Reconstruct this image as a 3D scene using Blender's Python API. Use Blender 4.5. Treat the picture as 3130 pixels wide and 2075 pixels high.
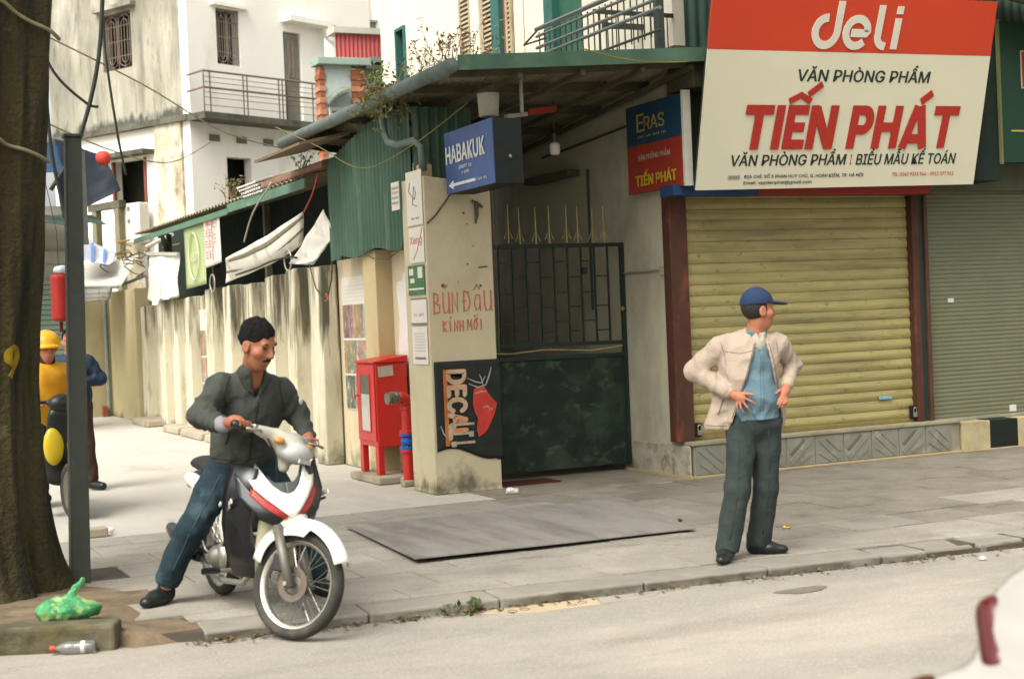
import bpy, bmesh, math, random
import numpy as np
from mathutils import Vector, Matrix
for o in list(bpy.data.objects): bpy.data.objects.remove(o)
R = math.radians
SC = bpy.context.scene
COL = SC.collection
# ------------------------------------------------------------------ camera
YAW, PITCH, ROLL = R(25.2), R(0.938), R(2.4)
cam_d = bpy.data.cameras.new('camera'); cam_d.sensor_width = 36.0; cam_d.lens = 52.0
cam_d.clip_start = 0.05; cam_d.clip_end = 900
cam = bpy.data.objects.new('camera', cam_d); COL.objects.link(cam)
_f = Vector((math.sin(YAW)*math.cos(PITCH), math.cos(YAW)*math.cos(PITCH), -math.sin(PITCH)))
_r = Vector((math.cos(YAW), -math.sin(YAW), 0)); _u = _r.cross(_f)
_r2 = _r*math.cos(ROLL) - _u*math.sin(ROLL); _u2 = _r*math.sin(ROLL) + _u*math.cos(ROLL)
cam.matrix_world = Matrix(((_r2.x,_u2.x,-_f.x,-4.967),(_r2.y,_u2.y,-_f.y,-12.282),(_r2.z,_u2.z,-_f.z,1.58),(0,0,0,1)))
cam_d.dof.use_dof = True; cam_d.dof.focus_distance = 12.5; cam_d.dof.aperture_fstop = 2.6
SC.camera = cam
# ------------------------------------------------------------------ sky, sun, exposure
SUN_EL, SUN_AZ = R(54), R(240)          # veiled sun from the open side of the alley
w = bpy.data.worlds.new('World'); SC.world = w; w.use_nodes = True
_n = w.node_tree.nodes; _l = w.node_tree.links
_bg = _n['Background']; _bg.inputs['Strength'].default_value = 0.15
_sky = _n.new('ShaderNodeTexSky'); _sky.sky_type = 'NISHITA'; _sky.sun_disc = False
_sky.sun_elevation = SUN_EL; _sky.sun_rotation = SUN_AZ
_sky.air_density = 1.0; _sky.dust_density = 6.0; _sky.ozone_density = 0.6
_hs = _n.new('ShaderNodeHueSaturation'); _hs.inputs['Saturation'].default_value = 0.16   # thin overcast
_tn = _n.new('ShaderNodeMix'); _tn.data_type = 'RGBA'; _tn.blend_type = 'MULTIPLY'; _tn.inputs[0].default_value = 1.0
_tn.inputs[7].default_value = (1.0, 0.99, 0.955, 1)      # the veil of cloud is faintly yellow
_l.new(_sky.outputs[0], _hs.inputs['Color']); _l.new(_hs.outputs[0], _tn.inputs[6]); _l.new(_tn.outputs[2], _bg.inputs[0])
sun_d = bpy.data.lights.new('sun', 'SUN'); sun_d.energy = 1.25; sun_d.angle = R(40); sun_d.color = (1.0, 0.955, 0.865)
sun = bpy.data.objects.new('sun', sun_d); COL.objects.link(sun)
_d = Vector((math.sin(SUN_AZ)*math.cos(SUN_EL), math.cos(SUN_AZ)*math.cos(SUN_EL), math.sin(SUN_EL)))
sun.rotation_euler = _d.to_track_quat('Z', 'Y').to_euler(); sun.location = (0, 0, 30)
SC.view_settings.view_transform = 'Standard'; SC.view_settings.look = 'None'
SC.view_settings.gamma = 1.0; SC.view_settings.use_curve_mapping = False
SC.view_settings.exposure = 1.2
SC.render.engine = 'CYCLES'
try:
    SC.cycles.use_denoising = True
    SC.cycles.max_bounces = 6; SC.cycles.diffuse_bounces = 3; SC.cycles.glossy_bounces = 3
    SC.cycles.transmission_bounces = 4; SC.cycles.transparent_max_bounces = 6; SC.cycles.sample_clamp_indirect = 8
except Exception: pass
# ------------------------------------------------------------------ helpers: colours and materials
def hx(h):
    c = [int(h[i:i+2], 16)/255 for i in (0, 2, 4)]
    return tuple((x/12.92 if x <= .04045 else ((x+.055)/1.055)**2.4) for x in c) + (1,)
def mul(c, k): return tuple(min(1, x*k) for x in c[:3]) + (1,)
def pm(name, base, var=.12, scale=5, rough=.8, bump=.15, bscale=60, bdist=.01, metal=0, spec=.3, stains=(), obj=False, sv=None, coat=0, alpha=1, trans=0, hue=0, fine=.05):
    """procedural surface: base colour with two scales of mottling, stain layers and fine relief"""
    m = bpy.data.materials.new(name); m.use_nodes = True
    nt = m.node_tree; n = nt.nodes; l = nt.links; b = n['Principled BSDF']
    if isinstance(base, str): base = hx(base)
    if obj:
        tc = n.new('ShaderNodeTexCoord'); co = tc.outputs['Object']
    else:
        g = n.new('ShaderNodeNewGeometry'); co = g.outputs['Position']
    sep = n.new('ShaderNodeSeparateXYZ'); l.new(co, sep.inputs[0])
    def noise(sc, vec=None, det=5, ro=.6, off=0):
        t = n.new('ShaderNodeTexNoise'); t.inputs['Scale'].default_value = sc; t.inputs['Detail'].default_value = det; t.inputs['Roughness'].default_value = ro
        mp = n.new('ShaderNodeMapping'); l.new(co, mp.inputs[0]); mp.inputs['Location'].default_value = (off, off*1.7, off*.6)
        if vec: mp.inputs['Scale'].default_value = vec
        l.new(mp.outputs[0], t.inputs['Vector']); return t.outputs[0]
    def maprange(src, a, c, d=0., e=1.):
        r = n.new('ShaderNodeMapRange'); r.clamp = True
        for i, v in zip((1, 2, 3, 4), (a, c, d, e)): r.inputs[i].default_value = v
        l.new(src, r.inputs[0]); return r.outputs[0]
    def mix(fac, a, c):
        x = n.new('ShaderNodeMix'); x.data_type = 'RGBA'; x.clamp_factor = True
        if hasattr(fac, 'is_linked'): l.new(fac, x.inputs[0])
        else: x.inputs[0].default_value = fac
        for s, v in ((x.inputs[6], a), (x.inputs[7], c)):
            if hasattr(v, 'is_linked'): l.new(v, s)
            else: s.default_value = v
        return x.outputs[2]
    def mathn(op, a, c):
        x = n.new('ShaderNodeMath'); x.operation = op
        for s, v in ((x.inputs[0], a), (x.inputs[1], c)):
            if hasattr(v, 'is_linked'): l.new(v, s)
            else: s.default_value = v
        return x.outputs[0]
    col = mix(maprange(noise(scale, sv), .3, .7), mul(base, 1-var), mul(base, 1+var*.7))
    if fine: col = mix(maprange(noise(scale*14, sv, 3, .7, 3), .25, .75), mix(fine*2.2, col, mul(base, .45)), col)
    for k, s in enumerate(stains):
        # (colour, scale, vec, lo, hi, strength, zmask|None)   zmask = (z at 0, z at 1)
        sc, ss, vec, lo, hi, st = s[:6]
        f = maprange(noise(ss, vec, 6, .62, 11.3*(k+1)), lo, hi, 0, st)
        if len(s) > 6 and s[6]:
            zm = maprange(sep.outputs[2], s[6][0], s[6][1])
            # the mask lowers the threshold, so stains end raggedly
            f = maprange(mathn('ADD', noise(ss, vec, 6, .62, 11.3*(k+1)), mathn('MULTIPLY', mathn('SUBTRACT', zm, 1.0), .55)), lo, hi, 0, st)
        col = mix(f, col, hx(sc) if isinstance(sc, str) else sc)
    l.new(col, b.inputs['Base Color'])
    rr = maprange(noise(scale*3, None, 3, .5, 7), .2, .8, max(.02, rough-.1), min(1, rough+.1)); l.new(rr, b.inputs['Roughness'])
    b.inputs['Metallic'].default_value = metal; b.inputs['Specular IOR Level'].default_value = spec
    b.inputs['Coat Weight'].default_value = coat
    if trans: b.inputs['Transmission Weight'].default_value = trans
    b.inputs['Alpha'].default_value = alpha
    if bump:
        bp = n.new('ShaderNodeBump'); bp.inputs['Strength'].default_value = bump; bp.inputs['Distance'].default_value = bdist
        l.new(noise(bscale, None, 4, .65, 5), bp.inputs['Height']); l.new(bp.outputs[0], b.inputs['Normal'])
    return m
MATS = {}
def M(name, *a, **k):
    if name not in MATS: MATS[name] = pm(name, *a, **k)
    return MATS[name]
# ------------------------------------------------------------------ helpers: objects
ROOTS = {}
def tag(o, label=None, cat=None, group=None, kind=None):
    if label: o['label'] = label
    if cat: o['category'] = cat
    if group: o['group'] = group
    if kind: o['kind'] = kind
    return o
def thing(name, label, cat, loc=(0, 0, 0), rz=0., group=None, rot=None):
    o = bpy.data.objects.new(name, None); COL.objects.link(o); o.empty_display_size = .1
    o.location = loc; o.rotation_euler = rot if rot else (0, 0, rz)
    ROOTS[o.name] = (Vector(loc), Matrix.Rotation(-rz, 3, 'Z'))
    return tag(o, label, cat, group)
def rootof(o):
    while o is not None and o.parent is not None: o = o.parent
    return o
def V(*a): return Vector(a if len(a) > 1 else a[0])
def frame_of(d, up=Vector((0, 0, 1))):
    d = d.normalized()
    if abs(d.dot(up)) > .98: up = Vector((1, 0, 0))
    s = d.cross(up).normalized(); u = s.cross(d).normalized(); return s, u
class MB:
    """collects polygons for ONE mesh object"""
    def __init__(s, T=None): s.v = []; s.f = []; s.T = T
    def add(s, vs, fs):
        k = len(s.v)
        s.v += [(s.T @ Vector(v)) if s.T is not None else Vector(v) for v in vs]
        s.f += [tuple(k+i for i in f) for f in fs]; return s
    def hexa(s, p): return s.add(p, [(0,3,2,1),(4,5,6,7),(0,1,5,4),(1,2,6,5),(2,3,7,6),(3,0,4,7)])
    def box(s, x0, x1, y0, y1, z0, z1):
        return s.hexa([(x0,y0,z0),(x1,y0,z0),(x1,y1,z0),(x0,y1,z0),(x0,y0,z1),(x1,y0,z1),(x1,y1,z1),(x0,y1,z1)])
    def obox(s, c, a, b, d):
        c, a, b, d = Vector(c), Vector(a), Vector(b), Vector(d)
        return s.hexa([c-a-b-d, c+a-b-d, c+a+b-d, c-a+b-d, c-a-b+d, c+a-b+d, c+a+b+d, c-a+b+d])
    def beam(s, p, q, w, h, up=(0, 0, 1)):
        p, q = Vector(p), Vector(q); sd, u = frame_of(q-p, Vector(up))
        return s.obox((p+q)/2, sd*w/2, u*h/2, (p-q)/2)
    def cyl(s, p, q, r0, r1=None, n=12, cap=True):
        p, q = Vector(p), Vector(q); r1 = r0 if r1 is None else r1; sd, u = frame_of(q-p)
        vs = [c + (sd*math.cos(2*math.pi*i/n)+u*math.sin(2*math.pi*i/n))*r for c, r in ((p, r0), (q, r1)) for i in range(n)]
        fs = [(i, (i+1) % n, n+(i+1) % n, n+i) for i in range(n)]
        if cap: fs += [tuple(range(n-1, -1, -1)), tuple(range(n, 2*n))]
        return s.add(vs, fs)
    def tube(s, pts, r, n=6, closed=False, flat=1.):
        pts = [Vector(p) for p in pts]; m = len(pts); rs = r if isinstance(r, (list, tuple)) else [r]*m
        vs = []; pu = None
        for i, p in enumerate(pts):
            if closed: d = pts[(i+1) % m]-pts[i-1]
            else: d = pts[min(i+1, m-1)]-pts[max(i-1, 0)]
            d.normalize()
            if pu is None: sd, u = frame_of(d)
            else:
                u = pu-d*pu.dot(d)
                if u.length < 1e-5: sd, u = frame_of(d)
                u.normalize(); sd = d.cross(u)
            pu = u
            vs += [p+(sd*math.cos(2*math.pi*k/n)*flat+u*math.sin(2*math.pi*k/n))*rs[i] for k in range(n)]
        fs = []
        for i in range(m if closed else m-1):
            a, b = i*n, ((i+1) % m)*n
            fs += [(a+k, a+(k+1) % n, b+(k+1) % n, b+k) for k in range(n)]
        if not closed: fs += [tuple(range(n-1, -1, -1)), tuple((m-1)*n+k for k in range(n))]
        return s.add(vs, fs)
    def lathe(s, o, ax, prof, n=24):
        """prof: (radius, height along ax)"""
        o, ax = Vector(o), Vector(ax).normalized(); sd, u = frame_of(ax); vs = []; m = len(prof)
        for r, h in prof:
            vs += [o+ax*h+(sd*math.cos(2*math.pi*k/n)+u*math.sin(2*math.pi*k/n))*max(r, 1e-4) for k in range(n)]
        fs = [(i*n+k, i*n+(k+1) % n, (i+1)*n+(k+1) % n, (i+1)*n+k) for i in range(m-1) for k in range(n)]
        return s.add(vs, fs)
    def prism(s, poly, o, ex, ey, t):
        o, ex, ey, t = Vector(o), Vector(ex), Vector(ey), Vector(t); n = len(poly)
        vs = [o+ex*a+ey*b for a, b in poly]+[o+ex*a+ey*b+t for a, b in poly]
        return s.add(vs, [tuple(range(n-1, -1, -1)), tuple(range(n, 2*n))]+[(i, (i+1) % n, n+(i+1) % n, n+i) for i in range(n)])
    def sheet(s, fn, nu, nv, t):
        """closed sheet: fn(u,v) -> point, thickness vector t (or None for an open sheet)"""
        P = [Vector(fn(i/nu, j/nv)) for i in range(nu+1) for j in range(nv+1)]; m = len(P); w = nv+1
        q = [(i*w+j, (i+1)*w+j, (i+1)*w+j+1, i*w+j+1) for i in range(nu) for j in range(nv)]
        if t is None: return s.add(P, q)
        t = Vector(t); vs = P+[p+t for p in P]
        fs = [f[::-1] for f in q]+[tuple(m+k for k in f) for f in q]
        for i in range(nu): fs += [(i*w, (i+1)*w, m+(i+1)*w, m+i*w), (m+i*w+nv, m+(i+1)*w+nv, (i+1)*w+nv, i*w+nv)]
        for j in range(nv): fs += [(j+1, j, m+j, m+j+1), (nu*w+j, nu*w+j+1, m+nu*w+j+1, m+nu*w+j)]
        return s.add(vs, fs)
    def build(s, name, mat, parent=None, smooth=False, bevel=0, local=False, auto=None, solid=0, sub=0):
        me = bpy.data.meshes.new(name)
        vs = s.v
        r = rootof(parent)
        if r is not None and not local and r.name in ROOTS:
            lo, mi = ROOTS[r.name]; vs = [mi @ (v-lo) for v in vs]
        me.from_pydata([tuple(v) for v in vs], [], s.f); me.validate(); me.update()
        bm = bmesh.new(); bm.from_mesh(me); bmesh.ops.recalc_face_normals(bm, faces=bm.faces); bm.to_mesh(me); bm.free()
        if mat: me.materials.append(mat)
        o = bpy.data.objects.new(name, me); COL.objects.link(o); o.parent = parent
        if smooth: me.polygons.foreach_set('use_smooth', [True]*len(me.polygons))
        if solid:
            so = o.modifiers.new('solid', 'SOLIDIFY'); so.thickness = solid; so.offset = 0
        if sub:
            su = o.modifiers.new('sub', 'SUBSURF'); su.levels = su.render_levels = sub
        if bevel:
            b = o.modifiers.new('bevel', 'BEVEL'); b.width = bevel; b.segments = 2; b.limit_method = 'ANGLE'
        return o
def copy_to(o, parent, loc=None, rot=None, scale=None, name=None):
    c = o.copy(); COL.objects.link(c); c.parent = parent
    if name: c.name = name
    if loc is not None: c.location = loc
    if rot is not None: c.rotation_euler = rot
    if scale is not None: c.scale = scale
    return c
def struct(o): return tag(o, kind='structure')
def wave(seed):
    rnd = random.Random(seed); ks = [(rnd.uniform(-1, 1), rnd.uniform(-1, 1), rnd.uniform(-1, 1), rnd.uniform(0, 6.3)) for _ in range(5)]
    return lambda x, y, z=0, f=1.: sum(math.sin(f*(a*x+b*y+c*z)*(1+.6*i)+d)/(1+.5*i) for i, (a, b, c, d) in enumerate(ks))/2.6
# ------------------------------------------------------------------ helpers: lettering
FONTS = {}
def font(f):
    # the typefaces that ship with Blender itself (the plain built-in face lacks Vietnamese letters)
    if f not in FONTS:
        try: FONTS[f] = bpy.data.fonts.load(bpy.utils.system_resource('DATAFILES')+'/fonts/'+f)
        except Exception: FONTS[f] = None
    return FONTS[f]
def text_mesh(s, w, h, bold=0., shear=0., ext=.002, spacing=1.0, res=3, face='Inter.woff2'):
    cu = bpy.data.curves.new('t', 'FONT'); cu.body = s
    if font(face): cu.font = font(face)
    cu.offset = min(bold, 0); cu.shear = shear; cu.extrude = .01; cu.space_character = spacing; cu.resolution_u = res
    ob = bpy.data.objects.new('t', cu); COL.objects.link(ob)
    dg = bpy.context.evaluated_depsgraph_get(); dg.update()
    me = bpy.data.meshes.new_from_object(ob.evaluated_get(dg)); bpy.data.objects.remove(ob); bpy.data.curves.remove(cu)
    n = len(me.vertices); co = np.empty(n*3); me.vertices.foreach_get('co', co); co = co.reshape(-1, 3)
    if bold > 0:                      # heavier strokes: copies of the outline set side by side, each a hair above the last
        polys = [tuple(p.vertices) for p in me.polygons]; vs = []; fs = []
        for i, (dx, dy) in enumerate(((-1, 0), (1, 0), (0, .7), (0, -.7), (-.6, .5), (.6, -.5))):
            vs.append(co+np.array([dx*bold, dy*bold, .0012*i])); fs += [tuple(k+i*n for k in p) for p in polys]
        bpy.data.meshes.remove(me); me = bpy.data.meshes.new('t'); co = np.concatenate(vs); me.from_pydata(co.tolist(), [], fs); me.update(); n = len(co)
    mn, mx = co.min(0), co.max(0); sc = (mx-mn); sc[sc == 0] = 1
    co = (co-mn)/sc*np.array([w, h, ext]); me.vertices.foreach_set('co', co.ravel()); me.update(); return me
def lettering(s, parent, o, ex, ey, x, y, w, h, mat, name='lettering', **k):
    """text whose box starts at (x,y) on the plane o + ex*x + ey*y, in world coordinates"""
    me = text_mesh(s, w, h, **k); me.name = name
    ex, ey = Vector(ex).normalized(), Vector(ey).normalized(); ez = ex.cross(ey); P = Vector(o)+ex*x+ey*y
    n = len(me.vertices); co = np.empty(n*3); me.vertices.foreach_get('co', co); co = co.reshape(-1, 3)
    A = np.array([ex, ey, ez]); wco = co @ A + np.array(P)
    r = rootof(parent)
    lo, mi = ROOTS[r.name]; wco = (wco-np.array(lo)) @ np.array(mi).T
    me.vertices.foreach_set('co', wco.ravel()); me.update(); me.materials.append(mat)
    ob = bpy.data.objects.new(name, me); COL.objects.link(ob); ob.parent = parent; return ob
def faux(s, parent, o, ex, ey, x, y, w, h, mat, name='print_word', seed=1, **k):
    """print too small or blurred to read in the photograph: one patch of short strokes per word"""
    rn = random.Random(len(s)*7+seed); ex, ey = Vector(ex).normalized(), Vector(ey).normalized(); ez = ex.cross(ey); words = s.split(' '); tot = len(s); cx = 0; O = Vector(o)
    for wd in words:
        b = MB(); n = max(1, len(wd)); ww = w*n/tot
        for i in range(n):
            p = O+ex*(x+w*cx/tot+ww*(i+.5)/n)+ey*(y+h*.5); b.obox(p+ez*.0006, ex*ww/n*.14, ey*h*rn.uniform(.34, .5), ez*.0006); b.obox(p+ex*ww/n*.1+ey*h*rn.choice((-.36, 0, .36))+ez*.0006, ex*ww/n*.30, ey*h*.10, ez*.0005)
        b.build(name, mat, parent); cx += n+1
# ------------------------------------------------------------------ helpers: smooth bodies from distance fields
class Field:
    def __init__(s, lo, hi, h):
        s.h = h; s.lo = np.array(lo, float); n = np.ceil((np.array(hi)-s.lo)/h).astype(int)+1
        s.ax = [s.lo[i]+h*np.arange(n[i]) for i in range(3)]; s.F = np.full(n, 9.0)
    def _sub(s, lo, hi, mg):
        sl = []
        for i in range(3):
            a = max(0, int((lo[i]-mg-s.lo[i])/s.h)); b = min(len(s.ax[i]), int((hi[i]+mg-s.lo[i])/s.h)+2)
            if b <= a: return None, None
            sl.append(slice(a, b))
        g = np.meshgrid(*[s.ax[i][sl[i]] for i in range(3)], indexing='ij')
        return tuple(sl), g
    def _put(s, sl, d, k, neg):
        A = s.F[sl]
        if neg:
            d = -d; hh = np.clip(.5-.5*(A-d)/k, 0, 1); s.F[sl] = A*(1-hh)+d*hh+k*hh*(1-hh)
        else:
            hh = np.clip(.5+.5*(d-A)/k, 0, 1); s.F[sl] = d*(1-hh)+A*hh-k*hh*(1-hh)
    def cone(s, a, b, ra, rb=None, k=.02, sq=None, rip=None, neg=False):
        """tapered capsule; sq=(sx,sy,sz) squashes it; rip=(amp,freq,phase) puts cloth folds round it"""
        rb = ra if rb is None else rb; a, b = np.array(a, float), np.array(b, float); R_ = max(ra, rb)*(max(sq) if sq else 1)
        sl, g = s._sub(np.minimum(a, b)-R_, np.maximum(a, b)+R_, k+.03)
        if sl is None: return s
        m = (a+b)/2; q = sq or (1, 1, 1); P = [(g[i]-m[i])/q[i] for i in range(3)]; A = (a-m)/q; B = (b-m)/q
        ab = B-A; L = max(ab@ab, 1e-9); t = np.clip(sum((P[i]-A[i])*ab[i] for i in range(3))/L, 0, 1)
        d = np.sqrt(sum((P[i]-A[i]-t*ab[i])**2 for i in range(3)))-(ra+(rb-ra)*t)
        d = d*min(q)
        if rip: d = d-rip[0]*(1-2*np.abs(np.sin(.5*(rip[1]*t*math.sqrt(L)+rip[2]+3*(P[0]*7+P[1]*5+P[2]*3)+1.3*np.sin(25*P[0]+11*P[1])))))
        s._put(sl, d, k, neg); return s
    def ell(s, c, r, k=.02, rot=None, neg=False):
        c, r = np.array(c, float), np.array(r, float); R_ = r.max()
        sl, g = s._sub(c-R_, c+R_, k+.03)
        if sl is None: return s
        P = np.stack([g[i]-c[i] for i in range(3)], -1)
        if rot is not None: P = P @ np.array(rot)           # columns = local axes in world
        q = P/r; l1 = np.sqrt((q*q).sum(-1)); l2 = np.sqrt(((q/r)**2).sum(-1))+1e-9
        s._put(sl, l1*(l1-1)/l2, k, neg); return s
    def box(s, c, hs, rad=.01, k=.01, rot=None, neg=False):
        c, hs = np.array(c, float), np.array(hs, float); R_ = np.linalg.norm(hs)+rad
        sl, g = s._sub(c-R_, c+R_, k+.03)
        if sl is None: return s
        P = np.stack([g[i]-c[i] for i in range(3)], -1)
        if rot is not None: P = P @ np.array(rot)
        q = np.abs(P)-(hs-rad); d = np.sqrt((np.maximum(q, 0)**2).sum(-1))+np.minimum(q.max(-1), 0)-rad
        s._put(sl, d, k, neg); return s
    def plane(s, p, n, k=.004):
        """cut away everything on the side the normal points to"""
        n = np.array(n, float); n /= np.linalg.norm(n); g = np.meshgrid(*s.ax, indexing='ij')
        s._put((slice(None),)*3, -sum((g[i]-p[i])*n[i] for i in range(3)), k, True); return s
    def wedge(s, planes, k=.004):
        """remove the region behind all the given planes (point, outward normal)"""
        g = np.meshgrid(*s.ax, indexing='ij'); d = None
        for p, n in planes:
            n = np.array(n, float); n /= np.linalg.norm(n); e = sum((g[i]-p[i])*n[i] for i in range(3)); d = e if d is None else np.maximum(d, e)
        s._put((slice(None),)*3, d, k, True); return s
    def creases(s, amp, freq, seed=0, vec=(1, 1, 1)):
        rnd = np.random.RandomState(seed); g = np.meshgrid(*s.ax, indexing='ij'); n = 0
        for i in range(5):
            d = rnd.normal(size=3)*np.array(vec); d /= np.linalg.norm(d); f = freq*(.55+.3*i)
            w = np.clip(np.sin(f*.23*(g[0]*d[1]+g[1]*d[2]+g[2]*d[0])+rnd.rand()*6.3)+.25, 0, 1)
            n = n+w*(1-2*np.abs(np.sin(.5*(f*(g[0]*d[0]+g[1]*d[1]+g[2]*d[2])+rnd.rand()*6.3+1.6*np.sin(f*.35*(g[0]*d[2]-g[2]*d[0]+g[1]))))))/(1+.35*i)
        s.F = s.F-amp*n; return s
    def shell(s, t):
        s.F = np.abs(s.F)-t; return s
    def folds(s, amp, freq, seed=0, vec=(1, 1, 1)):
        rnd = np.random.RandomState(seed); g = np.meshgrid(*s.ax, indexing='ij'); n = 0
        for i in range(6):
            d = rnd.normal(size=3)*np.array(vec); d /= np.linalg.norm(d); f = freq*(.6+.25*i)
            n = n+np.sin(f*(g[0]*d[0]+g[1]*d[1]+g[2]*d[2])+rnd.rand()*6.3+1.2*np.sin(f*.4*(g[0]*d[2]-g[2]*d[0]+g[1])))/(1+.4*i)
        s.F = s.F+amp*n; return s
    def mesh(s, name, mat, parent=None, rel=1):
        F = s.F; ins = F < 0; h = s.h; nx, ny, nz = [k-1 for k in F.shape]
        cnt = np.zeros((nx, ny, nz), np.int8)
        for dx in (0, 1):
            for dy in (0, 1):
                for dz in (0, 1): cnt += ins[dx:nx+dx, dy:ny+dy, dz:nz+dz]
        act = (cnt > 0) & (cnt < 8); idx = np.full(act.shape, -1, int); I = np.argwhere(act); idx[act] = np.arange(len(I))
        acc = np.zeros((len(I), 3)); num = np.zeros(len(I))
        cor = [(a, b, c) for a in (0, 1) for b in (0, 1) for c in (0, 1)]
        for c0 in cor:
            for ax in range(3):
                if c0[ax] == 0:
                    c1 = list(c0); c1[ax] = 1
                    f0 = F[I[:, 0]+c0[0], I[:, 1]+c0[1], I[:, 2]+c0[2]]; f1 = F[I[:, 0]+c1[0], I[:, 1]+c1[1], I[:, 2]+c1[2]]
                    cr = (f0 < 0) != (f1 < 0); t = np.where(cr, f0/np.where(cr, f0-f1, 1), 0)
                    p = np.array(c0, float)[None, :].repeat(len(I), 0); p[:, ax] += t
                    acc += p*cr[:, None]; num += cr
        v = s.lo+(I+acc/np.maximum(num, 1)[:, None])*h; faces = []
        for ax in range(3):
            o1, o2 = (ax+1) % 3, (ax+2) % 3
            A = [slice(0, -1)]*3; B = [slice(0, -1)]*3; A[ax] = slice(0, -1); B[ax] = slice(1, None)
            sA = [slice(None)]*3; sB = [slice(None)]*3; sA[ax] = slice(0, F.shape[ax]-1); sB[ax] = slice(1, F.shape[ax])
            ch = ins[tuple(sA)] != ins[tuple(sB)]
            E_ = np.argwhere(ch); ok = (E_[:, o1] > 0) & (E_[:, o2] > 0) & (E_[:, o1] < act.shape[o1]) & (E_[:, o2] < act.shape[o2]) & (E_[:, ax] < act.shape[ax]); E_ = E_[ok]
            def cell(d1, d2):
                q = E_.copy(); q[:, o1] += d1; q[:, o2] += d2; return idx[q[:, 0], q[:, 1], q[:, 2]]
            qd = np.stack([cell(-1, -1), cell(0, -1), cell(0, 0), cell(-1, 0)], 1)
            fl = ins[E_[:, 0], E_[:, 1], E_[:, 2]]; qd[~fl] = qd[~fl][:, ::-1]; faces.append(qd)
        q = np.concatenate(faces); q = q[(q >= 0).all(1)]
        for _ in range(rel):           # one light relaxation pass
            sm = np.zeros_like(v); c_ = np.zeros(len(v))
            for a, b in ((0, 1), (1, 2), (2, 3), (3, 0)):
                np.add.at(sm, q[:, a], v[q[:, b]]); np.add.at(c_, q[:, a], 1); np.add.at(sm, q[:, b], v[q[:, a]]); np.add.at(c_, q[:, b], 1)
            v = v*.5+.5*sm/np.maximum(c_, 1)[:, None]
        me = bpy.data.meshes.new(name); me.from_pydata(v.tolist(), [], q.tolist()); me.update()
        me.polygons.foreach_set('use_smooth', [True]*len(me.polygons))
        if mat: me.materials.append(mat)
        o = bpy.data.objects.new(name, me); COL.objects.link(o); o.parent = parent; return o
def basis(fwd, up=(0, 0, 1)):
    """columns: right, forward, up"""
    f = np.array(fwd, float); f /= np.linalg.norm(f); u = np.array(up, float); r = np.cross(f, u); r /= np.linalg.norm(r); u = np.cross(r, f)
    return np.stack([r, f, u], 1)
# ------------------------------------------------------------------ ground, road, kerb, pavement
def kerb_y(x): return -4.62-.083*(x+3.0)
m_road = M('dusty_asphalt', '8a857b', var=.10, scale=1.3, rough=.92, bump=.35, bscale=140, bdist=.006, fine=.10,
           stains=[('a89c8c', .5, (1, 2.4, 1), .46, .72, .65), ('5c574e', .8, (.5, 2.2, 1), .56, .76, .45), ('56524a', 75, None, .50, .64, .40), ('b5ada0', 60, None, .56, .66, .35)])
road = struct(MB().sheet(lambda u, v: (-160+320*u, -160+330*v, -.06), 8, 8, None).build('road', m_road))
patch = MB().prism([(.16*math.cos(a)*(1+.25*math.sin(3*a)), .085*math.sin(a)*(1+.2*math.sin(2*a+1))) for a in [2*math.pi*i/22 for i in range(22)]], (.07, -5.34, -.0575), (1, -.05, 0), (.05, 1, 0), (0, 0, .0015))
patch.build('asphalt_patch', M('tar_patch', '6a6256', var=.2, scale=9, rough=.9, bump=.3), road)
m_side = M('pavement_bed', '4a453a', var=.2, scale=5, rough=.95, bump=.4, bscale=90)
side = struct(MB().prism([(-14, -.63), (-6.3, -3.2), (-3.66, -4.36), (-3.2, -4.56), (14, kerb_y(14)+.12), (14, -.62)], (0, 0, -.3), (1, 0, 0), (0, 1, 0), (0, 0, .29)).build('sidewalk', m_side))
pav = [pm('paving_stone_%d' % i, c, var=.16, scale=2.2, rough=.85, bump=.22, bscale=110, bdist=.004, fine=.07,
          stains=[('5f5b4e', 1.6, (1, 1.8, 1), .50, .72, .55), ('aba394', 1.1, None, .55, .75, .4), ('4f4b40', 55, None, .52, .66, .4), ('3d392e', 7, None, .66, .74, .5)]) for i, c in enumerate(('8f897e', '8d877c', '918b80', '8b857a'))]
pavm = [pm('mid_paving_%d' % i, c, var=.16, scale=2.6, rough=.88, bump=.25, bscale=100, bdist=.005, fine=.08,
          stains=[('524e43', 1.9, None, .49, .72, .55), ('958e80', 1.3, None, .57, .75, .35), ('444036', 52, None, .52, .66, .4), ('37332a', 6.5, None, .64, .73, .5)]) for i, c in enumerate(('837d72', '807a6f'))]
pavd = [pm('shaded_dirty_paving_%d' % i, c, var=.16, scale=3, rough=.88, bump=.3, bscale=90, bdist=.005, fine=.09,
          stains=[('4a473c', 2.2, None, .48, .72, .55), ('857e70', 1.5, None, .58, .75, .35), ('3b382f', 50, None, .52, .66, .4), ('322f26', 6, None, .62, .72, .6)]) for i, c in enumerate(('777165', '746e62', '7a7468'))]  # darkest slabs: dirt plus the shade of the shop side, held in their colour
rnd = random.Random(4)
rows = [-.63, -1.12, -1.62, -2.11, -2.61, -3.1, -3.6, -4.09, None]
W = .62
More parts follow.
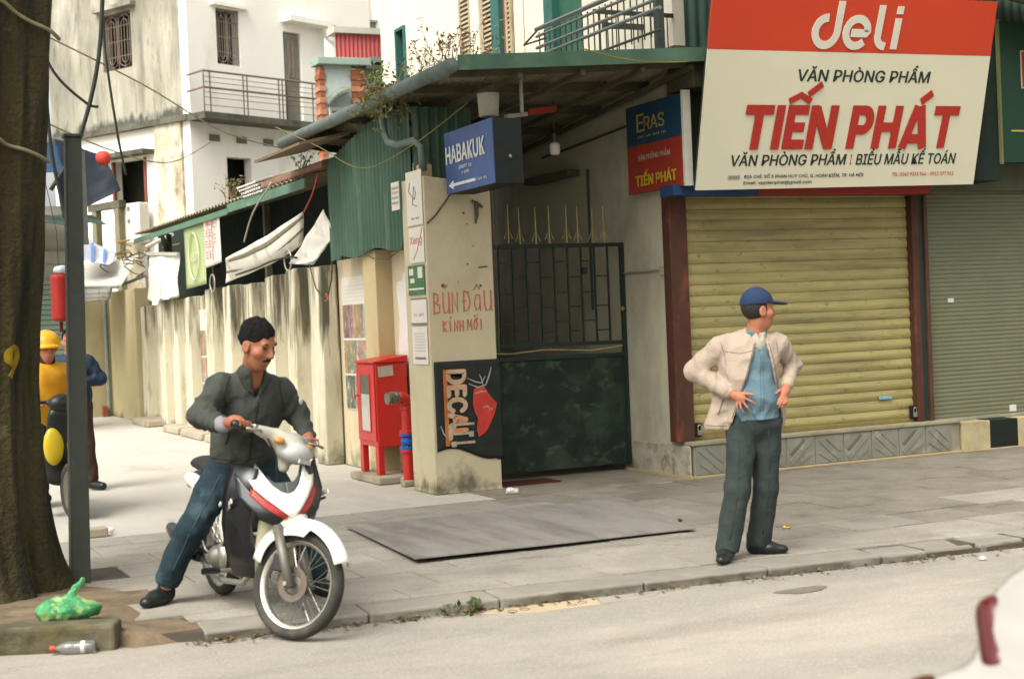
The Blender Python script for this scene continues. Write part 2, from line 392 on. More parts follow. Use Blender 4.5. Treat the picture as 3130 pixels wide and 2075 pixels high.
for j in range(8):
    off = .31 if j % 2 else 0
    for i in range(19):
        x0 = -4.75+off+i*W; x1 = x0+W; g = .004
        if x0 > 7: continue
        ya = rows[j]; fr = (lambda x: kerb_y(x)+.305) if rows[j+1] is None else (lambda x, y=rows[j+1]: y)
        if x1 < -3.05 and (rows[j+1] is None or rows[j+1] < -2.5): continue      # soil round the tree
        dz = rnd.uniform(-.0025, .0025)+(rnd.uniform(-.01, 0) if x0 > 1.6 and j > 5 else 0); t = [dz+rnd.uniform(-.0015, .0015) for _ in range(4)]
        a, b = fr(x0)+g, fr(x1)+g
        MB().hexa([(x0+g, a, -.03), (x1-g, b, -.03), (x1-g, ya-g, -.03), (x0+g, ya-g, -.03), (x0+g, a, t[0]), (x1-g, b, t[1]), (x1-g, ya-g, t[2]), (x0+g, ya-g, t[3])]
                  ).build('paving_stone', rnd.choice(pav if (x0 > 2.9 and j in (5, 6)) else (lambda q: pav if q < .33 else pavm if q < .66 else pavd)(min(1, max(0, (x0+.6)/2.2))*min(1, max(0, (7.6-j)/2.6))+rnd.uniform(-.08, .08))), side, bevel=.003)  # slab colour steps darker toward shop and right, shade painted in with the dirt
m_kerb = M('kerb_granite', '7f7b70', var=.14, scale=6, rough=.85, bump=.35, bscale=120, fine=.1,
           stains=[('454030', 3, (1, 1, 3), .34, .56, .92, (.012, -.024)), ('a39a88', 2, None, .55, .75, .4)])
kerb = struct(MB().prism([(-3.2, kerb_y(-3.2)+.02), (12, kerb_y(12)+.02), (12, kerb_y(12)+.3), (-3.2, kerb_y(-3.2)+.3)], (0, 0, -.3), (1, 0, 0), (0, 1, 0), (0, 0, .27)).build('kerb', m_side))
x = -3.2
while x < 8:
    L = rnd.uniform(.75, .95) if x < .9 else rnd.uniform(.22, .42)
    ang = -.083+(rnd.uniform(-.05, .05) if x > .9 else rnd.uniform(-.004, .004)); dz = rnd.uniform(-.003, .002)-(rnd.uniform(0, .006) if x > .9 else 0)
    y0 = kerb_y(x)+(rnd.uniform(-.03, .03) if x > .9 else 0); g = .004 if x < .9 else .012
    ca, sa = math.cos(ang), math.sin(ang); j = [rnd.uniform(-.012, .012)*(1 if x > .9 else .2) for _ in range(8)]
    p = []
    for zz, k in ((-.2, 0), (dz, 4)):
        for (u, v), q in zip(((g, 0), (L-g, 0), (L-g, .295), (g, .295)), j[k:k+4]): p.append((x+u*ca-v*sa, y0+u*sa+v*ca+q, zz+(q*.4 if k else 0)))
    MB().hexa(p).build('kerbstone', m_kerb, kerb, bevel=.012 if x < .9 else .02)
    x += L*ca
# concrete gutter slabs let into the road edge
m_gut = M('gutter_concrete', 'a5957a', var=.14, scale=5, rough=.9, bump=.3, fine=.1)
gs = thing('gutter_slab', 'pale yellowish concrete gutter slab with drain holes at the kerb', 'gutter slab', (-1.5, -5.0, -.06))
b = MB().prism([(-1.76, -4.79), (-1.42, -4.98), (-1.05, -4.985), (-1.0, -4.81), (-1.7, -4.755)], (0, 0, -.07), (1, 0, 0), (0, 1, 0), (0, 0, .016)); b.build('slab', m_gut, gs, bevel=.003)
for hx_, hy in ((-1.55, -4.88), (-1.47, -4.87), (-1.2, -4.92), (-1.12, -4.89)):
    MB().lathe((hx_, hy, -.0545), (0, 0, 1), [(0, .0), (.022, .0), (.028, .002), (.03, 0)], 10).build('drain_hole', M('hole_dark', '2a251c', rough=1, bump=0), gs)
gs2 = thing('gutter_slab', 'grey concrete gutter slab beside the yellowish one', 'gutter slab', (-.6, -5.0, -.06))
MB().prism([(-1.035, -4.985), (-.68, -4.95), (-.56, -4.85), (-.98, -4.815)], (0, 0, -.07), (1, 0, 0), (0, 1, 0), (0, 0, .0145)).build('slab', M('gutter_grey', '8f887b', var=.14, scale=5, rough=.9, bump=.3), gs2, bevel=.003)
# alley floor
m_alley = M('alley_concrete', 'aaa59a', var=.08, scale=.9, rough=.92, bump=.25, bscale=80, fine=.06,
            stains=[('7a6f60', .8, (1.5, .6, 1), .56, .75, .45), ('857460', 2.5, None, .62, .78, .4)])
struct(MB().sheet(lambda u, v: (-16+18.4*u, -.66+45*v, -.003-.0*v), 6, 12, None).build('alley_floor', m_alley))
m_pass = M('passage_concrete', '7d7566', var=.2, scale=2.5, rough=.9, bump=.3, stains=[('48443a', 2, None, .5, .7, .6)])
struct(MB().box(.3, 2.34, -.64, 6, -.2, .001).build('passage_floor', m_pass))
# soil and raised kerb round the tree
wv = wave(3)
def soil(u, v):
    x = -6.2+3.15*u; yk = -4.53 if x > -3.62 else -4.40+(-3.62-x)*.44
    y = yk+(-2.43-yk)*v
    e = min(1, (1-u)*2.6)*min(1, (1-v)*3.0)*min(1, .35+v*8)
    if v < .02 or u > .985: return (x, y, -.09 if v < .02 else -.02)
    return (x, y, -.012+.066*min(1, e*1.15)*(1 if x < -3.9 else max(.0, 1-(x+3.9)/.95))+.010*wv(x*7, y*7)*min(1, e*3))
m_soil = M('tree_soil', '6b5c48', var=.3, scale=7, rough=1, bump=.6, bscale=70, bdist=.015, stains=[('8c7d68', 3, None, .52, .7, .6), ('3d3527', 5, None, .55, .72, .6)])
struct(MB().sheet(soil, 44, 34, None).build('soil', m_soil, smooth=True))
rk = thing('raised_kerb', 'mossy raised concrete kerb in front of the tree trunk', 'kerb', (-4.2, -4.4, 0))
m_rk = M('mossy_concrete', '655f4c', var=.2, scale=4, rough=.95, bump=.5, bscale=60, bdist=.012, stains=[('3c3a26', 3.5, (1, 1, 1.6), .36, .56, .95, (.14, .07)), ('6b6038', 4, None, .55, .7, .5)])
for i, (a, b) in enumerate((((-6.3, -3.35), (-5.2, -3.8)), ((-5.19, -3.8), (-4.42, -4.16)), ((-4.41, -4.165), (-3.64, -4.5)))):
    a, b = V(a[0], a[1], 0), V(b[0], b[1], 0); d = (b-a).normalized(); n = V(-d.y, d.x, 0)
    MB().obox((a+b)/2+n*.09+V(0, 0, -.05), (b-a)/2, n*.09, (0, 0, .118+.004*i)).build('kerb_block', m_rk, rk, bevel=.018)
# ------------------------------------------------------------------ corner shop building with roller shutter
Z3 = (0, 0, 1)
m_plast = M('grey_plaster', 'b5b098', var=.1, scale=1.6, rough=.9, bump=.25, bscale=70, fine=.06,
            stains=[('5f5c4c', 1.3, (1, 1, .5), .50, .72, .55), ('a8a190', 2, None, .55, .75, .35), ('55513f', 3, (1, 1, .6), .42, .62, .8, (.55, .0)), ('3d3b30', 18, None, .70, .76, .6)])
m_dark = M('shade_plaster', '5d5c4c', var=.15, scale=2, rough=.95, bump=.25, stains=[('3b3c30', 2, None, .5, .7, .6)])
shop = thing('shop_building', 'grey plastered corner shop building with shutters and tiled plinth', 'building', (2.32, -.4, 0))
MB().box(2.32, 2.6, -.38, 7.6, 0, 4.0).build('side_wall', m_plast, shop)
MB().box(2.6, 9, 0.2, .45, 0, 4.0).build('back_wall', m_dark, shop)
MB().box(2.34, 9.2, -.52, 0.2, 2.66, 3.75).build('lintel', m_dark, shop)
m_brown = M('brown_jamb', '4a2a1d', var=.25, scale=6, rough=.7, bump=.25, fine=.1, stains=[('3a2a1c', 4, (1, 1, .3), .45, .7, .7), ('7a4430', 6, (1, 1, .4), .55, .7, .5)])
MB().box(2.225, 2.415, -.52, -.385, .335, 2.66).build('shutter_jamb', m_brown, shop, bevel=.006)
MB().box(5.06, 5.14, -.53, -.30, .335, 2.66).build('shutter_jamb', m_brown, shop, bevel=.006)
m_dkpost = M('dark_post', '26302a', var=.2, scale=6, rough=.6, bump=.15)
MB().box(5.145, 5.22, -.50, -.28, .335, 2.72).build('dark_post', m_dkpost, shop, bevel=.005)
MB().box(5.222, 5.265, -.53, -.28, .335, 2.72).build('shutter_jamb', M('brown_jamb_dark', '4b3226', var=.2, scale=6, rough=.7), shop, bevel=.005)
# plinth with relief tiles
m_ledge = M('plinth_ledge', '8a826b', var=.15, scale=5, rough=.8, bump=.2, stains=[('5b5744', 4, None, .5, .7, .6)])
MB().box(2.335, 5.50, -.615, -.1, 0, .30).build('plinth_core', m_ledge, shop)
MB().box(2.30, 5.50, -.64, -.28, .302, .335).build('plinth_ledge', m_ledge, shop, bevel=.006)
MB().box(2.31, 5.50, -.655, -.6, .0, .022).build('plinth_foot', M('plinth_foot', 'a08f6c', var=.15, scale=6, rough=.8), shop, bevel=.004)
m_tile = M('relief_tile', '77766a', var=.13, scale=7, rough=.45, bump=.15, spec=.5, stains=[('66604c', 4, None, .5, .7, .55), ('a5a396', 6, None, .55, .7, .4)])
m_tile2 = M('relief_tile_dark', '5c5a4d', var=.15, scale=7, rough=.5, bump=.15, spec=.5)
def tile_piece(x0, w, flip):
    g = .004; t = thing_child = None
    o = MB().box(x0+g, x0+w-g, -.626, -.61, .026, .298).build('tile', m_tile, shop, bevel=.004)
    a, b = x0+g+.01, x0+w-g-.01; z0, z1 = .036, .288; cx = (a+b)/2
    def bar(p, q, wd, m): MB().beam((p[0], -.629, p[1]), (q[0], -.629, q[1]), .007, wd, up=(0, 0, 1) if abs(p[0]-q[0]) > 1e-4 else (1, 0, 0)).build('tile_relief', m, o, bevel=.002)
    xa, xb = (a+.03, b-.03) if not flip else (b-.03, a+.03)
    bar((xa, z1-.02), (xb, z0+.02), .052, m_tile); bar((xa+(xb-xa)*.34, z1-.015), (xb, z0+.10), .03, m_tile2 if flip else m_tile)
    bar((xa, z0+.10), (xa+(xb-xa)*.55, z0+.015), .035, m_tile)
x = 2.345; k = 0
while x < 5.3:
    w_ = min(.335, 5.49-x); tile_piece(x, w_, k % 2); x += .335+.004; k += 1
# side of the plinth, plain plaster foot
MB().box(2.295, 2.32, -.60, .45, .0, .30).build('plaster_foot', M('stained_foot', 'a09a8a', var=.2, scale=4, rough=.9, bump=.3, stains=[('6b5238', 7, None, .52, .68, .8), ('5b5747', 4, None, .5, .7, .6)]), shop, bevel=.01)
MB().beam((2.28, .55, .012), (2.28, -.66, .012), .03, .022).build('plinth_foot', MATS['plinth_foot'], shop)
# shutter slats: one curved slat, copied
def slat_mesh(x0, x1, hgt, y, depth, mat, name, parent):
    n = 8; pr = [(y-depth*math.sin(math.pi*min(1, i/(n-1.5))), hgt*i/n) for i in range(n+1)]; pr[-1] = (y+.006, hgt*.985)
    b = MB(); vs = [(x, p[0], p[1]) for x in (x0, x1) for p in pr]; m = n+1
    b.add(vs, [(i, i+1, m+i+1, m+i) for i in range(n)]); return b.build(name, mat, parent, smooth=False)
m_slat = M('yellow_shutter', '958a58', var=.10, scale=2.5, rough=.55, bump=.12, spec=.4, fine=.08, sv=(.6, 1, 3),
           stains=[('6f6540', 2.5, (.3, 1, 6), .50, .72, .6), ('7d6c3c', 5, (.6, 1, 2), .52, .68, .55), ('4d4630', 9, (1, 1, 2), .60, .70, .6), ('5a5236', 1.6, (.25, 1, 3), .52, .68, .6)])
sh = thing('roller_shutter', 'closed mustard yellow roller shutter behind the man in the cap', 'shutter', (3.7, -.45, .335))
s0 = slat_mesh(2.415, 5.06, .1015, -.44, .0095, m_slat, 'slat', sh); s0.location = (0, 0, .37)
for i in range(1, 23):
    c = copy_to(s0, sh, (0, random.Random(i).uniform(-.002, .002), .37+i*.1015))
MB().box(2.415, 5.06, -.465, -.43, .336, .372).build('bottom_bar', M('shutter_bar', '776a3c', var=.2, scale=8, rough=.6), sh, bevel=.005)
m_lock = M('dark_lock', '1d1d1a', var=.2, scale=20, rough=.45, metal=.3, bump=.1); m_lockw = M('steel_lock', '9a978c', var=.2, scale=20, rough=.35, metal=.8, bump=.05)
for lx in (2.47, 5.03):
    lk = MB().box(lx-.04, lx+.035, -.50, -.465, .37, .50).build('lock_hasp', m_lock, sh, bevel=.008)
    MB().tube([(lx-.018, -.51, .43), (lx-.018, -.513, .47), (lx, -.514, .485), (lx+.018, -.513, .47), (lx+.018, -.51, .43)], .006, 6).build('padlock_shackle', m_lockw, lk)
    MB().box(lx-.024, lx+.024, -.522, -.502, .385, .432).build('padlock', m_lockw, lk, bevel=.005)
MB().box(4.62, 4.78, -.468, -.459, .585, .615).build('sticker', M('blue_sticker', '6f9bb0', var=.2, scale=30, rough=.6), sh)
m_slat2 = M('grey_shutter', '66674f', var=.07, scale=2, rough=.6, bump=.1, spec=.35, stains=[('6a6b55', 1.2, (.5, 1, 1.5), .5, .7, .5)])
sh2 = thing('roller_shutter', 'closed grey green roller shutter of the shop under the green sign', 'shutter', (6.6, -.45, .335))
s1 = slat_mesh(5.27, 9.1, .0435, -.42, .0032, m_slat2, 'slat', sh2); s1.location = (0, 0, .335)
for i in range(1, 60): copy_to(s1, sh2, (0, 0, .335+i*.0435))
MB().box(5.27, 9.1, -.45, -.41, .30, .334).build('bottom_bar', M('steel_bar', 'a5a293', var=.15, scale=7, rough=.4, metal=.6), sh2, bevel=.005)
for (sx, sz, sw, s_h) in ((5.58, 1.52, .075, .045), (6.36, .35, .09, .07)):
    MB().box(sx, sx+sw, -.432, -.425, sz, sz+s_h).build('sticker', M('white_sticker', 'b9bdb6', var=.1, scale=30, rough=.6), sh2)
# black and cream step of the next shop
st = thing('shop_step', 'low step with black and cream painted blocks beside the tiled plinth', 'step', (6.2, -.6, 0))
mc = M('cream_block', 'a89a78', var=.15, scale=5, rough=.8, bump=.2, stains=[('7d6b45', 5, None, .5, .7, .6)]); mk = M('black_block', '121a14', var=.2, scale=8, rough=.5, bump=.1)
for i in range(10):
    x0 = 5.525+.375*i; MB().box(x0, x0+.371, -.63, -.2, .012, .298).build('painted_block', mc if i % 2 == 0 else mk, st, bevel=.005)
MB().box(5.505, 9.3, -.66, -.6, 0, .012).build('step_foot', MATS['plinth_foot'], st, bevel=.003)
# conduit and switch on the side wall
m_pvc = M('pvc_conduit', '8d8a7a', var=.1, scale=9, rough=.6, bump=.05)
cd = thing('wall_conduit', 'thin horizontal conduit with junction box beside the gate', 'conduit', (2.3, 0, 1.93))
MB().tube([(2.305, .5, 1.95), (2.305, -.2, 1.95)], .012, 6).build('pipe', m_pvc, cd); MB().box(2.285, 2.318, -.3, -.2, 1.90, 1.985).build('junction_box', M('cream_plastic', 'a39a76', rough=.5, bump=.05), cd, bevel=.006)
cd = thing('wall_conduit', 'dark vertical conduit on the passage wall above the gate', 'conduit', (2.3, 1.17, 2.0))
MB().tube([(2.3, 1.17, 3.05), (2.3, 1.17, 1.6)], .014, 6).build('pipe', M('dark_conduit', '3d3f33', rough=.7, bump=.05), cd)
MB().tube([(2.3, 2.2, 3.28), (2.3, 1.7, 3.3), (2.3, 1.0, 3.34), (2.3, .3, 3.38)], .012, 6).build('pipe', MATS['dark_conduit'], cd)
# passage ledge
lg = thing('wall_ledge', 'small concrete ledge high on the passage wall under the bulb', 'ledge', (2.2, 1.9, 3.05))
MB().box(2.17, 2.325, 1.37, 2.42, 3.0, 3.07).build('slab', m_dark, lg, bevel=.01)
# beam of the shop balcony
sb = thing('balcony_beam', 'dark stained concrete beam above the shop side sign', 'beam', (2.4, -.4, 3.65))
MB().box(2.26, 5.25, -.97, -.53, 3.56, 3.9).build('slab', M('stained_beam', '4f4a36', var=.25, scale=3, rough=.95, bump=.4, stains=[('2c2b20', 3, None, .5, .7, .7), ('77683e', 5, None, .6, .75, .5)]), sb, bevel=.01)
# ------------------------------------------------------------------ passage roof (canopy)
def roof_z(x, y):
    u = (x+.12)/2.44; 
    zr = 3.74-.10*max(0, (y-.0))-.10*min(0, y)
    zl = 3.66
    return zl*(1-u)+zr*u
cn = thing('passage_canopy', 'corrugated canopy with green front fascia over the gate and pillar', 'canopy', (1, 1, 3.6))
def cs(u, v):
    x = -.12+2.62*u; y = -1.1+5.0*v
    return (x, y, roof_z(x, y)+.012*math.cos(u*2.62/.075*2*math.pi))
m_croof = M('old_roof_sheet', '857c66', var=.25, scale=3, rough=.8, bump=.2, stains=[('57523f', 2, None, .5, .7, .6), ('7a5a3c', 3, None, .58, .72, .6)])
MB().sheet(cs, 190, 10, (0, 0, .006)).build('roof_sheet', m_croof, cn)
m_raft = M('old_rafter', '4d4939', var=.3, scale=5, rough=.9, bump=.3)
for yy in (-.95, -.1, .85, 1.8, 2.8, 3.7):
    MB().beam((-.1, yy, roof_z(-.1, yy)-.055), (2.3, yy, roof_z(2.3, yy)-.055), .05, .075).build('rafter', m_raft, cn)
for xx in (.5, 1.1, 1.7, 2.2):
    MB().beam((xx, -1.05, roof_z(xx, -1.05)-.115), (xx, 3.8, roof_z(xx, 3.8)-.115), .04, .045).build('purlin', M('old_purlin', '55503f', var=.3, scale=5, rough=.9), cn)
m_green = M('green_fascia', '44604e', var=.15, scale=4, rough=.65, bump=.15, stains=[('2c4436', 3, (1, 1, .5), .5, .7, .5), ('7e8a78', 5, None, .6, .75, .4)])
MB().sheet(lambda u, v: (-.1+2.5*u, -1.13, 3.605+.165*u+(.125)*v), 24, 2, (0, .02, 0)).build('fascia', m_green, cn)
m_gut2 = M('grey_gutter', '5f6c66', var=.2, scale=6, rough=.6, bump=.15, stains=[('3c4238', 4, None, .5, .7, .5)])
MB().tube([(-.16, -1.14, 3.64), (-.16, .5, 3.625), (-.16, 2.2, 3.61), (-.16, 3.75, 3.60)], .062, 10).build('gutter', m_gut2, cn, smooth=True)
MB().tube([(-.1, .73, 3.58), (-.08, .72, 3.35), (-.06, .68, 3.24), (-.03, .5, 3.19), (.02, .22, 3.2), (.06, .16, 3.14), (.07, .16, 2.92)], .035, 8).build('downpipe', m_gut2, cn, smooth=True)
MB().sheet(lambda u, v: (.12-.55*u, 2.25+1.7*v, 3.52-.12*u), 2, 6, (0, 0, .03)).build('eave_board', M('brown_board', '6e5d4a', var=.2, scale=4, rough=.9), cn)
# hanging hook pole and white bucket under the canopy
hk = thing('hanging_bucket', 'pale square bucket hung under the corrugated canopy', 'bucket', (.58, -.6, 3.3))
MB().lathe((.33, -.75, 3.28), Z3, [(.0, 0), (.075, 0), (.085, .01), (.095, .19), (.098, .2), (.09, .2), (.088, .18), (.0, .17)], 16).build('pail', M('dirty_white_plastic', '8c8a78', var=.12, scale=8, rough=.6, stains=[('6a6650', 6, None, .5, .7, .6)]), hk, smooth=True)
MB().tube([(.245, -.75, 3.47), (.26, -.75, 3.56), (.33, -.75, 3.62), (.40, -.75, 3.56), (.415, -.75, 3.47)], .005, 5).build('handle', m_raft, hk)
hp = thing('hanging_rod', 'short pale rod hanging from the canopy above the blue sign', 'rod', (.5, -.5, 3.4))
MB().cyl((.66, -.72, 3.63), (.66, -.72, 3.33), .017, .017, 8).build('rod', M('pale_rod', '8d8c7a', var=.2, scale=20, rough=.6), hp)
MB().obox((.62, -.68, 3.31), (.12, .05, .02), (-.01, .02, 0), (0, 0, .018)).build('bracket', M('pale_rod2', '77776a', rough=.6), hp)
rr = thing('red_board', 'small red board tucked under the canopy', 'board', (1.35, 0, 3.5))
MB().obox((1.25, .05, 3.47), (.15, .03, .025), (-.005, .012, 0), (0, 0, .03)).build('panel', M('faded_red', '8f3b2c', var=.2, scale=9, rough=.7), rr)
# bulb
bu = thing('hanging_bulb', 'white bulb hanging on a wire in front of the passage wall', 'bulb', (1.55, .4, 3.2))
MB().tube([(1.55, .42, 3.62), (1.55, .42, 3.30)], .004, 5).build('wire', m_raft, bu)
MB().lathe((1.55, .42, 3.22), Z3, [(0, .09), (.02, .09), (.022, .0), (.03, 0)], 10).build('socket', m_raft, bu)
MB().lathe((1.55, .42, 3.10), Z3, [(.0, 0), (.04, .004), (.05, .02), (.051, .09), (.045, .11), (.02, .125), (0, .13)], 14).build('lamp_globe', M('opal_white', 'c9c7ba', rough=.4, bump=0, var=.03), bu, smooth=True)
# ------------------------------------------------------------------ upper house beside the passage
m_uw = M('upper_plaster', 'cfc9b6', var=.06, scale=1.4, rough=.9, bump=.2, fine=.03,
         stains=[('8e8672', 1.5, (1, 1, .35), .55, .75, .5), ('b59a78', 2.2, (1, 1, .5), .58, .76, .5), ('6f6654', 5, (1, 1, .3), .62, .74, .4)])
uh = thing('upper_house', 'cream upper storey with louvred shutters and teal frames above the canopy', 'house', (2.4, 2, 3.7))
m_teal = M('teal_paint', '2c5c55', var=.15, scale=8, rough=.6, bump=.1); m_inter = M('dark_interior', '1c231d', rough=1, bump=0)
def uwall(y0, y1, z0, z1): MB().box(2.33, 2.62, y0, y1, z0, z1).build('wall', m_uw, uh)
for y0, y1, z0, z1 in ((6.5, 6.92, 4.01, 9), (4.34, 6.15, 4.01, 9), (6.15, 6.5, 4.01, 4.75), (6.15, 6.5, 5.5, 9), (2.82, 4.34, 5.75, 9), (2.82, 4.34, 4.01, 4.3), (1.94, 2.82, 4.01, 9), (1.2, 1.94, 6.2, 9), (-.55, 1.2, 4.01, 9)): uwall(y0, y1, z0, z1)
MB().box(2.33, 6, 6.925, 7.1, 4.01, 9).build('wall', m_uw, uh)
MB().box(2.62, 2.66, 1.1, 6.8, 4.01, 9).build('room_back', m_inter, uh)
wn = MB().box(2.32, 2.36, 6.16, 6.49, 4.76, 5.49); wn = MB(); 
for a in ((6.15, 6.19, 4.75, 5.5), (6.46, 6.5, 4.75, 5.5), (6.19, 6.46, 5.46, 5.5), (6.19, 6.46, 4.75, 4.79)): wn.box(2.30, 2.40, *a)
wn.build('window_frame', m_teal, uh)
m_shut = M('weathered_louvre', 'a1937a', var=.2, scale=7, rough=.85, bump=.2, stains=[('6d604a', 5, (1, 1, .5), .5, .7, .6)])
def louvre(y0, y1, z0, z1, x=2.30, mat=m_shut):
    f = MB().box(x, x+.03, y0, y0+.05, z0, z1).box(x, x+.03, y1-.05, y1, z0, z1).box(x, x+.03, y0+.05, y1-.05, z1-.05, z1).box(x, x+.03, y0+.05, y1-.05, z0, z0+.05)
    o = f.build('shutter_leaf', mat, uh)
    n = int((z1-z0-.1)/.055); s = MB().obox((x+.015, (y0+y1)/2, z0+.075), (0, (y1-y0)/2-.05, 0), (.012, 0, .02), (.004, 0, -.003)).build('slat', mat, o)
    for i in range(1, n): copy_to(s, o, (0, 0, .055*i))
louvre(3.97, 4.31, 4.3, 5.75); louvre(3.32, 3.655, 4.3, 5.75); louvre(2.83, 2.99, 4.3, 5.75)
MB().box(2.28, 2.40, 3.675, 3.92, 4.02, 5.8).build('post', m_uw, uh)
MB().box(2.27, 2.40, 3.10, 3.315, 4.02, 5.8).build('post', m_teal, uh); MB().box(2.33, 2.35, 3.0, 3.10, 4.3, 5.75).build('panel', M('rust_panel', '7e4a34', var=.2, scale=9), uh)
MB().box(2.26, 2.40, 1.74, 1.94, 4.02, 6.2).build('post', m_teal, uh); MB().box(2.35, 2.39, 1.2, 1.74, 4.02, 6.2).build('door', M('green_door', '2f5a48', var=.15, scale=6, rough=.6), uh)
MB().box(2.322, 2.329, 2.555, 2.565, 4.05, 8).build('joint', m_shut, uh)
m_rail = M('rail_iron', '39413a', var=.2, scale=20, rough=.5, bump=.1, metal=.2); m_rail2 = M('rail_grey', '6d7470', var=.2, scale=20, rough=.5, bump=.1)
bl = thing('balcony_railing', 'dark iron balcony railing above the green canopy fascia', 'railing', (1.6, -.3, 3.9))
for z, r, mm in ((4.34, .022, m_rail2), (4.27, .014, m_rail2), (4.16, .016, m_rail2), (4.08, .016, m_rail2), (3.90, .012, m_rail)):
    MB().tube([(1.5, .62, z), (1.5, -1.7, z)], r, 6).build('rail', mm, bl)
b0 = MB().cyl((1.5, .55, 3.86), (1.5, .55, 4.30), .007, .007, 5).build('baluster', m_rail, bl)
for i in range(1, 21): copy_to(b0, bl, (0, -.11*i, 0))
MB().tube([(1.5, .9, 4.24), (1.5, .55, 4.34)], .010, 5).build('brace', m_rail, bl); MB().tube([(1.5, .9, 4.24), (1.5, .4, 4.22)], .010, 5).build('brace', m_rail, bl)
MB().beam((1.9, 0.0, 4.28), (3.3, 0.0, 4.28), .05, .05).build('rail', m_rail, bl)
for xx in (1.95, 2.32): pass
MB().box(1.98, 2.05, -.86, -.79, 3.9, 6).build('post', m_rail, bl)
cb = MB().cyl((1.55, -.55, 3.86), (1.55, -.55, 4.28), .006, .006, 5).build('baluster', m_rail, bl)
for i in range(1, 9): copy_to(cb, bl, (.09*i, .0, 0))
MB().beam((1.5, -.55, 4.28), (2.33, -.55, 4.28), .035, .035).build('rail', m_rail, bl)
# slatted green screen at the right end of the balcony
sg = thing('green_screen', 'dark green corrugated screen behind the top edge of the red and white sign', 'screen', (2.6, -1.0, 3.9))
MB().sheet(lambda u, v: (2.2+5.5*u, -.95-.012*math.cos(u*5.5/.11*2*math.pi), 3.92+2.5*v), 400, 2, (0, .008, 0)).build('sheet', M('dark_green_sheet', '24382e', var=.2, scale=4, rough=.6), sg)
# stuff on the canopy edge: white sacking
tp = thing('tarp_bundle', 'white tarpaulin bundle lying on the canopy edge below the railing', 'tarpaulin', (1.0, -.4, 3.8))
F_ = Field((.2, -1.1, 3.62), (1.75, .3, 3.95), .018)
F_.cone((.45, -.1, 3.74), (1.0, -.55, 3.79), .05, .06, .03).cone((1.0, -.55, 3.79), (1.6, -.85, 3.82), .06, .04, .03); F_.folds(.006, 55, 3)
F_.mesh('bundle', M('white_sack', 'c9c4b6', var=.08, scale=9, rough=.8), tp).location = Vector((0, 0, 0))-Vector((1.0, -.4, 3.8))
# ------------------------------------------------------------------ gate pillar
m_cream = M('cream_plaster', 'b4a98c', var=.07, scale=1.6, rough=.9, bump=.22, bscale=60, fine=.05,
            stains=[('8c7f62', 2, (1, 1, .6), .55, .75, .45), ('4b4836', 4, (1, 1, .7), .40, .60, .85, (.62, .05)), ('7d6d4b', 6, None, .50, .65, .7, (.40, .0)), ('4a4536', 22, None, .72, .77, .8)])
pl = thing('gate_pillar', 'cream plastered gate pillar with red graffiti and a torn poster', 'pillar', (.32, .27, 0))
def pil(u, v): pass
b = MB(); rnd = random.Random(9)
zs = [0, .02, .3, .7, 1.2, 1.8, 2.4, 2.86]
ring = [(0.0, 0.0), (.655, 0.0), (.655, .55), (0.0, .55)]
b.add([(x+(.012 if z == 0 else 0)*(1 if x > .3 else -1), y-(.012 if z == 0 and y < .1 else 0), z-(.13*x if z > 2.8 else 0)) for z in zs for x, y in ring],
      [(4*i+k, 4*i+(k+1) % 4, 4*i+4+(k+1) % 4, 4*i+4+k) for i in range(len(zs)-1) for k in range(4)]+[(0, 3, 2, 1), tuple(4*(len(zs)-1)+k for k in range(4))])
b.build('shaft', m_cream, pl, bevel=.012)
MB().box(.05, .16, .16, .28, 2.86, 2.98).build('stub', M('pale_block', 'b09a78', var=.15, scale=8), pl, bevel=.01)
m_graf = M('red_graffiti', 'b5654a', var=.3, scale=40, rough=.9, bump=0)
O_ = (0, -.0035, 0); EX, EY = (1, 0, 0), (0, 0, 1)
def scrawl(x0, z0, w, h, strokes):
    for st_ in strokes: MB().tube([(x0+w*a, -.003, z0+h*b_) for a, b_ in st_], .0075, 5, flat=.5).build('graffiti', m_graf, pl)
LT = {'B': [[(.1, 1), (.12, .5), (.1, 0)], [(.1, .97), (.6, .9), (.55, .6), (.15, .52), (.75, .4), (.7, .08), (.1, 0)]], 'U': [[(.1, 1), (.1, .3), (.25, .02), (.6, .05), (.75, .3), (.78, 1)], [(.78, .9), (.8, 0)]], 'N': [[(.1, 0), (.12, 1), (.7, .05), (.72, 1)]],
 'D': [[(.12, 1), (.1, 0), (.55, .1), (.75, .5), (.55, .9), (.12, 1)], [(-.02, .5), (.35, .52)]], 'A': [[(.7, .75), (.35, .8), (.12, .4), (.3, .02), (.65, .2), (.7, .75), (.72, 0)]], 'K': [[(.12, 1), (.1, 0)], [(.7, .95), (.14, .45), (.72, 0)]], 'I': [[(.35, 1), (.35, 0)]], 'H': [[(.1, 1), (.1, 0)], [(.7, 1), (.72, 0)], [(.1, .5), (.7, .5)]], 'M': [[(.05, 0), (.12, 1), (.42, .35), (.72, 1), (.8, 0)]], 'O': [[(.4, 1), (.12, .6), (.2, .08), (.55, .05), (.72, .45), (.62, .9), (.4, 1)], [(.66, .92), (.84, 1.12)]],
 "'": [[(.35, 1.18), (.6, 1.36)]], '^': [[(.1, 1.02), (.42, 1.28), (.72, 1.04)]], '.': [[(.36, -.16), (.42, -.2)]], '`': [[(.25, 1.34), (.55, 1.16)]]}
for word, x0, z0, w, h in (("BU'N", .045, 1.62, .085, .19), ("DA^.U", .335, 1.63, .098, .19), ("KI'NH", .13, 1.455, .052, .10), ("MO`I", .37, 1.46, .056, .10)):
    cx = x0
    for ch in word:
        if ch in "'^.`": scrawl(cx-w*1.05, z0, w, h, LT[ch])
        else: scrawl(cx, z0, w, h, LT[ch]); cx += w*1.05
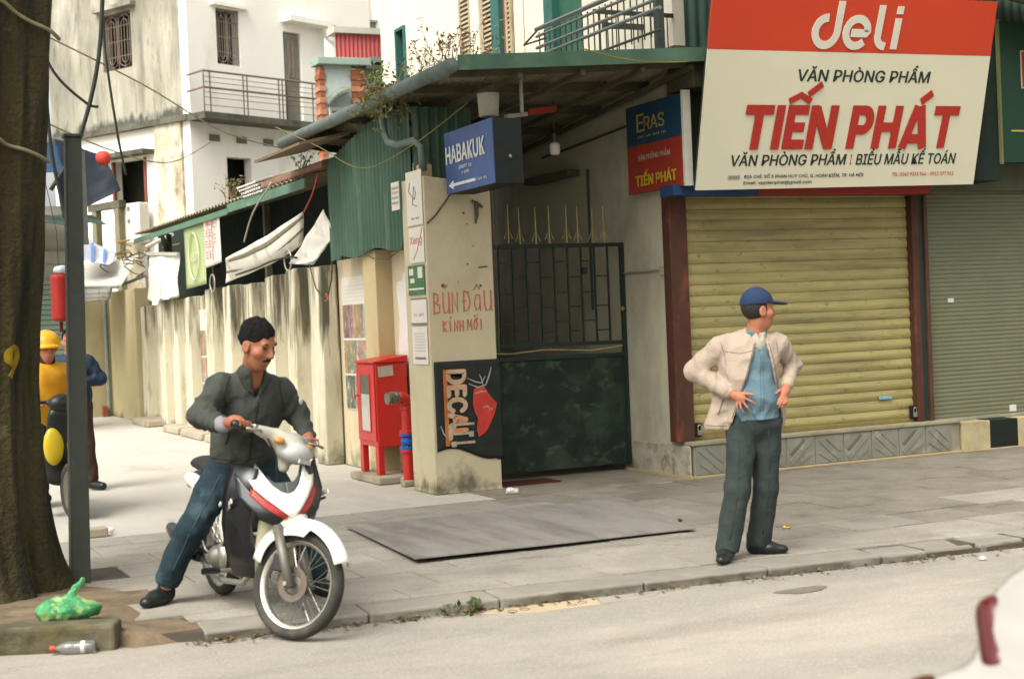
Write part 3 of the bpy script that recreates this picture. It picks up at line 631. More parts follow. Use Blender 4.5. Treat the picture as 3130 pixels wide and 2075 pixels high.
m_hole = M('plaster_hole', '5d5645', rough=1, bump=0)
for (hx_, hz, r) in ((.38, 2.52, .012), (.41, 2.42, .008), (.46, 2.22, .007), (.40, 2.06, .010), (.39, 1.80, .011), (.3, 1.9, .006), (.15, 1.87, .02), (.52, 1.86, .014)):
    MB().lathe((hx_, .002, hz), (0, -1, 0), [(0, .004), (r*.7, .004), (r, .003)], 9).build('wall_hole', m_hole, pl)
MB().obox((.55, -.002, 2.0+.03), (.045, 0, .003), (0, .004, 0), (0, 0, .007)).build('bracket_mark', m_hole, pl)
lv = MB().tube([(.505, -.01, 2.62), (.5, -.03, 2.5), (.49, -.015, 2.42)], [.02, .016, .006], 6); lv.tube([(.46, -.02, 2.63), (.52, -.03, 2.6), (.56, -.02, 2.57)], .012, 6); lv.build('iron_hook', M('rusty_iron', '4e4a3a', var=.3, scale=20, rough=.8), pl)
MB().tube([(.02, -.006, 2.43), (.1, -.012, 2.50), (.2, -.012, 2.62), (.26, -.012, 2.70), (.28, -.05, 2.72)], .008, 5).build('cable', m_raft, pl)
# poster on the pillar front
po = thing('poster', 'black torn poster with vertical letters and a red shape on the pillar', 'poster', (.33, -.01, .78))
wv2 = wave(11)
def ps(u, v):
    x = .025+.655*u; z = (.345+.03*math.sin(u*5+.6)*(1-v)*2-.02*(u > .9)*(1-v))+(.845-.0*u)*v+(.0 if v < 1 else 0)
    return (x, -.012-.004*wv2(x*9, z*9)-.012*max(0, u-.9)*8*abs(wv2(3, z*7)), z)
MB().sheet(ps, 24, 24, (0, .003, 0)).build('sheet', M('black_poster', '191f19', var=.35, scale=5, rough=.6, bump=.2, stains=[('4a4a40', 3, None, .62, .74, .5), ('7d7a6c', 9, None, .70, .76, .5)]), po, smooth=True)
PO = (0, -.022, 0); PX, PY = (0, 0, -1), (1, 0, 0)       # letters lie on their side, reading downwards
m_pl = M('poster_cream', 'b0997c', var=.25, scale=9, rough=.7, bump=0, stains=[('b3622c', 3, None, .5, .66, .8), ('5d4a38', 14, None, .6, .7, .6)])
m_porange = M('poster_orange', 'a5622c', var=.3, scale=9, rough=.7, bump=0)
MB().box(.105, .145, -.0205, -.018, .43, 1.115).build('print_strip', m_porange, po)
lettering('DECAL', po, PO, PX, PY, -1.115, .13, .64, .205, m_pl, name='print_lettering', bold=.05, ext=.001)
faux('NHH', po, (0, -.0245, 0), PX, PY, -.66, .15, .25, .24, M('poster_grey', '9c917c', var=.3, scale=12, rough=.7), name='print_word')
pr = [(.40, .93), (.50, .96), (.53, .90), (.56, .86), (.575, .84), (.625, .79), (.60, .70), (.55, .60), (.50, .53), (.43, .49), (.415, .58), (.43, .66), (.40, .72), (.385, .8)]
MB().prism(pr, (0, -.0215, 0), (1, 0, 0), Z3, (0, .002, 0)).build('print_shape', M('poster_red', 'b2352a', var=.25, scale=8, rough=.6, bump=0, stains=[('c98a80', 10, None, .62, .7, .8)]), po)
m_pgw = M('poster_scratch', '8d8c80', var=.2, scale=20, rough=.8)
for pts in ([(.34, 1.03), (.42, .99), (.48, .98), (.52, 1.04)], [(.35, .98), (.44, .94), (.52, .96), (.56, 1.05), (.58, 1.12)], [(.46, 1.06), (.485, 1.0), (.49, .96)], [(.06, .62), (.09, .54), (.125, .505)], [(.40, .885), (.47, .90), (.53, .90)], [(.48, .755), (.53, .765), (.55, .74)]):
    MB().tube([(a, -.022, c) for a, c in pts], [.003]+[.008]*(len(pts)-2)+[.004], 5, flat=.4).build('scratch', m_pgw, po)
# notices down the alley side of the pillar
m_paper = M('white_paper', 'c6c1b6', var=.05, scale=9, rough=.8, bump=.1); m_pink = M('pink_print', 'b98078', var=.2, scale=20, rough=.8, bump=0); m_ink = M('grey_print', '6f6c6c', var=.2, scale=20, rough=.8, bump=0)
LX, LY = (0, -1, 0), (0, 0, 1)        # on a face that looks towards -x, letters run towards -y
def notice(label, y0, y1, z0, z1, mat, x=-.006):
    t = thing('notice', label, 'notice', (x, (y0+y1)/2, z0)); MB().box(x-.004, x, y0, y1, z0, z1).build('sheet', mat, t); return t
t = notice('tall white notice with a thin black sketch at the top of the pillar', .02, .40, 2.43, 2.92, m_paper)
MB().tube([(-.012, .30, 2.82), (-.012, .33, 2.74), (-.012, .27, 2.70), (-.012, .20, 2.66), (-.012, .16, 2.72), (-.012, .2, 2.78), (-.012, .25, 2.62), (-.012, .15, 2.6)], .004, 4).build('sketch', m_ink, t)
faux('MENS WEAR', t, (-.011, 0, 0), LX, LY, -.3, 2.48, .2, .02, m_ink, ext=.001)
t = notice('white notice with a pink handwritten word on the pillar', .02, .38, 2.09, 2.41, m_paper)
lettering('Xeng', t, (-.011, 0, 0), LX, LY, -.36, 2.24, .30, .09, m_pink, ext=.001, bold=.02); MB().tube([(-.012, .28, 2.12), (-.012, .18, 2.2), (-.012, .08, 2.34), (-.012, .04, 2.40)], .004, 4).build('pen_line', m_pink, t)
t = notice('green printed notice with white boxes on the pillar', .04, .44, 1.80, 2.07, M('green_print', '3f6b45', var=.3, scale=14, rough=.6, bump=0))
for a in ((.30, .40, 1.98, 2.04), (.08, .19, 1.95, 2.05), (.28, .38, 1.91, 1.95), (.06, .42, 1.845, 1.862)): MB().box(-.0135, -.0105, *a).build('print_block', m_paper, t)
t = notice('white notice with a dark border halfway down the pillar', .02, .40, 1.53, 1.77, m_paper)
MB().box(-.0135, -.0105, .02, .40, 1.53, 1.545).build('border', m_ink, t); MB().box(-.0135, -.0105, .02, .40, 1.758, 1.77).build('border', m_ink, t); faux('CHO THUE', t, (-.011, 0, 0), LX, LY, -.33, 1.6, .24, .035, m_pink, ext=.001)
t = notice('lowest white notice on the pillar beside the red cabinet', .03, .40, 1.17, 1.51, m_paper)
MB().box(-.0135, -.0105, .08, .34, 1.215, 1.235).build('print_block', m_ink, t)
for i in range(7): MB().box(-.0125, -.0105, .09, .34, 1.29+.026*i, 1.297+.026*i).build('print_line', M('faint_print', 'a8a49a', rough=.8, bump=0), t)
t = notice('white flyer with blue and red lines taped to the green sheet', .52, .72, 2.60, 2.86, m_paper, x=-.03)
for i, (z, mm) in enumerate(((2.80, m_ink), (2.755, m_pink), (2.71, M('blue_print', '6a7ea8', rough=.8, bump=0)), (2.66, m_ink))): faux('HÀ NỘI 24H', t, (-.036, 0, 0), LX, LY, -.70, z-.01, .16, .03, mm, ext=.001)
# ------------------------------------------------------------------ gate
m_gate = M('dark_green_iron', '1b2a22', var=.25, scale=9, rough=.6, bump=.2, stains=[('4a3a26', 7, None, .58, .7, .6)])
gt = thing('iron_gate', 'dark green iron gate with barred upper half and sheet metal lower half', 'gate', (1.45, .5, 0))
GY = .52
for a in (((.66, GY, 2.235), (2.31, GY, 2.235)), ((.66, GY, 1.29), (2.31, GY, 1.27)), ((.66, GY, 1.16), (2.31, GY, 1.15))): MB().beam(a[0], a[1], .035, .038).build('gate_rail', m_gate, gt, bevel=.003)
for xx in (.68, 2.29): MB().box(xx-.02, xx+.02, GY-.02, GY+.02, .06, 2.25).build('gate_post', m_gate, gt, bevel=.003)
xs = [.80+.148*i for i in range(10)]
bb = MB().box(-.008, .008, GY-.008, GY+.008, 1.29, 2.235).build('gate_bar', m_gate, gt, local=True); 
for i, xx in enumerate(xs):
    o = bb if i == 0 else copy_to(bb, gt)
    o.location = Vector((xx, 0, 0))-Vector((1.45, .5, 0))
rg = MB().box(.008, .14, GY-.006, GY+.006, -.006, .006).build('gate_rung', m_gate, gt, local=True); first = True
for i, xx in enumerate(xs[:-1]):
    for z in ((1.50, 1.78, 2.08) if i % 2 else (1.40, 1.64, 1.93)):
        o = rg if first else copy_to(rg, gt); first = False; o.location = Vector((xx, 0, z))-Vector((1.45, .5, 0))
m_sheetg = M('gate_sheet', '1b2820', var=.35, scale=2.5, rough=.75, bump=.3, bscale=40, stains=[('4d5540', 6, (1, 1, 1.6), .58, .72, .75), ('3c4a38', 2.5, None, .5, .7, .6), ('5d5a44', 9, (1, 1, 2), .62, .72, .7, (.7, .05)), ('6d6a58', 30, None, .70, .75, .6)])
MB().sheet(lambda u, v: (.66+1.65*u, GY+.004*math.sin(u*9+v*4), .07+1.08*v), 20, 14, (0, .004, 0)).build('sheet_panel', m_sheetg, gt)
m_sp = M('spike_rust', '9a9060', var=.3, scale=20, rough=.7)
spk = MB().cyl((0, GY, 2.25), (0, GY, 2.62), .011, .004, 5).build('gate_spike', m_sp, gt, local=True)
MB().tube([(-.045, GY, 2.29), (0, GY, 2.40), (.045, GY, 2.29)], .006, 4).build('spike_scroll', m_sp, spk, local=True)
for i in range(10):
    o = spk if i == 0 else copy_to(spk, gt); o.location = Vector((.75+.153*i, 0, random.Random(i).uniform(-.02, .02)))-Vector((1.45, .5, 0))
    o.rotation_euler = (0, random.Random(i+40).uniform(-.012, .012), 0)
    if i: c = copy_to(spk.children[0], o)
MB().tube([(.7, GY-.03, 1.235), (1.0, GY-.035, 1.21), (1.4, GY-.03, 1.235), (1.9, GY-.035, 1.205), (2.25, GY-.03, 1.235)], .006, 5).build('wire', m_sp, gt)
MB().box(.705, .76, GY-.05, GY-.02, 1.72, 1.80).build('latch', m_gate, gt, bevel=.004); MB().box(1.83, 1.88, GY-.05, GY-.02, 1.95, 2.02).build('latch', m_gate, gt, bevel=.004)
MB().lathe((2.26, GY-.03, 1.60), (0, -1, 0), [(0, .02), (.02, .018), (.025, 0)], 10).build('knob', M('brass', 'a08a4a', rough=.4, metal=.6, bump=0), gt)
gp = thing('gate_drainpipe', 'thin black hanging cables at the right side of the pillar', 'cable', (.68, .05, 2.2))
for dx in (.67, .70): MB().tube([(dx, .02, 2.75), (dx+.004, .02, 2.4), (dx-.004, .02, 2.0), (dx+.003, .03, 1.6), (dx-.01, .03, 1.25)], .007, 5).build('cable', m_raft, gp)
dm = thing('door_mat', 'dark red doormat lying in front of the gate', 'mat', (.98, .2, 0))
MB().box(.68, 1.3, .08, .42, .002, .014).build('pile', M('red_mat', '4a211b', var=.3, scale=20, rough=1, bump=.6, bscale=200), dm, bevel=.004)
# ------------------------------------------------------------------ alley wall with buttresses
m_aw = M('alley_plaster', 'c0b9a2', var=.08, scale=1.2, rough=.92, bump=.25, bscale=45, fine=.05,
         stains=[('8f8465', 1.6, (1.6, 1.6, .3), .50, .70, .55),
                 ('26281d', 3.0, (2.2, 2.2, .16), .46, .58, .85, (.2, 1.6)),
                 ('565339', 5.0, (3, 3, .22), .50, .64, .8, (.0, 1.4)),
                 ('454a33', 2.6, (1.2, 1.2, .9), .42, .60, .85, (.75, .05)),
                 ('806a48', 4, (2, 2, .5), .55, .7, .5)])
m_aw2 = M('near_alley_plaster', 'c2b598', var=.06, scale=1.4, rough=.92, bump=.2, fine=.04,
          stains=[('9b8a64', 2, (1, 1, .5), .52, .75, .4), ('45492f', 2.4, (1, 1, .8), .40, .58, .85, (.70, .1)), ('7e7350', 4, None, .5, .66, .5, (.5, 0))])
aw = thing('alley_wall', 'stained cream wall with buttresses along the alley', 'wall', (.4, 8, 0))
def top(y): return 2.26-.022*(y-2)+.03*math.sin(y*1.7)
ys = [3.95+.3*i for i in range(44)]
b = MB(); n = len(ys)
vs = [(xx, y, z) for y in ys for xx, z in ((.30, 0), (.30, top(y)), (.55, top(y)+.01), (.55, 0))]
b.add(vs, [(4*i+k, 4*i+(k+1) % 4, 4*i+4+(k+1) % 4, 4*i+4+k) for i in range(n-1) for k in range(4)]+[(3, 2, 1, 0), tuple(4*(n-1)+k for k in range(4))])
b.build('wall_face', m_aw, aw)
for y0 in (3.47, 4.5, 5.4, 6.4, 7.5, 8.5, 9.9, 10.75, 11.75, 13.2, 14.2, 15.3):
    w_ = .34 if y0 < 6 else .38; t_ = top(y0)
    MB().hexa([(.115, y0, 0), (.32, y0, 0), (.32, y0+w_, 0), (.115, y0+w_, 0), (.135, y0, t_-.0), (.32, y0, t_+.012), (.32, y0+w_, t_-.012), (.135, y0+w_, t_-.02)]).build('buttress', m_aw, aw, bevel=.012)
for y0, y1 in ((6.9, 8.2), (8.4, 9.7), (9.9, 10.9), (12.1, 13.4)):
    MB().hexa([(-.14, y0, 0), (.3, y0, 0), (.3, y1, 0), (-.14, y1, 0), (-.12, y0, .10), (.3, y0, .12), (.3, y1, .12), (-.12, y1, .10)]).build('footing', M('footing_concrete', '9a907c', var=.2, scale=4, rough=.95, bump=.4, stains=[('5a5644', 3, None, .5, .7, .7)]), aw, bevel=.02)
nw = thing('alley_wall', 'clean cream wall section behind the red fire cabinet', 'wall', (.45, 2, 0))
b = MB(); ys = [.5+.25*i for i in range(13)]
b.add([(xx, y, z) for y in ys for xx, z in ((.34, 0), (.34, 2.27), (.6, 2.28), (.6, 0))], [(4*i+k, 4*i+(k+1) % 4, 4*i+4+(k+1) % 4, 4*i+4+k) for i in range(12) for k in range(4)]+[(3, 2, 1, 0), tuple(48+k for k in range(4))])
b.build('wall_face', m_aw2, nw)
MB().hexa([(.16, 1.78, 0), (.36, 1.78, 0), (.36, 2.16, 0), (.16, 2.16, 0), (.16, 1.78, 2.3), (.36, 1.78, 2.3), (.36, 2.16, 2.3), (.16, 2.16, 2.3)]).build('buttress', M('tan_buttress', 'b3a27c', var=.06, scale=1.5, rough=.92, stains=[('9a7a40', 1.2, None, .5, .7, .4), ('4a4a34', 3, None, .42, .6, .8, (.4, 0))]), nw, bevel=.01)
# bare white patch where a bill was torn off
pt = [(1.18, 1.02), (1.62, 1.02), (1.67, 1.3), (1.60, 1.6), (1.66, 1.86), (1.64, 1.96), (1.50, 1.97), (1.47, 2.05), (1.40, 2.04), (1.33, 1.94), (1.30, 1.8), (1.22, 1.6), (1.2, 1.3)]
MB().prism(pt, (.337, 0, 0), (0, 1, 0), Z3, (-.003, 0, 0)).build('torn_bill', M('torn_white', 'cfc9c2', var=.04, scale=6, rough=.85), nw)
# posters with photographs on the alley wall
def photo_poster(label, x, y0, y1, z0, z1, seed, cols):
    t = thing('photo_poster', label, 'poster', (x, (y0+y1)/2, z0)); MB().box(x-.004, x, y0, y1, z0, z1).build('sheet', m_paper, t)
    rr_ = random.Random(seed); H = z1-z0; hz = z1-H*.2
    faux('A&B', t, (x-.0045, 0, 0), LX, LY, -(y0+.22), z1-.12, .15, .07, m_ink, ext=.001) if H > 1.3 else None
    for i in range(5): MB().box(x-.0058, x-.0045, y0+.30, y1-.06, hz+.03+.04*i, hz+.034+.04*i).build('print_line', MATS['faint_print'], t)
    rows_ = 3; hh = (hz-z0)/rows_
    for r_ in range(rows_):
        za, zb = z0+r_*hh+.012, z0+(r_+1)*hh-.012; cuts = sorted([y0+.01, y0+(y1-y0)*rr_.uniform(.28, .38), y0+(y1-y0)*rr_.uniform(.6, .7), y1-.01])
        for c_ in range(3):
            MB().box(x-.007, x-.0045, cuts[c_]+.006, cuts[c_+1]-.006, za, zb).build('photo', cols[(r_*3+c_) % len(cols)], t)
ph = [M('photo_print_%d' % i, c, var=.35, scale=5, rough=.5, bump=0, fine=.2, stains=[(d, 9, (1, 1, .6), .48, .62, .85), (e, 14, None, .56, .66, .8)]) for i, (c, d, e) in enumerate((
    ('9a7a68', '6d4a3c', 'c9b8a8'), ('a88a78', '5c5a52', 'c2a48c'), ('55604f', '8f8a7a', 'c8c6ba'), ('a5846a', 'b97a5c', '4e453c'), ('8f8578', 'b86e50', 'd0c4b4'), ('6f7a64', 'a5805c', 'c4b49c'), ('a0a09c', '7d8f9c', 'cfcac0'), ('9c8468', '58604c', 'cc9a66'), ('94766a', '4c4c58', 'c8a890')))]
photo_poster('tall photo poster with white header near the fire cabinet', .336, 2.30, 3.36, .62, 2.07, 2, ph)
photo_poster('narrow photo poster far along the stained alley wall', .290, 9.35, 10.05, .35, 1.86, 5, ph)
# ------------------------------------------------------------------ red fire hose cabinet
m_red = M('fire_red', 'b3211a', var=.08, scale=3, rough=.38, bump=.06, spec=.5, stains=[('8c1c14', 3, None, .55, .75, .5)])
cbn = thing('fire_hose_cabinet', 'red metal fire hose cabinet on four legs beside the pillar', 'cabinet', (.12, 1.6, 0))
CX0, CX1, CY0, CY1 = -.045, .285, 1.34, 1.88
MB().box(CX0, CX1, CY0, CY1, .345, 1.165).build('body', m_red, cbn, bevel=.008)
MB().hexa([(CX0-.025, CY0-.012, 1.168), (CX1+.01, CY0-.012, 1.168), (CX1+.01, CY1+.02, 1.168), (CX0-.025, CY1+.02, 1.168), (CX0-.025, CY0-.012, 1.182), (CX1+.01, CY0-.012, 1.235), (CX1+.01, CY1+.02, 1.235), (CX0-.025, CY1+.02, 1.182)]).build('lid', m_red, cbn, bevel=.006)
for lx in (CX0+.03, CX1-.03):
    for ly in (CY0+.045, CY1-.045): MB().box(lx-.03, lx+.03, ly-.045, ly+.045, .075, .345).build('leg', m_red, cbn, bevel=.004)
dr = MB().box(CX0-.014, CX0-.001, CY0+.015, CY1-.015, .40, 1.15).build('door', m_red, cbn, bevel=.004)
MB().box(CX0-.019, CX0-.0145, 1.49, 1.73, .50, .86).build('window', M('cabinet_glass', 'a5a69c', var=.12, scale=4, rough=.15, bump=0, spec=.6), dr)
MB().box(CX0-.019, CX0-.0145, 1.49, 1.73, .861, 1.05).build('window', M('cabinet_glass_dark', '4d5148', var=.15, scale=5, rough=.15, bump=0, spec=.6), dr)
for a in ((1.475, 1.489, .485, 1.065), (1.731, 1.745, .485, 1.065), (1.489, 1.731, .485, .499), (1.489, 1.731, 1.051, 1.065)): MB().box(CX0-.022, CX0-.0145, *a).build('window_trim', m_red, dr)
MB().tube([(CX0-.015, 1.83, .84), (CX0-.05, 1.83, .84), (CX0-.05, 1.83, .80)], .011, 6).build('handle', m_red, dr)
MB().obox((.06, CY0-.004, 1.085), (.078, 0, .006), (0, .003, 0), (-.003, 0, .05)).build('instruction_plate', M('plate_paper', 'a59c8e', var=.15, scale=40, rough=.7), cbn)
bs = thing('concrete_slab', 'flat concrete slab under the red fire cabinet', 'slab', (.05, 1.4, 0))
m_slabc = M('slab_concrete', '978d78', var=.15, scale=5, rough=.95, bump=.4, stains=[('5f5844', 4, None, .5, .7, .6)])
MB().box(-.13, .34, 1.13, 1.98, 0, .072).build('slab', m_slabc, bs, bevel=.015)
for i, (a, b_, l) in enumerate((((.02, .12), (.80, .90), 'broken brick lying by the hydrant pipe'), ((.10, .30), (.985, 1.12), 'small concrete block between cabinet base and hydrant pipe'))):
    q = thing('broken_brick', l, 'brick', ((a[0]+a[1])/2, (b_[0]+b_[1])/2, 0)); MB().box(a[0]-.02, a[1], b_[0], b_[1], 0, .055+.01*i).build('lump', m_slabc, q, bevel=.014)
# ------------------------------------------------------------------ hydrant pipe
hy = thing('hydrant_pipe', 'red standpipe with blue flanged valve and metal hose coupling', 'hydrant', (.1, .93, 0))
PX0, PY0 = .105, .93
MB().lathe((PX0, PY0, 0), Z3, [(.0, .0), (.052, .0), (.052, .32), (.075, .32), (.075, .345), (0, .345)], 20).build('lower_pipe', m_red, hy, smooth=False)
m_blue = M('valve_blue', '24549a', var=.12, scale=8, rough=.45, bump=.1)
MB().lathe((PX0, PY0, .346), Z3, [(0, 0), (.078, 0), (.078, .022), (.05, .03), (.062, .05), (.068, .075), (.062, .10), (.05, .12), (.078, .128), (.078, .15), (0, .15)], 24).build('valve', m_blue, hy)
MB().lathe((PX0, PY0, .497), Z3, [(0, 0), (.075, 0), (.075, .024), (.05, .03), (.048, .22), (.06, .225), (.06, .26), (.045, .265)], 20).build('upper_pipe', m_red, hy)
for i in range(6):
    a = i*math.pi/3
    for z in (.335, .485): MB().cyl((PX0+.064*math.cos(a), PY0+.064*math.sin(a), z), (PX0+.064*math.cos(a), PY0+.064*math.sin(a), z+.045), .009, .009, 6).build('bolt', m_lockw, hy)
MB().tube([(PX0, PY0, .74), (PX0, PY0, .80), (PX0-.012, PY0-.004, .83), (PX0-.05, PY0-.01, .845), (PX0-.09, PY0-.016, .845)], [.05, .052, .055, .05, .05], 14).build('elbow', m_red, hy, smooth=True)
m_met = M('dull_metal', '827f74', var=.25, scale=12, rough=.4, metal=.75, bump=.15)
MB().lathe((PX0-.09, PY0-.016, .845), (-1, -.16, -.05), [(0, 0), (.056, 0), (.056, .03), (.05, .035), (.062, .045), (.062, .075), (.045, .08), (.058, .09), (.056, .115), (.03, .12), (0, .12)], 16).build('coupling', m_met, hy)
# ------------------------------------------------------------------ green corrugated sheet above the wall
m_gcor = M('green_corrugated', '3f5a49', var=.12, scale=2, rough=.6, bump=.1, stains=[('2f4a3b', 1.6, (1, 1, .4), .5, .7, .5), ('7d8a74', 3, (2, 2, .2), .52, .70, .5), ('7a6a48', 4, None, .64, .76, .4)])
gc = thing('corrugated_sheet', 'green corrugated metal sheet hung above the alley wall', 'metal sheet', (.1, 1.7, 2.8))
def gs_(u, v):
    y = .52+2.45*u; zb = 2.27+.03*math.sin(y*5)-(.05 if y > 2.6 else 0); zt = min(3.55, 3.6-.0*y)-(.18*(y-1.6) if y > 1.6 else 0)
    return (.10+.019*math.cos(2*math.pi*y/.098), y, zb+(zt-zb)*v)
MB().sheet(gs_, 320, 3, (.005, 0, 0)).build('sheet', m_gcor, gc)
MB().sheet(lambda u, v: (.12+.6*u, .50+.019*math.cos(2*math.pi*.6*u/.098), 2.88+.67*v), 80, 2, (0, .005, 0)).build('return_sheet', m_gcor, gc)
cw = thing('clothes_line', 'loose dark wire sagging along the top of the cream wall', 'wire', (.1, 1.8, 2.2))
MB().tube([(.13, 2.6, 2.32), (.10, 2.0, 2.30), (.08, 1.6, 2.2), (.08, 1.2, 2.17), (.08, .8, 2.25), (.05, .6, 2.4)], .006, 5).build('wire', m_raft, cw)
cw = thing('loose_cable', 'dark cable looping down the wall beside the photo poster', 'cable', (.3, 3.2, 2))
MB().tube([(.12, 2.95, 2.5), (.12, 3.0, 2.3), (.12, 3.05, 2.05), (.12, 3.2, 1.88), (.12, 3.4, 1.86), (.11, 3.6, 1.98), (.11, 3.8, 2.25)], .008, 5).build('wire', m_raft, cw)
MB().tube([(.10, 3.2, 1.90), (.10, 3.15, 1.84), (.1, 3.25, 1.82)], .01, 5).build('red_tape', M('red_tape', 'a8443a', rough=.6), cw)
# ------------------------------------------------------------------ shed behind the alley wall
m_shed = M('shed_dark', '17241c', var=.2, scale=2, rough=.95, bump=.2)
sd = thing('alley_shed', 'dark open shed with green roof edge behind the alley wall', 'shed', (1.2, 8, 0))
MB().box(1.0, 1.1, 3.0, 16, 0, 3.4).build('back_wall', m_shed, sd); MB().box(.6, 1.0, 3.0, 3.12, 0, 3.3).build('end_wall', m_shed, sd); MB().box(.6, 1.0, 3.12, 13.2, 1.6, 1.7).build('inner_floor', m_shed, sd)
MB().sheet(lambda u, v: (.02+1.1*u, 3.6+9.6*v, 3.22+.14*u+.018*math.cos(9.6*v/.09*2*math.pi/2)), 4, 260, (0, 0, .008)).build('roof_sheet', m_croof, sd)
m_gf2 = M('pale_green_fascia', '53705d', var=.15, scale=4, rough=.7, stains=[('3d5a48', 3, None, .5, .7, .5), ('b8b8a0', 4, None, .6, .75, .4)])
MB().box(.0, .025, 3.5, 6.9, 3.08, 3.19).build('fascia', m_gf2, sd); MB().box(.0, .025, 6.9, 13.2, 3.06, 3.14).build('fascia', m_gf2, sd)
for y_ in (3.7, 6.9, 9.8, 12.9): MB().box(.5, .58, y_, y_+.08, 2.0, 3.2).build('post', m_raft, sd)
MB().beam((.5, 12.6, 2.6), (.05, 11.2, 3.08), .06, .06).build('strut', M('strut_green', '465c46', rough=.8), sd)
bx = thing('brown_roof', 'brown corrugated roof edge with plants above the green shed', 'roof', (.6, 4.1, 3.3))
MB().sheet(lambda u, v: (.02+1.0*u, 2.9+2.4*v, 3.25+.2*u+.012*math.cos(2.4*v/.08*2*math.pi)), 4, 130, (0, 0, .06)).build('roof_sheet', M('rust_roof', '7d5f4e', var=.2, scale=4, rough=.85, stains=[('4c3f34', 3, None, .5, .7, .6)]), bx)
wr = thing('white_roof_sheet', 'white corrugated roofing offcut stacked on the shed', 'roof sheet', (.4, 5.6, 3.3))
for i in range(4): MB().sheet(lambda u, v: (-.02+.7*u, 5.1+.9*v+.1*i, 3.20+.045*i+.2*u+.012*math.cos(.9*v/.1*2*math.pi)), 3, 44, (0, 0, .006)).build('sheet', M('white_sheet', 'b9b6ab', var=.1, scale=5, rough=.6), wr)
# hanging banners
m_gb = M('lime_banner', '98a376', var=.08, scale=3, rough=.7, bump=.1); 
def banner(name, label, y0, y1, zt0, zt1, zb0, zb1, x, mat, bow=.02):
    t = thing(name, label, 'banner', (x, (y0+y1)/2, zb0)); wv_ = wave(int(y0*10))
    MB().sheet(lambda u, v: (x+bow*math.sin(u*3.1)*math.sin(v*3.1)+.01*wv_(u*3, v*3), y0+(y1-y0)*u, (zb0+(zb1-zb0)*u)*(1-v)+(zt0+(zt1-zt0)*u)*v), 10, 12, (.004, 0, 0)).build('cloth', mat, t, smooth=True); return t
t = banner('lime_banner', 'lime green vertical banner hanging over the alley wall', 8.40, 9.66, 3.06, 3.06, 2.20, 2.17, .05, m_gb)
ring = [(.034, 9.03+.30*math.cos(a), 2.62+.34*math.sin(a)) for a in [2*math.pi*i/20 for i in range(20)]]
MB().tube(ring, .012, 4, closed=True).build('print_ring', M('banner_pale', 'b4bd94', rough=.8), t); faux('CHANH', t, (.034, 0, 0), LX, LY, -9.22, 2.55, .38, .14, MATS['banner_pale'], ext=.001, bold=.01)
t = banner('white_banner', 'white banner with red printed characters beside the lime banner', 7.45, 8.36, 3.11, 3.12, 2.46, 2.42, .03, m_paper)
m_rp = M('red_print', 'b04a40', var=.2, scale=20, rough=.8, bump=0)
for c_, yy in enumerate((8.22, 8.0)):
    for r_ in range(4):
        q_ = MB(); rc = random.Random(c_*9+r_); y0_, z0_ = yy, 2.52+.15*r_
        for k_ in range(3): q_.box(.0105, .0135, y0_-.13, y0_-.02, z0_+.02+.04*k_, z0_+.034+.04*k_)
        for k_ in range(2): ya_ = y0_-.03-rc.uniform(0, .09); q_.box(.0098, .0104, ya_-.012, ya_, z0_+.01, z0_+.118)
        q_.build('print_character', m_rp, t)
faux('CƠM PHỞ', t, (.014, 0, 0), (0, 0, -1), LX, -3.08, -7.70, .36, .1, m_rp, ext=.001, bold=.02); MB().box(.013, .016, 7.82, 7.84, 2.5, 3.05).build('print_line', m_ink, t)
# tarpaulins slung under the shed
m_tarp = M('striped_tarp', 'd8d5cb', var=.05, scale=3, rough=.7, bump=.1, stains=[('8d8a76', 2.4, (1, 1, 1), .56, .68, .6)])
def tarp(label, P, mat=m_tarp, sag=.12, seed=1, stripe=None):
    t = thing('tarpaulin', label, 'tarpaulin', P[0]); wv_ = wave(seed); A, B, Cc, Dd = [Vector(p) for p in P]
    def fn(u, v):
        p = (A*(1-u)+B*u)*(1-v)+(Dd*(1-u)+Cc*u)*v; return p+V(.03*wv_(u*5, v*5), .02*wv_(u*4, v*6), -sag*math.sin(math.pi*u)*math.sin(math.pi*v*.9+.1)+.02*wv_(u*7, v*2))
    MB().sheet(fn, 16, 16, (.0, .002, .004)).build('cloth', mat, t, smooth=True)
    for k in (stripe or ()):
        MB().sheet(lambda u, v: fn(u, k+.10*v)+V(-.006, -.004, .008), 16, 3, (.0, .002, .003)).build('stripe', M('tarp_stripe', '77735f', var=.2, scale=5, rough=.8), t, smooth=True)
    return t
tarp('white tarpaulin with grey stripes slung down over the alley wall', [(.02, 3.70, 2.82), (-.1, 6.65, 2.47), (.05, 7.3, 2.17), (.2, 4.2, 2.50)], seed=2, stripe=(.12, .52))
tarp('smaller white tarpaulin under the rusty roof beside the green sheet', [(.03, 2.95, 2.80), (.03, 4.35, 2.26), (.12, 3.7, 2.24), (.12, 2.92, 2.52)], seed=5)
tarp('white plastic sheet hanging from the far shed edge', [(.05, 12.2, 2.82), (.05, 10.05, 2.70), (.05, 10.15, 2.06), (.05, 12.55, 2.07)], sag=.02, seed=8)
MB().beam((.03, 12.25, 2.84), (.03, 10.0, 2.71), .04, .05).build('clip_bar', M('bar_grey', 'a6a499', rough=.5), COL.objects['tarpaulin.002'])
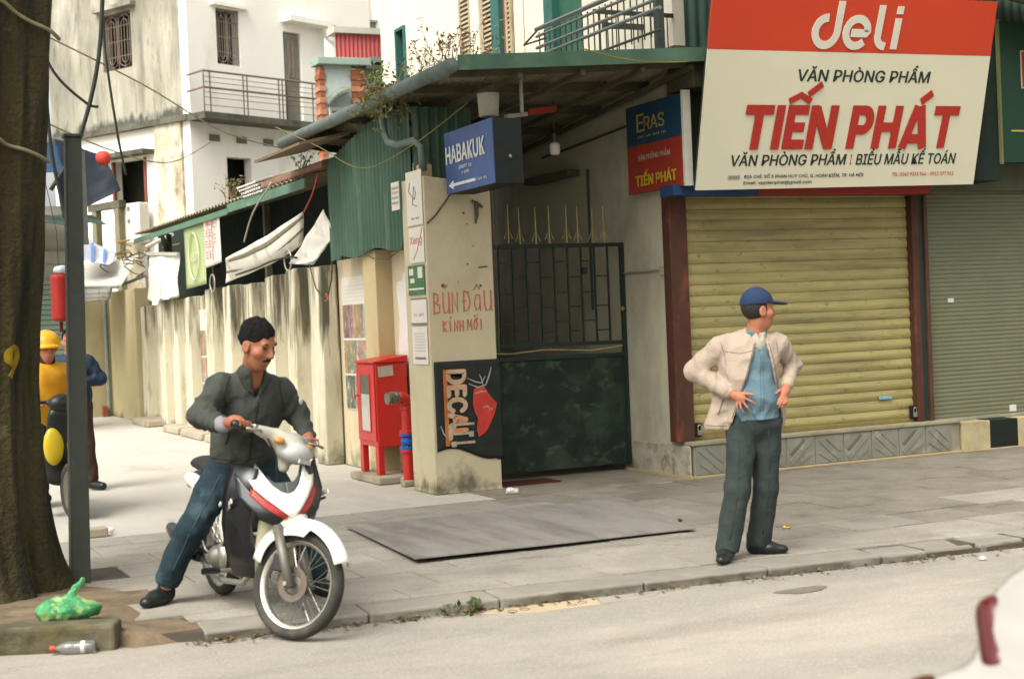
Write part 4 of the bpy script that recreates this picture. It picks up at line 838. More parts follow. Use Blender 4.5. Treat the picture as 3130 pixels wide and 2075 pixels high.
# end of the alley
m_end = M('end_plaster', 'a99c78', var=.08, scale=1.3, rough=.92, bump=.2, stains=[('847a58', 1.5, None, .52, .72, .5), ('5f5a40', 6, None, .66, .74, .6), ('6f7a80', 9, None, .74, .78, .6), ('55523a', 3, None, .45, .62, .8, (.5, 0))])
ew = thing('end_wall', 'beige wall closing the far end of the alley', 'wall', (-1, 16.3, 0))
MB().box(-5.5, .05, 16.2, 16.45, 0, 2.35).build('wall_face', m_end, ew); MB().box(.05, .3, 13.6, 16.45, 0, 2.32).build('return_face', m_end, ew)
MB().cyl((-.02, 16.12, 0), (-.02, 16.12, 2.3), .04, .04, 8).build('drainpipe', M('blue_grey_pipe', '7d8780', var=.2, scale=9, rough=.6), ew)
MB().box(-.16, -.08, 16.0, 16.1, 0, .2).build('red_post', M('red_brickish', '8f4a34', var=.2, scale=9), ew)
tarp('blue striped awning cloth over the alley end', [(-.62, 15.6, 3.42), (.15, 15.6, 3.02), (-.1, 14.9, 2.78), (-.75, 14.9, 2.9)], M('blue_white_cloth', 'a9adb4', var=.1, scale=5, rough=.8), sag=.06, seed=12, stripe=None)
for i, (a, c) in enumerate((((-.55, 3.36), (-.62, 2.95)), ((-.3, 3.22), (-.42, 2.85)), ((-.08, 3.1), (-.22, 2.8)))):
    MB().beam((a[0], 15.5, a[1]), (c[0], 14.88, c[1]-.02), .05, .012).build('stripe', M('blue_stripe', '4d6a9c', rough=.8), COL.objects['tarpaulin.003'])
tarp('pale awning sheet with dark lines over the far end wall', [(-1.2, 15.9, 2.75), (.62, 15.6, 2.98), (-.05, 14.4, 2.38), (-1.2, 14.4, 2.42)], M('dirty_awning', 'b0aca0', var=.1, scale=4, rough=.8, stains=[('6a685c', 3, (3, 1, 1), .56, .66, .6)]), sag=.1, seed=15)
tarp('short fringe of pale awning cloth at the alley end', [(-1.1, 14.38, 2.40), (-.15, 14.38, 2.38), (-.25, 14.38, 2.14), (-1.1, 14.38, 2.12)], M('fringe_cloth', 'aaa89e', var=.2, scale=9, rough=.8, stains=[('6c7a86', 8, (4, 1, .3), .55, .62, .7)]), sag=.0, seed=17)
ps_ = thing('awning_pipe', 'grey metal frame pipes holding the far awning', 'pipe', (-.1, 14.6, 2.4))
MB().tube([(-1.3, 14.4, 2.41), (-.1, 14.4, 2.37), (.7, 15.7, 2.62)], .03, 6).build('pipe', M('galv', '9c9a90', rough=.5, metal=.4), ps_); MB().tube([(.66, 15.4, 1.9), (.66, 15.4, 3.15)], .05, 8).build('post', MATS['galv'], ps_); MB().tube([(.66, 15.4, 3.13), (.7, 13.4, 3.22)], .035, 6).build('pipe', M('white_pipe', 'bdbab0', rough=.5), ps_)
# junk of twigs and cables at the alley end roof
jk = thing('cable_tangle', 'tangle of loose brown cables over the far wall', 'cable', (.4, 14.5, 2.9)); rn = random.Random(31)
for i in range(14):
    p = V(rn.uniform(-.1, .9), rn.uniform(13.6, 15.4), rn.uniform(2.75, 3.1)); pts = [p]
    for k in range(5): p = p+V(rn.uniform(-.2, .25), rn.uniform(-.3, .3), rn.uniform(-.12, .1)); pts.append(p)
    MB().tube(pts, .012, 4).build('cable', M('tangle_%d' % (i % 3), ('6b5f45', '8a7040', '443f33')[i % 3], rough=.8, bump=0), jk)
# shop front on the left side of the alley end
ls = thing('alley_shop', 'small grey shop front at the back left of the alley', 'building', (-2, 13.2, 0))
MB().box(-5.5, -.95, 13.1, 13.3, 0, 3.7).build('wall', M('grey_siding', '8e8d80', var=.1, scale=3, rough=.8, stains=[('6b6a5c', 2, None, .5, .7, .5)]), ls)
l0 = MB().box(-3.4, -1.0, 13.05, 13.09, 0, .07).build('shutter_slat', M('shop_slat', '6d7f72', var=.1, scale=4, rough=.6), ls)
for i in range(1, 30): copy_to(l0, ls, (0, 0, .083*i))
MB().sheet(lambda u, v: (-3.6+2.9*u, 13.0-1.3*v, 3.55-.25*v+.02*math.sin(u*30)), 30, 3, (0, 0, .01)).build('awning', M('dark_green_awning', '2c3f35', var=.2, scale=4, rough=.8), ls)
MB().box(-3.4, -.95, 13.02, 13.09, 2.75, 2.95).build('ledge', MATS['grey_siding'], ls)
tarp('dark blue tarpaulin awning beside the metal pole', [(-1.35, 12.6, 4.75), (-.55, 12.6, 4.5), (-.35, 12.3, 3.9), (-1.3, 12.2, 3.45)], M('navy_tarp', '141f2b', var=.15, scale=3, rough=.6), sag=.15, seed=21)
tarp('blue cloth awning behind the tree trunk', [(-2.2, 12.3, 4.9), (-1.3, 12.3, 4.6), (-1.3, 11.9, 4.1), (-2.2, 11.9, 4.2)], M('blue_cloth', '1e3852', var=.15, scale=3, rough=.7), sag=.05, seed=23)
lb = thing('red_ball_lantern', 'round red lantern under the dark blue tarpaulin', 'lantern', (-.62, 12.2, 4.4))
MB().lathe((-.62, 12.2, 4.28), Z3, [(0, 0), (.05, .005), (.1, .04), (.125, .1), (.12, .16), (.08, .22), (0, .235)], 16).build('globe', M('lantern_red', 'b3382c', var=.1, scale=9, rough=.6), lb, smooth=True)
# ------------------------------------------------------------------ weathered house
HA = R(26.3); HO = V(1.88, 16.63, 0); ha = V(math.cos(HA), math.sin(HA), 0); hb = V(-math.sin(HA), math.cos(HA), 0)
hs = thing('weathered_house', 'tall weathered white house with barred windows and a balcony', 'house', tuple(HO), HA)
m_hw = M('house_white', 'ece9de', var=.05, scale=.8, rough=.92, bump=.2, fine=.02, stains=[('a39a84', 1.2, (1, 1, .35), .58, .76, .45), ('8d8672', 2.5, (1, 1, .25), .64, .78, .4)])
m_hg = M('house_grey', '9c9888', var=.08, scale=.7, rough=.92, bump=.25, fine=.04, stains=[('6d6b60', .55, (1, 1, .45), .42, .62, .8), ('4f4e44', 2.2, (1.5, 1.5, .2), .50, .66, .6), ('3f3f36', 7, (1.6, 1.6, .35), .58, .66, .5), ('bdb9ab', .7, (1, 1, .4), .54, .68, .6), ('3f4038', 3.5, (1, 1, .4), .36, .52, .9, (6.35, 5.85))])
m_hb = M('house_brownstain', 'c4bba6', var=.1, scale=.9, rough=.92, bump=.25, fine=.06, stains=[('8d7a5a', 1.6, (1, 1, .6), .44, .62, .6), ('665640', 4.5, (1, 1, .7), .52, .64, .55), ('d2ccc0', 3, (1, 1, .6), .54, .64, .7), ('4c4436', 9, None, .62, .70, .5)])
# local frame: a along the right face, b along the left face (both going away); wall pieces leave the openings free
def hwall(name, a0, a1, b0, b1, z0, z1, m): return MB().box(a0, a1, b0, b1, z0, z1).build(name, m, hs, local=True)
# right face (b = 0 plane, thickness inwards +b)
for a0, a1, z0, z1 in ((0, .75, 5.75, 10), (.75, 1.36, 5.75, 6.85), (.75, 1.36, 7.97, 10), (1.36, 2.55, 5.75, 10), (2.55, 3.05, 7.72, 10), (3.05, 5.2, 5.75, 10)): hwall('wall', a0, a1, .0, .22, z0, z1, m_hw)
for a0, a1, z0, z1 in ((0, .9, 0, 5.70), (.9, 1.55, 0, 4.05), (.9, 1.55, 5.0, 5.70), (1.55, 5.2, 0, 5.70)): hwall('wall', a0, a1, .03, .25, z0, z1, m_hw)
# left face (a = 0 plane, thickness inwards +a)
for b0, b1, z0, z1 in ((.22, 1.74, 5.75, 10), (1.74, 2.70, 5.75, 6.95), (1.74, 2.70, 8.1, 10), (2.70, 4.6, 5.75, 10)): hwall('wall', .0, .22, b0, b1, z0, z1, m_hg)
hwall('pilaster', -.06, .22, .25, 1.08, 0, 5.70, m_hb)
for b0, b1, z0, z1 in ((1.08, 1.47, 0, 5.70), (1.47, 2.58, 0, 4.05), (1.47, 2.58, 5.08, 5.70), (2.58, 4.6, 0, 5.70)): hwall('wall', .03, .25, b0, b1, z0, z1, m_hb if b0 > 1.2 and z1 < 5 else m_hw)
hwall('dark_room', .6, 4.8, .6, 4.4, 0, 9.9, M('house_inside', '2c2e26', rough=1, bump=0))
hwall('ledge', -.12, .25, 0.0, 4.6, 5.66, 5.78, M('mossy_ledge', '5f5d50', var=.3, scale=3, rough=.95, bump=.4, stains=[('33352a', 2.5, None, .45, .65, .8)]))
hwall('balcony_slab', -.10, 4.3, -.55, .0, 5.64, 5.77, MATS['mossy_ledge'])
hwall('door_slab', -.28, .03, 1.2, 2.85, 5.13, 5.22, MATS['mossy_ledge'])
hwall('window_hood', -.14, 0, 1.55, 2.85, 8.17, 8.25, m_hg); hwall('window_hood', .6, 1.55, -.12, 0, 8.0, 8.07, m_hw); hwall('door_hood', 2.5, 3.75, -.3, 0, 7.9, 8.02, m_hw)
for a in (.47, 1.18, 1.9, 2.58, 3.2): hwall('vent_block', a, a+.25, -.004, .05, 5.29, 5.42, M('vent_dark', '6d6f5c', rough=1))
m_wb = M('window_bar', '857a6a', var=.2, scale=20, rough=.6, bump=0)
def grille(root, P, U, w, h, m, r=.012):
    """two tall hoops with uprights, as iron window bars; P lower corner, U along the width, in the house frame"""
    P, U = V(P), V(U); Z = V(0, 0, 1)
    g = MB().tube([P, P+U*w, P+U*w+Z*h, P+Z*h], r, 4, closed=True).build('window_bar', m, root, local=True)
    for c in (.27, .73):
        for k, s_ in ((.19, .47), (.11, .40)):
            pts = []
            for i in range(24):
                a = 2*math.pi*i/24; pts.append(P+U*w*(c+k*math.cos(a))+Z*(h*.5+h*(s_-.1)*(1 if math.sin(a) > 0 else -1)*(1 if abs(math.sin(a)) > .05 else 0)+h*.1*math.sin(a)))
            MB().tube(pts, r*.9, 4, closed=True).build('window_bar', m, root, local=True)
        MB().tube([P+U*w*c, P+U*w*c+Z*h], r*.8, 4).build('window_bar', m, root, local=True)
    MB().tube([P+U*w*.5, P+U*w*.5+Z*h], r*.8, 4).build('window_bar', m, root, local=True)
    for z in (.22, .5, .78): MB().tube([P+Z*h*z, P+U*w+Z*h*z], r*.7, 4).build('window_bar', m, root, local=True)
grille(hs, (.77, .04, 6.87), (1, 0, 0), .57, 1.08, m_wb); grille(hs, (.04, 1.76, 6.97), (0, 1, 0), .92, 1.11, M('window_bar_rust', '75675a', rough=.7, bump=0)); grille(hs, (2.72, .05, 6.75), (1, 0, 0), .30, .9, m_wb)
hwall('door_leaf', 2.68, 3.05, .09, .12, 5.78, 6.72, M('door_grey', '7d7a6a', var=.1, scale=5)); hwall('door_glass', 2.68, 3.05, .10, .12, 6.72, 7.7, M('door_pale', 'a9a99c', var=.1, scale=5))
for b0, b1 in ((1.47, 1.53), (2.52, 2.58)): hwall('door_frame', -.005, .06, b0, b1, 4.05, 5.08, M('door_red', '7d4438', rough=.7))
m_br = M('balcony_rust', '6b5c4e', var=.25, scale=9, rough=.7, bump=.1)
for z in (6.56, 6.24): MB().tube([(-.06, .0, z-.03), (-.06, -.5, z), (4.2, -.5, z+.04)], .022, 5).build('balcony_rail', m_br, hs, local=True)
for z in (5.9, 6.05, 6.15, 6.35, 6.45): MB().tube([(-.06, -.5, z), (4.2, -.5, z+.04)], .007, 4).build('balcony_wire', m_br, hs, local=True)
p0 = MB().cyl((0, -.5, 5.77), (0, -.5, 6.58), .015, .015, 5).build('balcony_post', m_br, hs, local=True); p0.location = (-.06, 0, 0)
for a in (.0+.1, .95, 1.05, 1.9, 2.0, 2.85, 2.95, 3.8, 3.9): copy_to(p0, hs, (a, 0, 0))
mb_ = thing('meter_box', 'white electric meter box on the corner of the weathered house', 'meter box', tuple(HO+ha*(-.1)+hb*1.3), HA)
MB().box(-.25, .0, -.02, .5, 3.35, 4.15).build('case', M('meter_white', 'c6c3b8', var=.05, scale=6, rough=.6), mb_, local=True, bevel=.02)
for b_, z_ in ((.28, 4.0), (.28, 3.75), (.45, 4.0), (.45, 3.75)): MB().box(-.262, -.252, b_, b_+.07, z_, z_+.08).build('meter_window', m_ink, mb_, local=True)
cp = thing('concrete_posts', 'two short mossy concrete posts joined by a beam beside the meter box', 'post', tuple(HO), HA)
for b_ in (1.75, 2.5): MB().box(-.5, -.36, b_, b_+.14, 2.2, 4.1).build('post', M('mossy_post', '77725c', var=.2, scale=4, rough=.95), cp, local=True)
MB().beam((-.43, 1.7, 4.15), (-.43, 2.75, 4.12), .16, .14).build('beam', MATS['mossy_ledge'], cp, local=True)
cl_ = thing('hanging_cloth', 'white cloth drying from the house corner beside the balcony door hood', 'cloth', tuple(HO), HA)
MB().sheet(lambda u, v: (3.55+.75*u, -.34-.05*math.sin(u*9), 7.95-.1*u-.45*v*(1-.5*abs(u-.5))), 12, 6, (0, -.01, 0)).build('cloth', m_paper, cl_, local=True)
# ------------------------------------------------------------------ pale blue building with brick columns
pb = thing('pale_blue_building', 'pale blue building with brick columns and a red metal wall on top', 'building', (4, 13.2, 0))
m_pb = M('pale_blue_plaster', 'aab5b4', var=.05, scale=1.5, rough=.9, stains=[('8d9896', 2, (1, 1, .4), .55, .75, .5)]); m_pt = M('mint_plaster', '93b0a6', var=.06, scale=1.5, rough=.9, stains=[('b9c6bf', 1.5, None, .5, .7, .6)])
MB().box(3.45, 3.96, 13.0, 13.3, 3.3, 6.2).build('wall', m_pb, pb); MB().box(4.2, 6.5, 13.06, 13.3, 3.3, 6.2).build('wall', m_pt, pb)
m_bk = [M('brick_%d' % i, c, var=.12, scale=9, rough=.9, bump=.3) for i, c in enumerate(('9c6148', 'a8785c', '8a523c'))]
def bricks(x0, x1, y, z0, z1, step=.105):
    MB().box(x0+.012, x1-.012, y+.02, y+.3, z0, z1).build('brick_core', M('mortar', 'a08c74', rough=.95), pb)
    mesh = None; i = 0; z = z0
    while z < z1-step*.5:
        e = .018*(i % 2)
        MB().box(x0-e, x1+e, y-.012*(i % 2), y+.25, z+.004, z+step-.004).build('brick', m_bk[i % 2 if random.Random(i).random() < .75 else 2], pb); z += step; i += 1
bricks(3.36, 3.45, 12.98, 3.5, 6.15); bricks(3.95, 4.20, 12.96, 3.5, 6.08)
MB().box(3.3, 4.3, 12.86, 13.3, 6.17, 6.30).build('roof_slab', M('green_grey_slab', '8a9c90', var=.1, scale=4, rough=.8), pb, bevel=.01)
MB().box(4.302, 6.5, 12.88, 13.3, 6.24, 6.33).build('roof_slab', M('dark_gutter', '6e7a74', var=.2, scale=5), pb); MB().box(4.21, 6.5, 12.8, 13.3, 6.1, 6.165).build('roof_slab', M('dark_gutter2', '4c544e', var=.2, scale=5), pb)
MB().sheet(lambda u, v: (3.70+2.6*u, 13.05-.012*math.cos(u*2.6/.08*2*math.pi), 6.31+.45*v), 260, 2, (0, .01, 0)).build('red_metal_wall', M('pink_red_metal', 'a8504e', var=.06, scale=3, rough=.6), pb)
MB().box(3.66, 6.3, 12.98, 13.4, 6.762, 6.87).build('wall_cap', M('cap_grey', 'b2aea0', var=.06, scale=4), pb)
MB().sheet(lambda u, v: (3.6+.5*u, 13.35, 6.3+.42*(1-u)*v), 4, 2, (0, .02, 0)).build('white_gable', m_hw, pb)
aw_ = thing('white_building', 'bright white building with a narrow window above the red metal wall', 'building', (7, 19, 0))
MB().box(5.70, 12, 19, 19.3, 4, 14).build('wall', m_hw, aw_); wf = MB().box(6.07, 6.70, 18.97, 18.999, 8.10, 8.25).build('window', M('glass_dark', '5a675e', rough=.2, bump=0), aw_)
MB().box(6.03, 6.74, 18.94, 18.985, 8.252, 8.30).build('window_frame', M('frame_grey', '8d8c80'), wf); MB().box(6.37, 6.41, 18.95, 18.985, 8.10, 8.25).build('window_frame', M('frame_white', 'c0bdb2'), wf)
ev = thing('tiled_eave', 'dark corrugated eave at the top beside the cream upper house', 'eave', (4.6, 12, 7.3))
MB().sheet(lambda u, v: (4.05+2.2*u, 12.5-.5*v, 7.35-.12*v+.02*math.cos(u*2.2/.09*2*math.pi)), 120, 3, (0, 0, .03)).build('roof_sheet', M('dark_tile', '4a463a', var=.25, scale=5, rough=.9), ev)
MB().beam((4.05, 12.5, 7.33), (4.05, 12.0, 7.22), .05, .1).build('barge_board', M('brown_board2', '5b4a3a', rough=.9), ev)
fc = MB()
dc = thing('door_canopy', 'curved mossy door canopy with white framed window on the pale blue wall', 'canopy', (3.65, 12.9, 5.5))
MB().sheet(lambda u, v: (3.43+.42*u, 12.98-.25*v, 5.50+.30*math.sin(u*1.5)*.8-.06*v), 10, 3, (0, 0, .05)).build('hood', M('moss_hood', '6f7868', var=.3, scale=6, rough=.95, stains=[('3c4438', 4, None, .5, .65, .7)]), dc)
wq = MB().box(3.5, 3.9, 12.93, 12.985, 4.75, 5.42).build('window_frame', M('frame_white', 'c0bdb2'), dc)
for x0 in (3.54, 3.73): 
    for z0 in (4.8, 5.1): MB().box(x0, x0+.13, 12.92, 12.929, z0, z0+.25).build('pane', M('glass_dark', '5a675e'), wq)
# ------------------------------------------------------------------ large stationery sign, leaning forward
sb_ = V(2.226, -1.0, 2.627); su_ = V(-.03, -.45, 1.70); sr_ = V(3.232, 0, 0)
sg_ = thing('shop_sign', 'large red and white shop sign leaning out over the yellow shutter', 'sign', tuple(sb_))
SU = su_.normalized(); SR = (sr_-SU*sr_.dot(SU)).normalized(); SN = SR.cross(SU); SH = su_.length; SW = 3.21
m_sw = M('sign_white', 'c2bea6', var=.03, scale=2, rough=.45, bump=.03, fine=.01); m_sr = M('sign_red', 'b4371c', var=.05, scale=2, rough=.42, bump=.03, fine=.01); m_sg = M('sign_green_black', '1d2d25', rough=.5, bump=0); m_slt = M('sign_letter_red', '9c261a', var=.06, scale=4, rough=.3, bump=0)
def sbox(x0, x1, y0, y1, t0, t1): 
    return MB().hexa([sb_+SR*x+SU*y+SN*t for t in (t0, t1) for x, y in ((x0, y0), (x1, y0), (x1, y1), (x0, y1))])
SPL = SH*.708
sbox(0, SW, 0, SPL, -.02, 0).build('white_panel', m_sw, sg_); sbox(0, SW, SPL+.001, SH, -.02, .001).build('red_panel', m_sr, sg_)
sbox(0.01, SW-.01, 0.01, SH-.01, -.06, -.0205).build('frame', M('sign_back', '33382f', rough=.7), sg_)
OS = sb_+SN*.002
def sl(s, x, y, w, h, m, **k): return lettering(s, sg_, OS, SR, SU, x*SW, y*SH, w*SW, h*SH, m, **k)
# sign-plane fractions measured from its lower left corner
sl('VĂN PHÒNG PHẨM', .305, .556, .475, .092, m_sg, bold=.016, shear=.12)
# shop name in raised block capitals (below)
sl('VĂN PHÒNG PHẨM', .106, .120, .40, .086, m_sg, bold=.016, shear=.12)
sl('I', .519, .122, .007, .052, m_slt, shear=.1)
sl('BIỂU MẪU KẾ TOÁN', .541, .118, .375, .088, m_sg, bold=.016, shear=.12)
sl('ĐỊA CHỈ: SỐ 5 PHAN HUY CHÚ, Q. HOÀN KIẾM, TP. HÀ NỘI', .155, .052, .42, .030, m_sg, bold=.004)
sl('Email: vpptienphat@gmail.com', .155, .020, .235, .022, m_sg, bold=.004)
sl('TEL: 0243 9333 964 - 0912 577 512', .68, .055, .235, .020, M('sign_orange_print', 'b0503c', bump=0), bold=.004)
bo = sbox(.100*SW, .142*SW, .050*SH, .074*SH, .0005, .0025).build('print_box', M('print_pale', '9c9a86', bump=0), sg_)
faux('DL2047', sg_, OS, SR, SU, .104*SW, .055*SH, .034*SW, .013*SH, m_sg)
# the four-letter logo, drawn as strokes
EPS = [0.]
def stroke(pts, wd, closed=False):
    EPS[0] = (EPS[0]+.0007) % .006; e = EPS[0]
    P = [np.array(p, float) for p in pts]; n = len(P); L_ = []; R_ = []
    for i in range(n):
        a = P[i-1] if (i > 0 or closed) else P[i]; b = P[(i+1) % n] if (i < n-1 or closed) else P[i]
        d = (b-a)/max(np.linalg.norm(b-a), 1e-9); q = np.array([-d[1], d[0]])*wd/2; L_.append(P[i]+q); R_.append(P[i]-q)
    f = MB(); vs = []
    sk = lambda p: sb_+SR*(lx+(p[0]+.10*p[1])*ls)+SU*(ly+p[1]*ls)
    for a, b in zip(L_, R_): vs += [sk(a)+SN*(.0015+e), sk(b)+SN*(.0015+e), sk(b)+SN*(.009+e), sk(a)+SN*(.009+e)]
    m_ = n if closed else n-1; fs = []
    for i in range(m_):
        a, b = 4*i, 4*((i+1) % n); fs += [(a+k, a+(k+1) % 4, b+(k+1) % 4, b+k) for k in range(4)]
    if not closed: fs += [(3, 2, 1, 0), tuple(4*(n-1)+k for k in range(4))]
    return f.add(vs, fs)
lx, ly, ls = .335*SW, .722*SH, .305
arc = lambda cx, cy, r, a0, a1, n=22, ry=None: [(cx+r*math.cos(R(a0+(a1-a0)*i/n)), cy+(ry or r)*math.sin(R(a0+(a1-a0)*i/n))) for i in range(n+1)]
m_logo = M('logo_white', 'c4bfae', rough=.4, bump=0, var=.03)
W_ = .24
stroke(arc(.48, .52, .40, 88, 358)+[(.88, .75), (.88, 1.42)], W_).build('logo_letter', m_logo, sg_)
stroke([(1.40, .50), (1.98, .50)]+arc(1.60, .52, .40, 2, 318), W_).build('logo_letter', m_logo, sg_)
stroke([(2.40, 1.35), (2.40, .45)]+arc(2.68, .42, .28, 180, 262, 10)+[(2.74, .13)], W_).build('logo_letter', m_logo, sg_)
stroke([(3.08, .05), (3.08, .98)], W_).build('logo_letter', m_logo, sg_); stroke([(3.08, 1.10), (3.08, 1.34)], W_).build('logo_letter', m_logo, sg_)
# raised block capitals of the shop name
W2 = .33
def block(name, x0, strokes, w=None):
    for st_ in strokes: stroke([(x0+p[0], p[1]) for p in st_], w or W2).build(name, m_slt, sg_)
lx, ly, ls = .130*SW, .206*SH, .268
HG = 1.5; q = W2/2; tb = HG-q
glyph = {'T': (1.12, [[(.56, 0), (.56, HG-W2-.002)], [(0, tb), (1.12, tb)]]), 'I': (.36, [[(q, 0), (q, HG)]]),
 'E': (.84, [[(q, .0), (q, HG)], [(W2+.002, tb), (.86, tb)], [(W2+.002, HG/2), (.78, HG/2)], [(W2+.002, q), (.86, q)]]),
 'N': (1.14, [[(q, 0), (q, HG)], [(1.14-q, 0), (1.14-q, HG)], [(.22, HG-.1), (.92, .1)]]),
 'P': (.98, [[(q, 0), (q, HG)], [(W2+.002, tb), (.55, tb)]+arc(.57, tb-.34, .26, 88, -88, 10, ry=.34)+[(W2+.002, tb-.68)]]),
 'H': (1.1, [[(q, 0), (q, HG)], [(1.1-q, 0), (1.1-q, HG)], [(W2+.002, HG/2), (1.1-W2-.002, HG/2)]]),
 'A': (1.24, [[(.16, 0), (.56, HG)], [(1.08, 0), (.68, HG)], [(.40, .34), (.84, .34)]])}
x_ = 0
for ch in 'TIEN PHAT':
    if ch == ' ': x_ += .50; continue
    w_, st_ = glyph[ch]; block('shop_name_letter', x_, st_)
    if ch == 'E': block('accent', x_, [[(-.02, HG+.12), (.42, HG+.34), (.86, HG+.12)], [(.72, HG+.36), (1.22, HG+.72)]], .22)
    if ch == 'A': block('accent', x_, [[(.64, HG+.14), (1.08, HG+.46)]], .26)
    x_ += w_+.11
# older board showing below the sign
ob_ = thing('lower_sign_strip', 'narrow blue and red strip of an older board under the large sign', 'sign', (2.25, -.75, 2.6))
MB().box(2.12, 3.05, -.78, -.55, 2.605, 2.70).build('blue_strip', M('strip_blue', '1f3a5c', rough=.5, bump=0), ob_); MB().box(3.051, 5.1, -.78, -.55, 2.61, 2.70).build('red_strip', M('strip_red', '7d2620', rough=.5, bump=0), ob_)
# ------------------------------------------------------------------ side sign on the shop corner (flat against the side, looks down the alley)
XE = 2.22
es = thing('side_sign', 'blue and red side sign with yellow lettering on the shop corner', 'sign', (XE, -.2, 2.7))
ey0, ey1 = .14, -.87
MB().box(XE-.03, XE+.03, ey1, ey0, 3.14, 3.52).build('blue_panel', M('side_blue', '1b3a4e', var=.1, scale=4, rough=.5, bump=.03), es); MB().box(XE-.03, XE+.03, ey1, ey0, 2.69, 3.139).build('red_panel', M('side_red', '8c2e20', var=.1, scale=4, rough=.5, bump=.03), es)
MB().box(XE-.04, XE+.04, ey1-.035, ey1-.001, 2.68, 3.54).build('edge_strip', M('edge_white', 'b8b5a6', rough=.5), es)
m_gold = M('gold_letter', '9c8a34', rough=.5, bump=0); OE = (XE-.032, 0, 0)
lettering('E', es, OE, LX, LY, -.0+.06, 3.26, .13, .17, m_gold, ext=.003); lettering('RAS', es, OE, LX, LY, .20, 3.265, .36, .13, m_gold, ext=.003)
faux('NANG TAM VIET NAM', es, OE, LX, LY, .07, 3.20, .52, .025, m_gold, ext=.002)
lettering('VĂN PHÒNG PHẨM', es, OE, LX, LY, .06, 2.99, .58, .075, M('side_pale', 'a39380', rough=.6, bump=0), ext=.002, bold=.01); lettering('TIẾN PHÁT', es, OE, LX, LY, .0, 2.75, .74, .15, M('gold_bright', 'b39a28', rough=.5, bump=0), ext=.003, bold=.03)
# ------------------------------------------------------------------ blue blade sign over the pillar
bsn = thing('blade_sign', 'blue lightbox sign with white lettering and arrow above the pillar', 'sign', (.3, -.6, 2.7))
def bq(y, z, x): return V(x+(y+.6)*.02, y+.03*(z-2.7), z)
def bbox_(y0, y1, z0, z1, x0, x1): return MB().hexa([bq(y, z, x) for z in (z0, z1) for x, y in ((x0, y0), (x1, y0), (x1, y1), (x0, y1))])
bbox_(-.09, -1.16, 2.68, 3.22, .19, .45).build('box', M('sign_box_dark', '0d140f', var=.2, scale=4, rough=.6), bsn)
bbox_(-.09, -1.16, 2.68, 3.22, .18, .189).build('face', M('sign_blue', '3a5184', var=.06, scale=3, rough=.4, bump=.02, stains=[('2f466f', .9, None, .5, .56, .6)]), bsn)
m_wl = M('letter_white', 'bfc0bd', rough=.5, bump=0); OB = (.1885, 0, 0)
def bl_(s, y0, z, w, h, **k): return lettering(s, bsn, OB, (-.02, -1, 0), (0, .03, 1), y0, z, w, h, m_wl, **k)
bl_('HABAKUK', .20, 2.935, .88, .16, bold=.02); [faux(t_, bsn, OB, (-.02, -1, 0), (0, .03, 1), *q_, m_wl) for t_, q_ in (('HABAKUK STO', (.49, 2.872, .29, .033)), ('& CAFEE', (.55, 2.824, .17, .03)), ('D5 PHAN HUY', (.83, 2.735, .26, .022)))]
MB().hexa([bq(y, z, x) for z in (2.735, 2.76) for x, y in ((.172, -.27), (.1795, -.27), (.1795, -.76), (.172, -.76))]).build('arrow', m_wl, bsn)
MB().prism([(-.27, -.04), (-.27, .04), (-.16, 0)], (.1785, 0, 2.7475), (0, 1, 0), (0, 0, 1), (.006, 0, 0)).build('arrow', m_wl, bsn)
MB().beam((.32, -.1, 2.76), (.32, .03, 2.76), .04, .04).build('bracket', m_raft, bsn)
MB().lathe((.32, -1.165, 2.9), (0, -1, 0), [(0, .006), (.012, .004), (.016, 0)], 8).build('bolt', m_lockw, bsn)
# ------------------------------------------------------------------ green sign of the next shop
g_ = thing('green_sign', 'dark green shop sign with red emblem box at the picture edge', 'sign', (7, -1, 2.9))
MB().box(5.83, 9.0, -1.02, -.9, 2.90, 4.3).build('panel', M('sign_green', '0d2f1e', var=.08, scale=3, rough=.45, bump=.03), g_); MB().box(5.80, 5.828, -1.03, -1.0, 2.88, 4.32).build('edge_strip', M('edge_brass', '5a5a38', rough=.5), g_)
MB().box(6.10, 6.75, -1.026, -1.021, 3.64, 4.02).build('emblem_border', M('emblem_pale', 'a59c80', bump=0), g_); MB().box(6.115, 6.735, -1.03, -1.0265, 3.655, 4.005).build('emblem', M('emblem_red', '7d2a1e', bump=0), g_)
lettering('S', g_, (0, -1.031, 0), EX, EY, 6.40, 3.70, .16, .22, M('emblem_pale', 'a59c80'), bold=.02); lettering('ĐỒ', g_, (0, -1.022, 0), EX, EY, 6.15, 2.98, .24, .14, M('emblem_pale', 'a59c80'), bold=.0)
MB().box(5.95, 9.0, -1.026, -1.021, 3.205, 3.222).build('gold_line', m_gold, g_)
MB().box(5.3, 5.828, -.985, -.55, 2.72, 4.3).build('recess', M('sign_recess', '0f1f16', rough=.9, bump=0), g_)
aw2 = thing('shop_awning', 'brown edged awning above the green shop sign', 'awning', (6.8, -1.4, 4.4))
MB().sheet(lambda u, v: (5.5+3.5*u, -1.0-.7*v, 4.62-.22*math.sin(math.pi*min(1, u*1.2))*.9-.16*v), 24, 4, (0, 0, .02)).build('cloth', M('awning_pale', '8d8a72', var=.1, scale=4, rough=.8), aw2, smooth=True)
MB().sheet(lambda u, v: (5.5+3.5*u, -1.70, 4.455-.22*math.sin(math.pi*min(1, u*1.2))*.9-.07*v), 24, 1, (0, -.012, 0)).build('edge', M('awning_brown', '5a3a26', var=.2, scale=5, rough=.8), aw2)
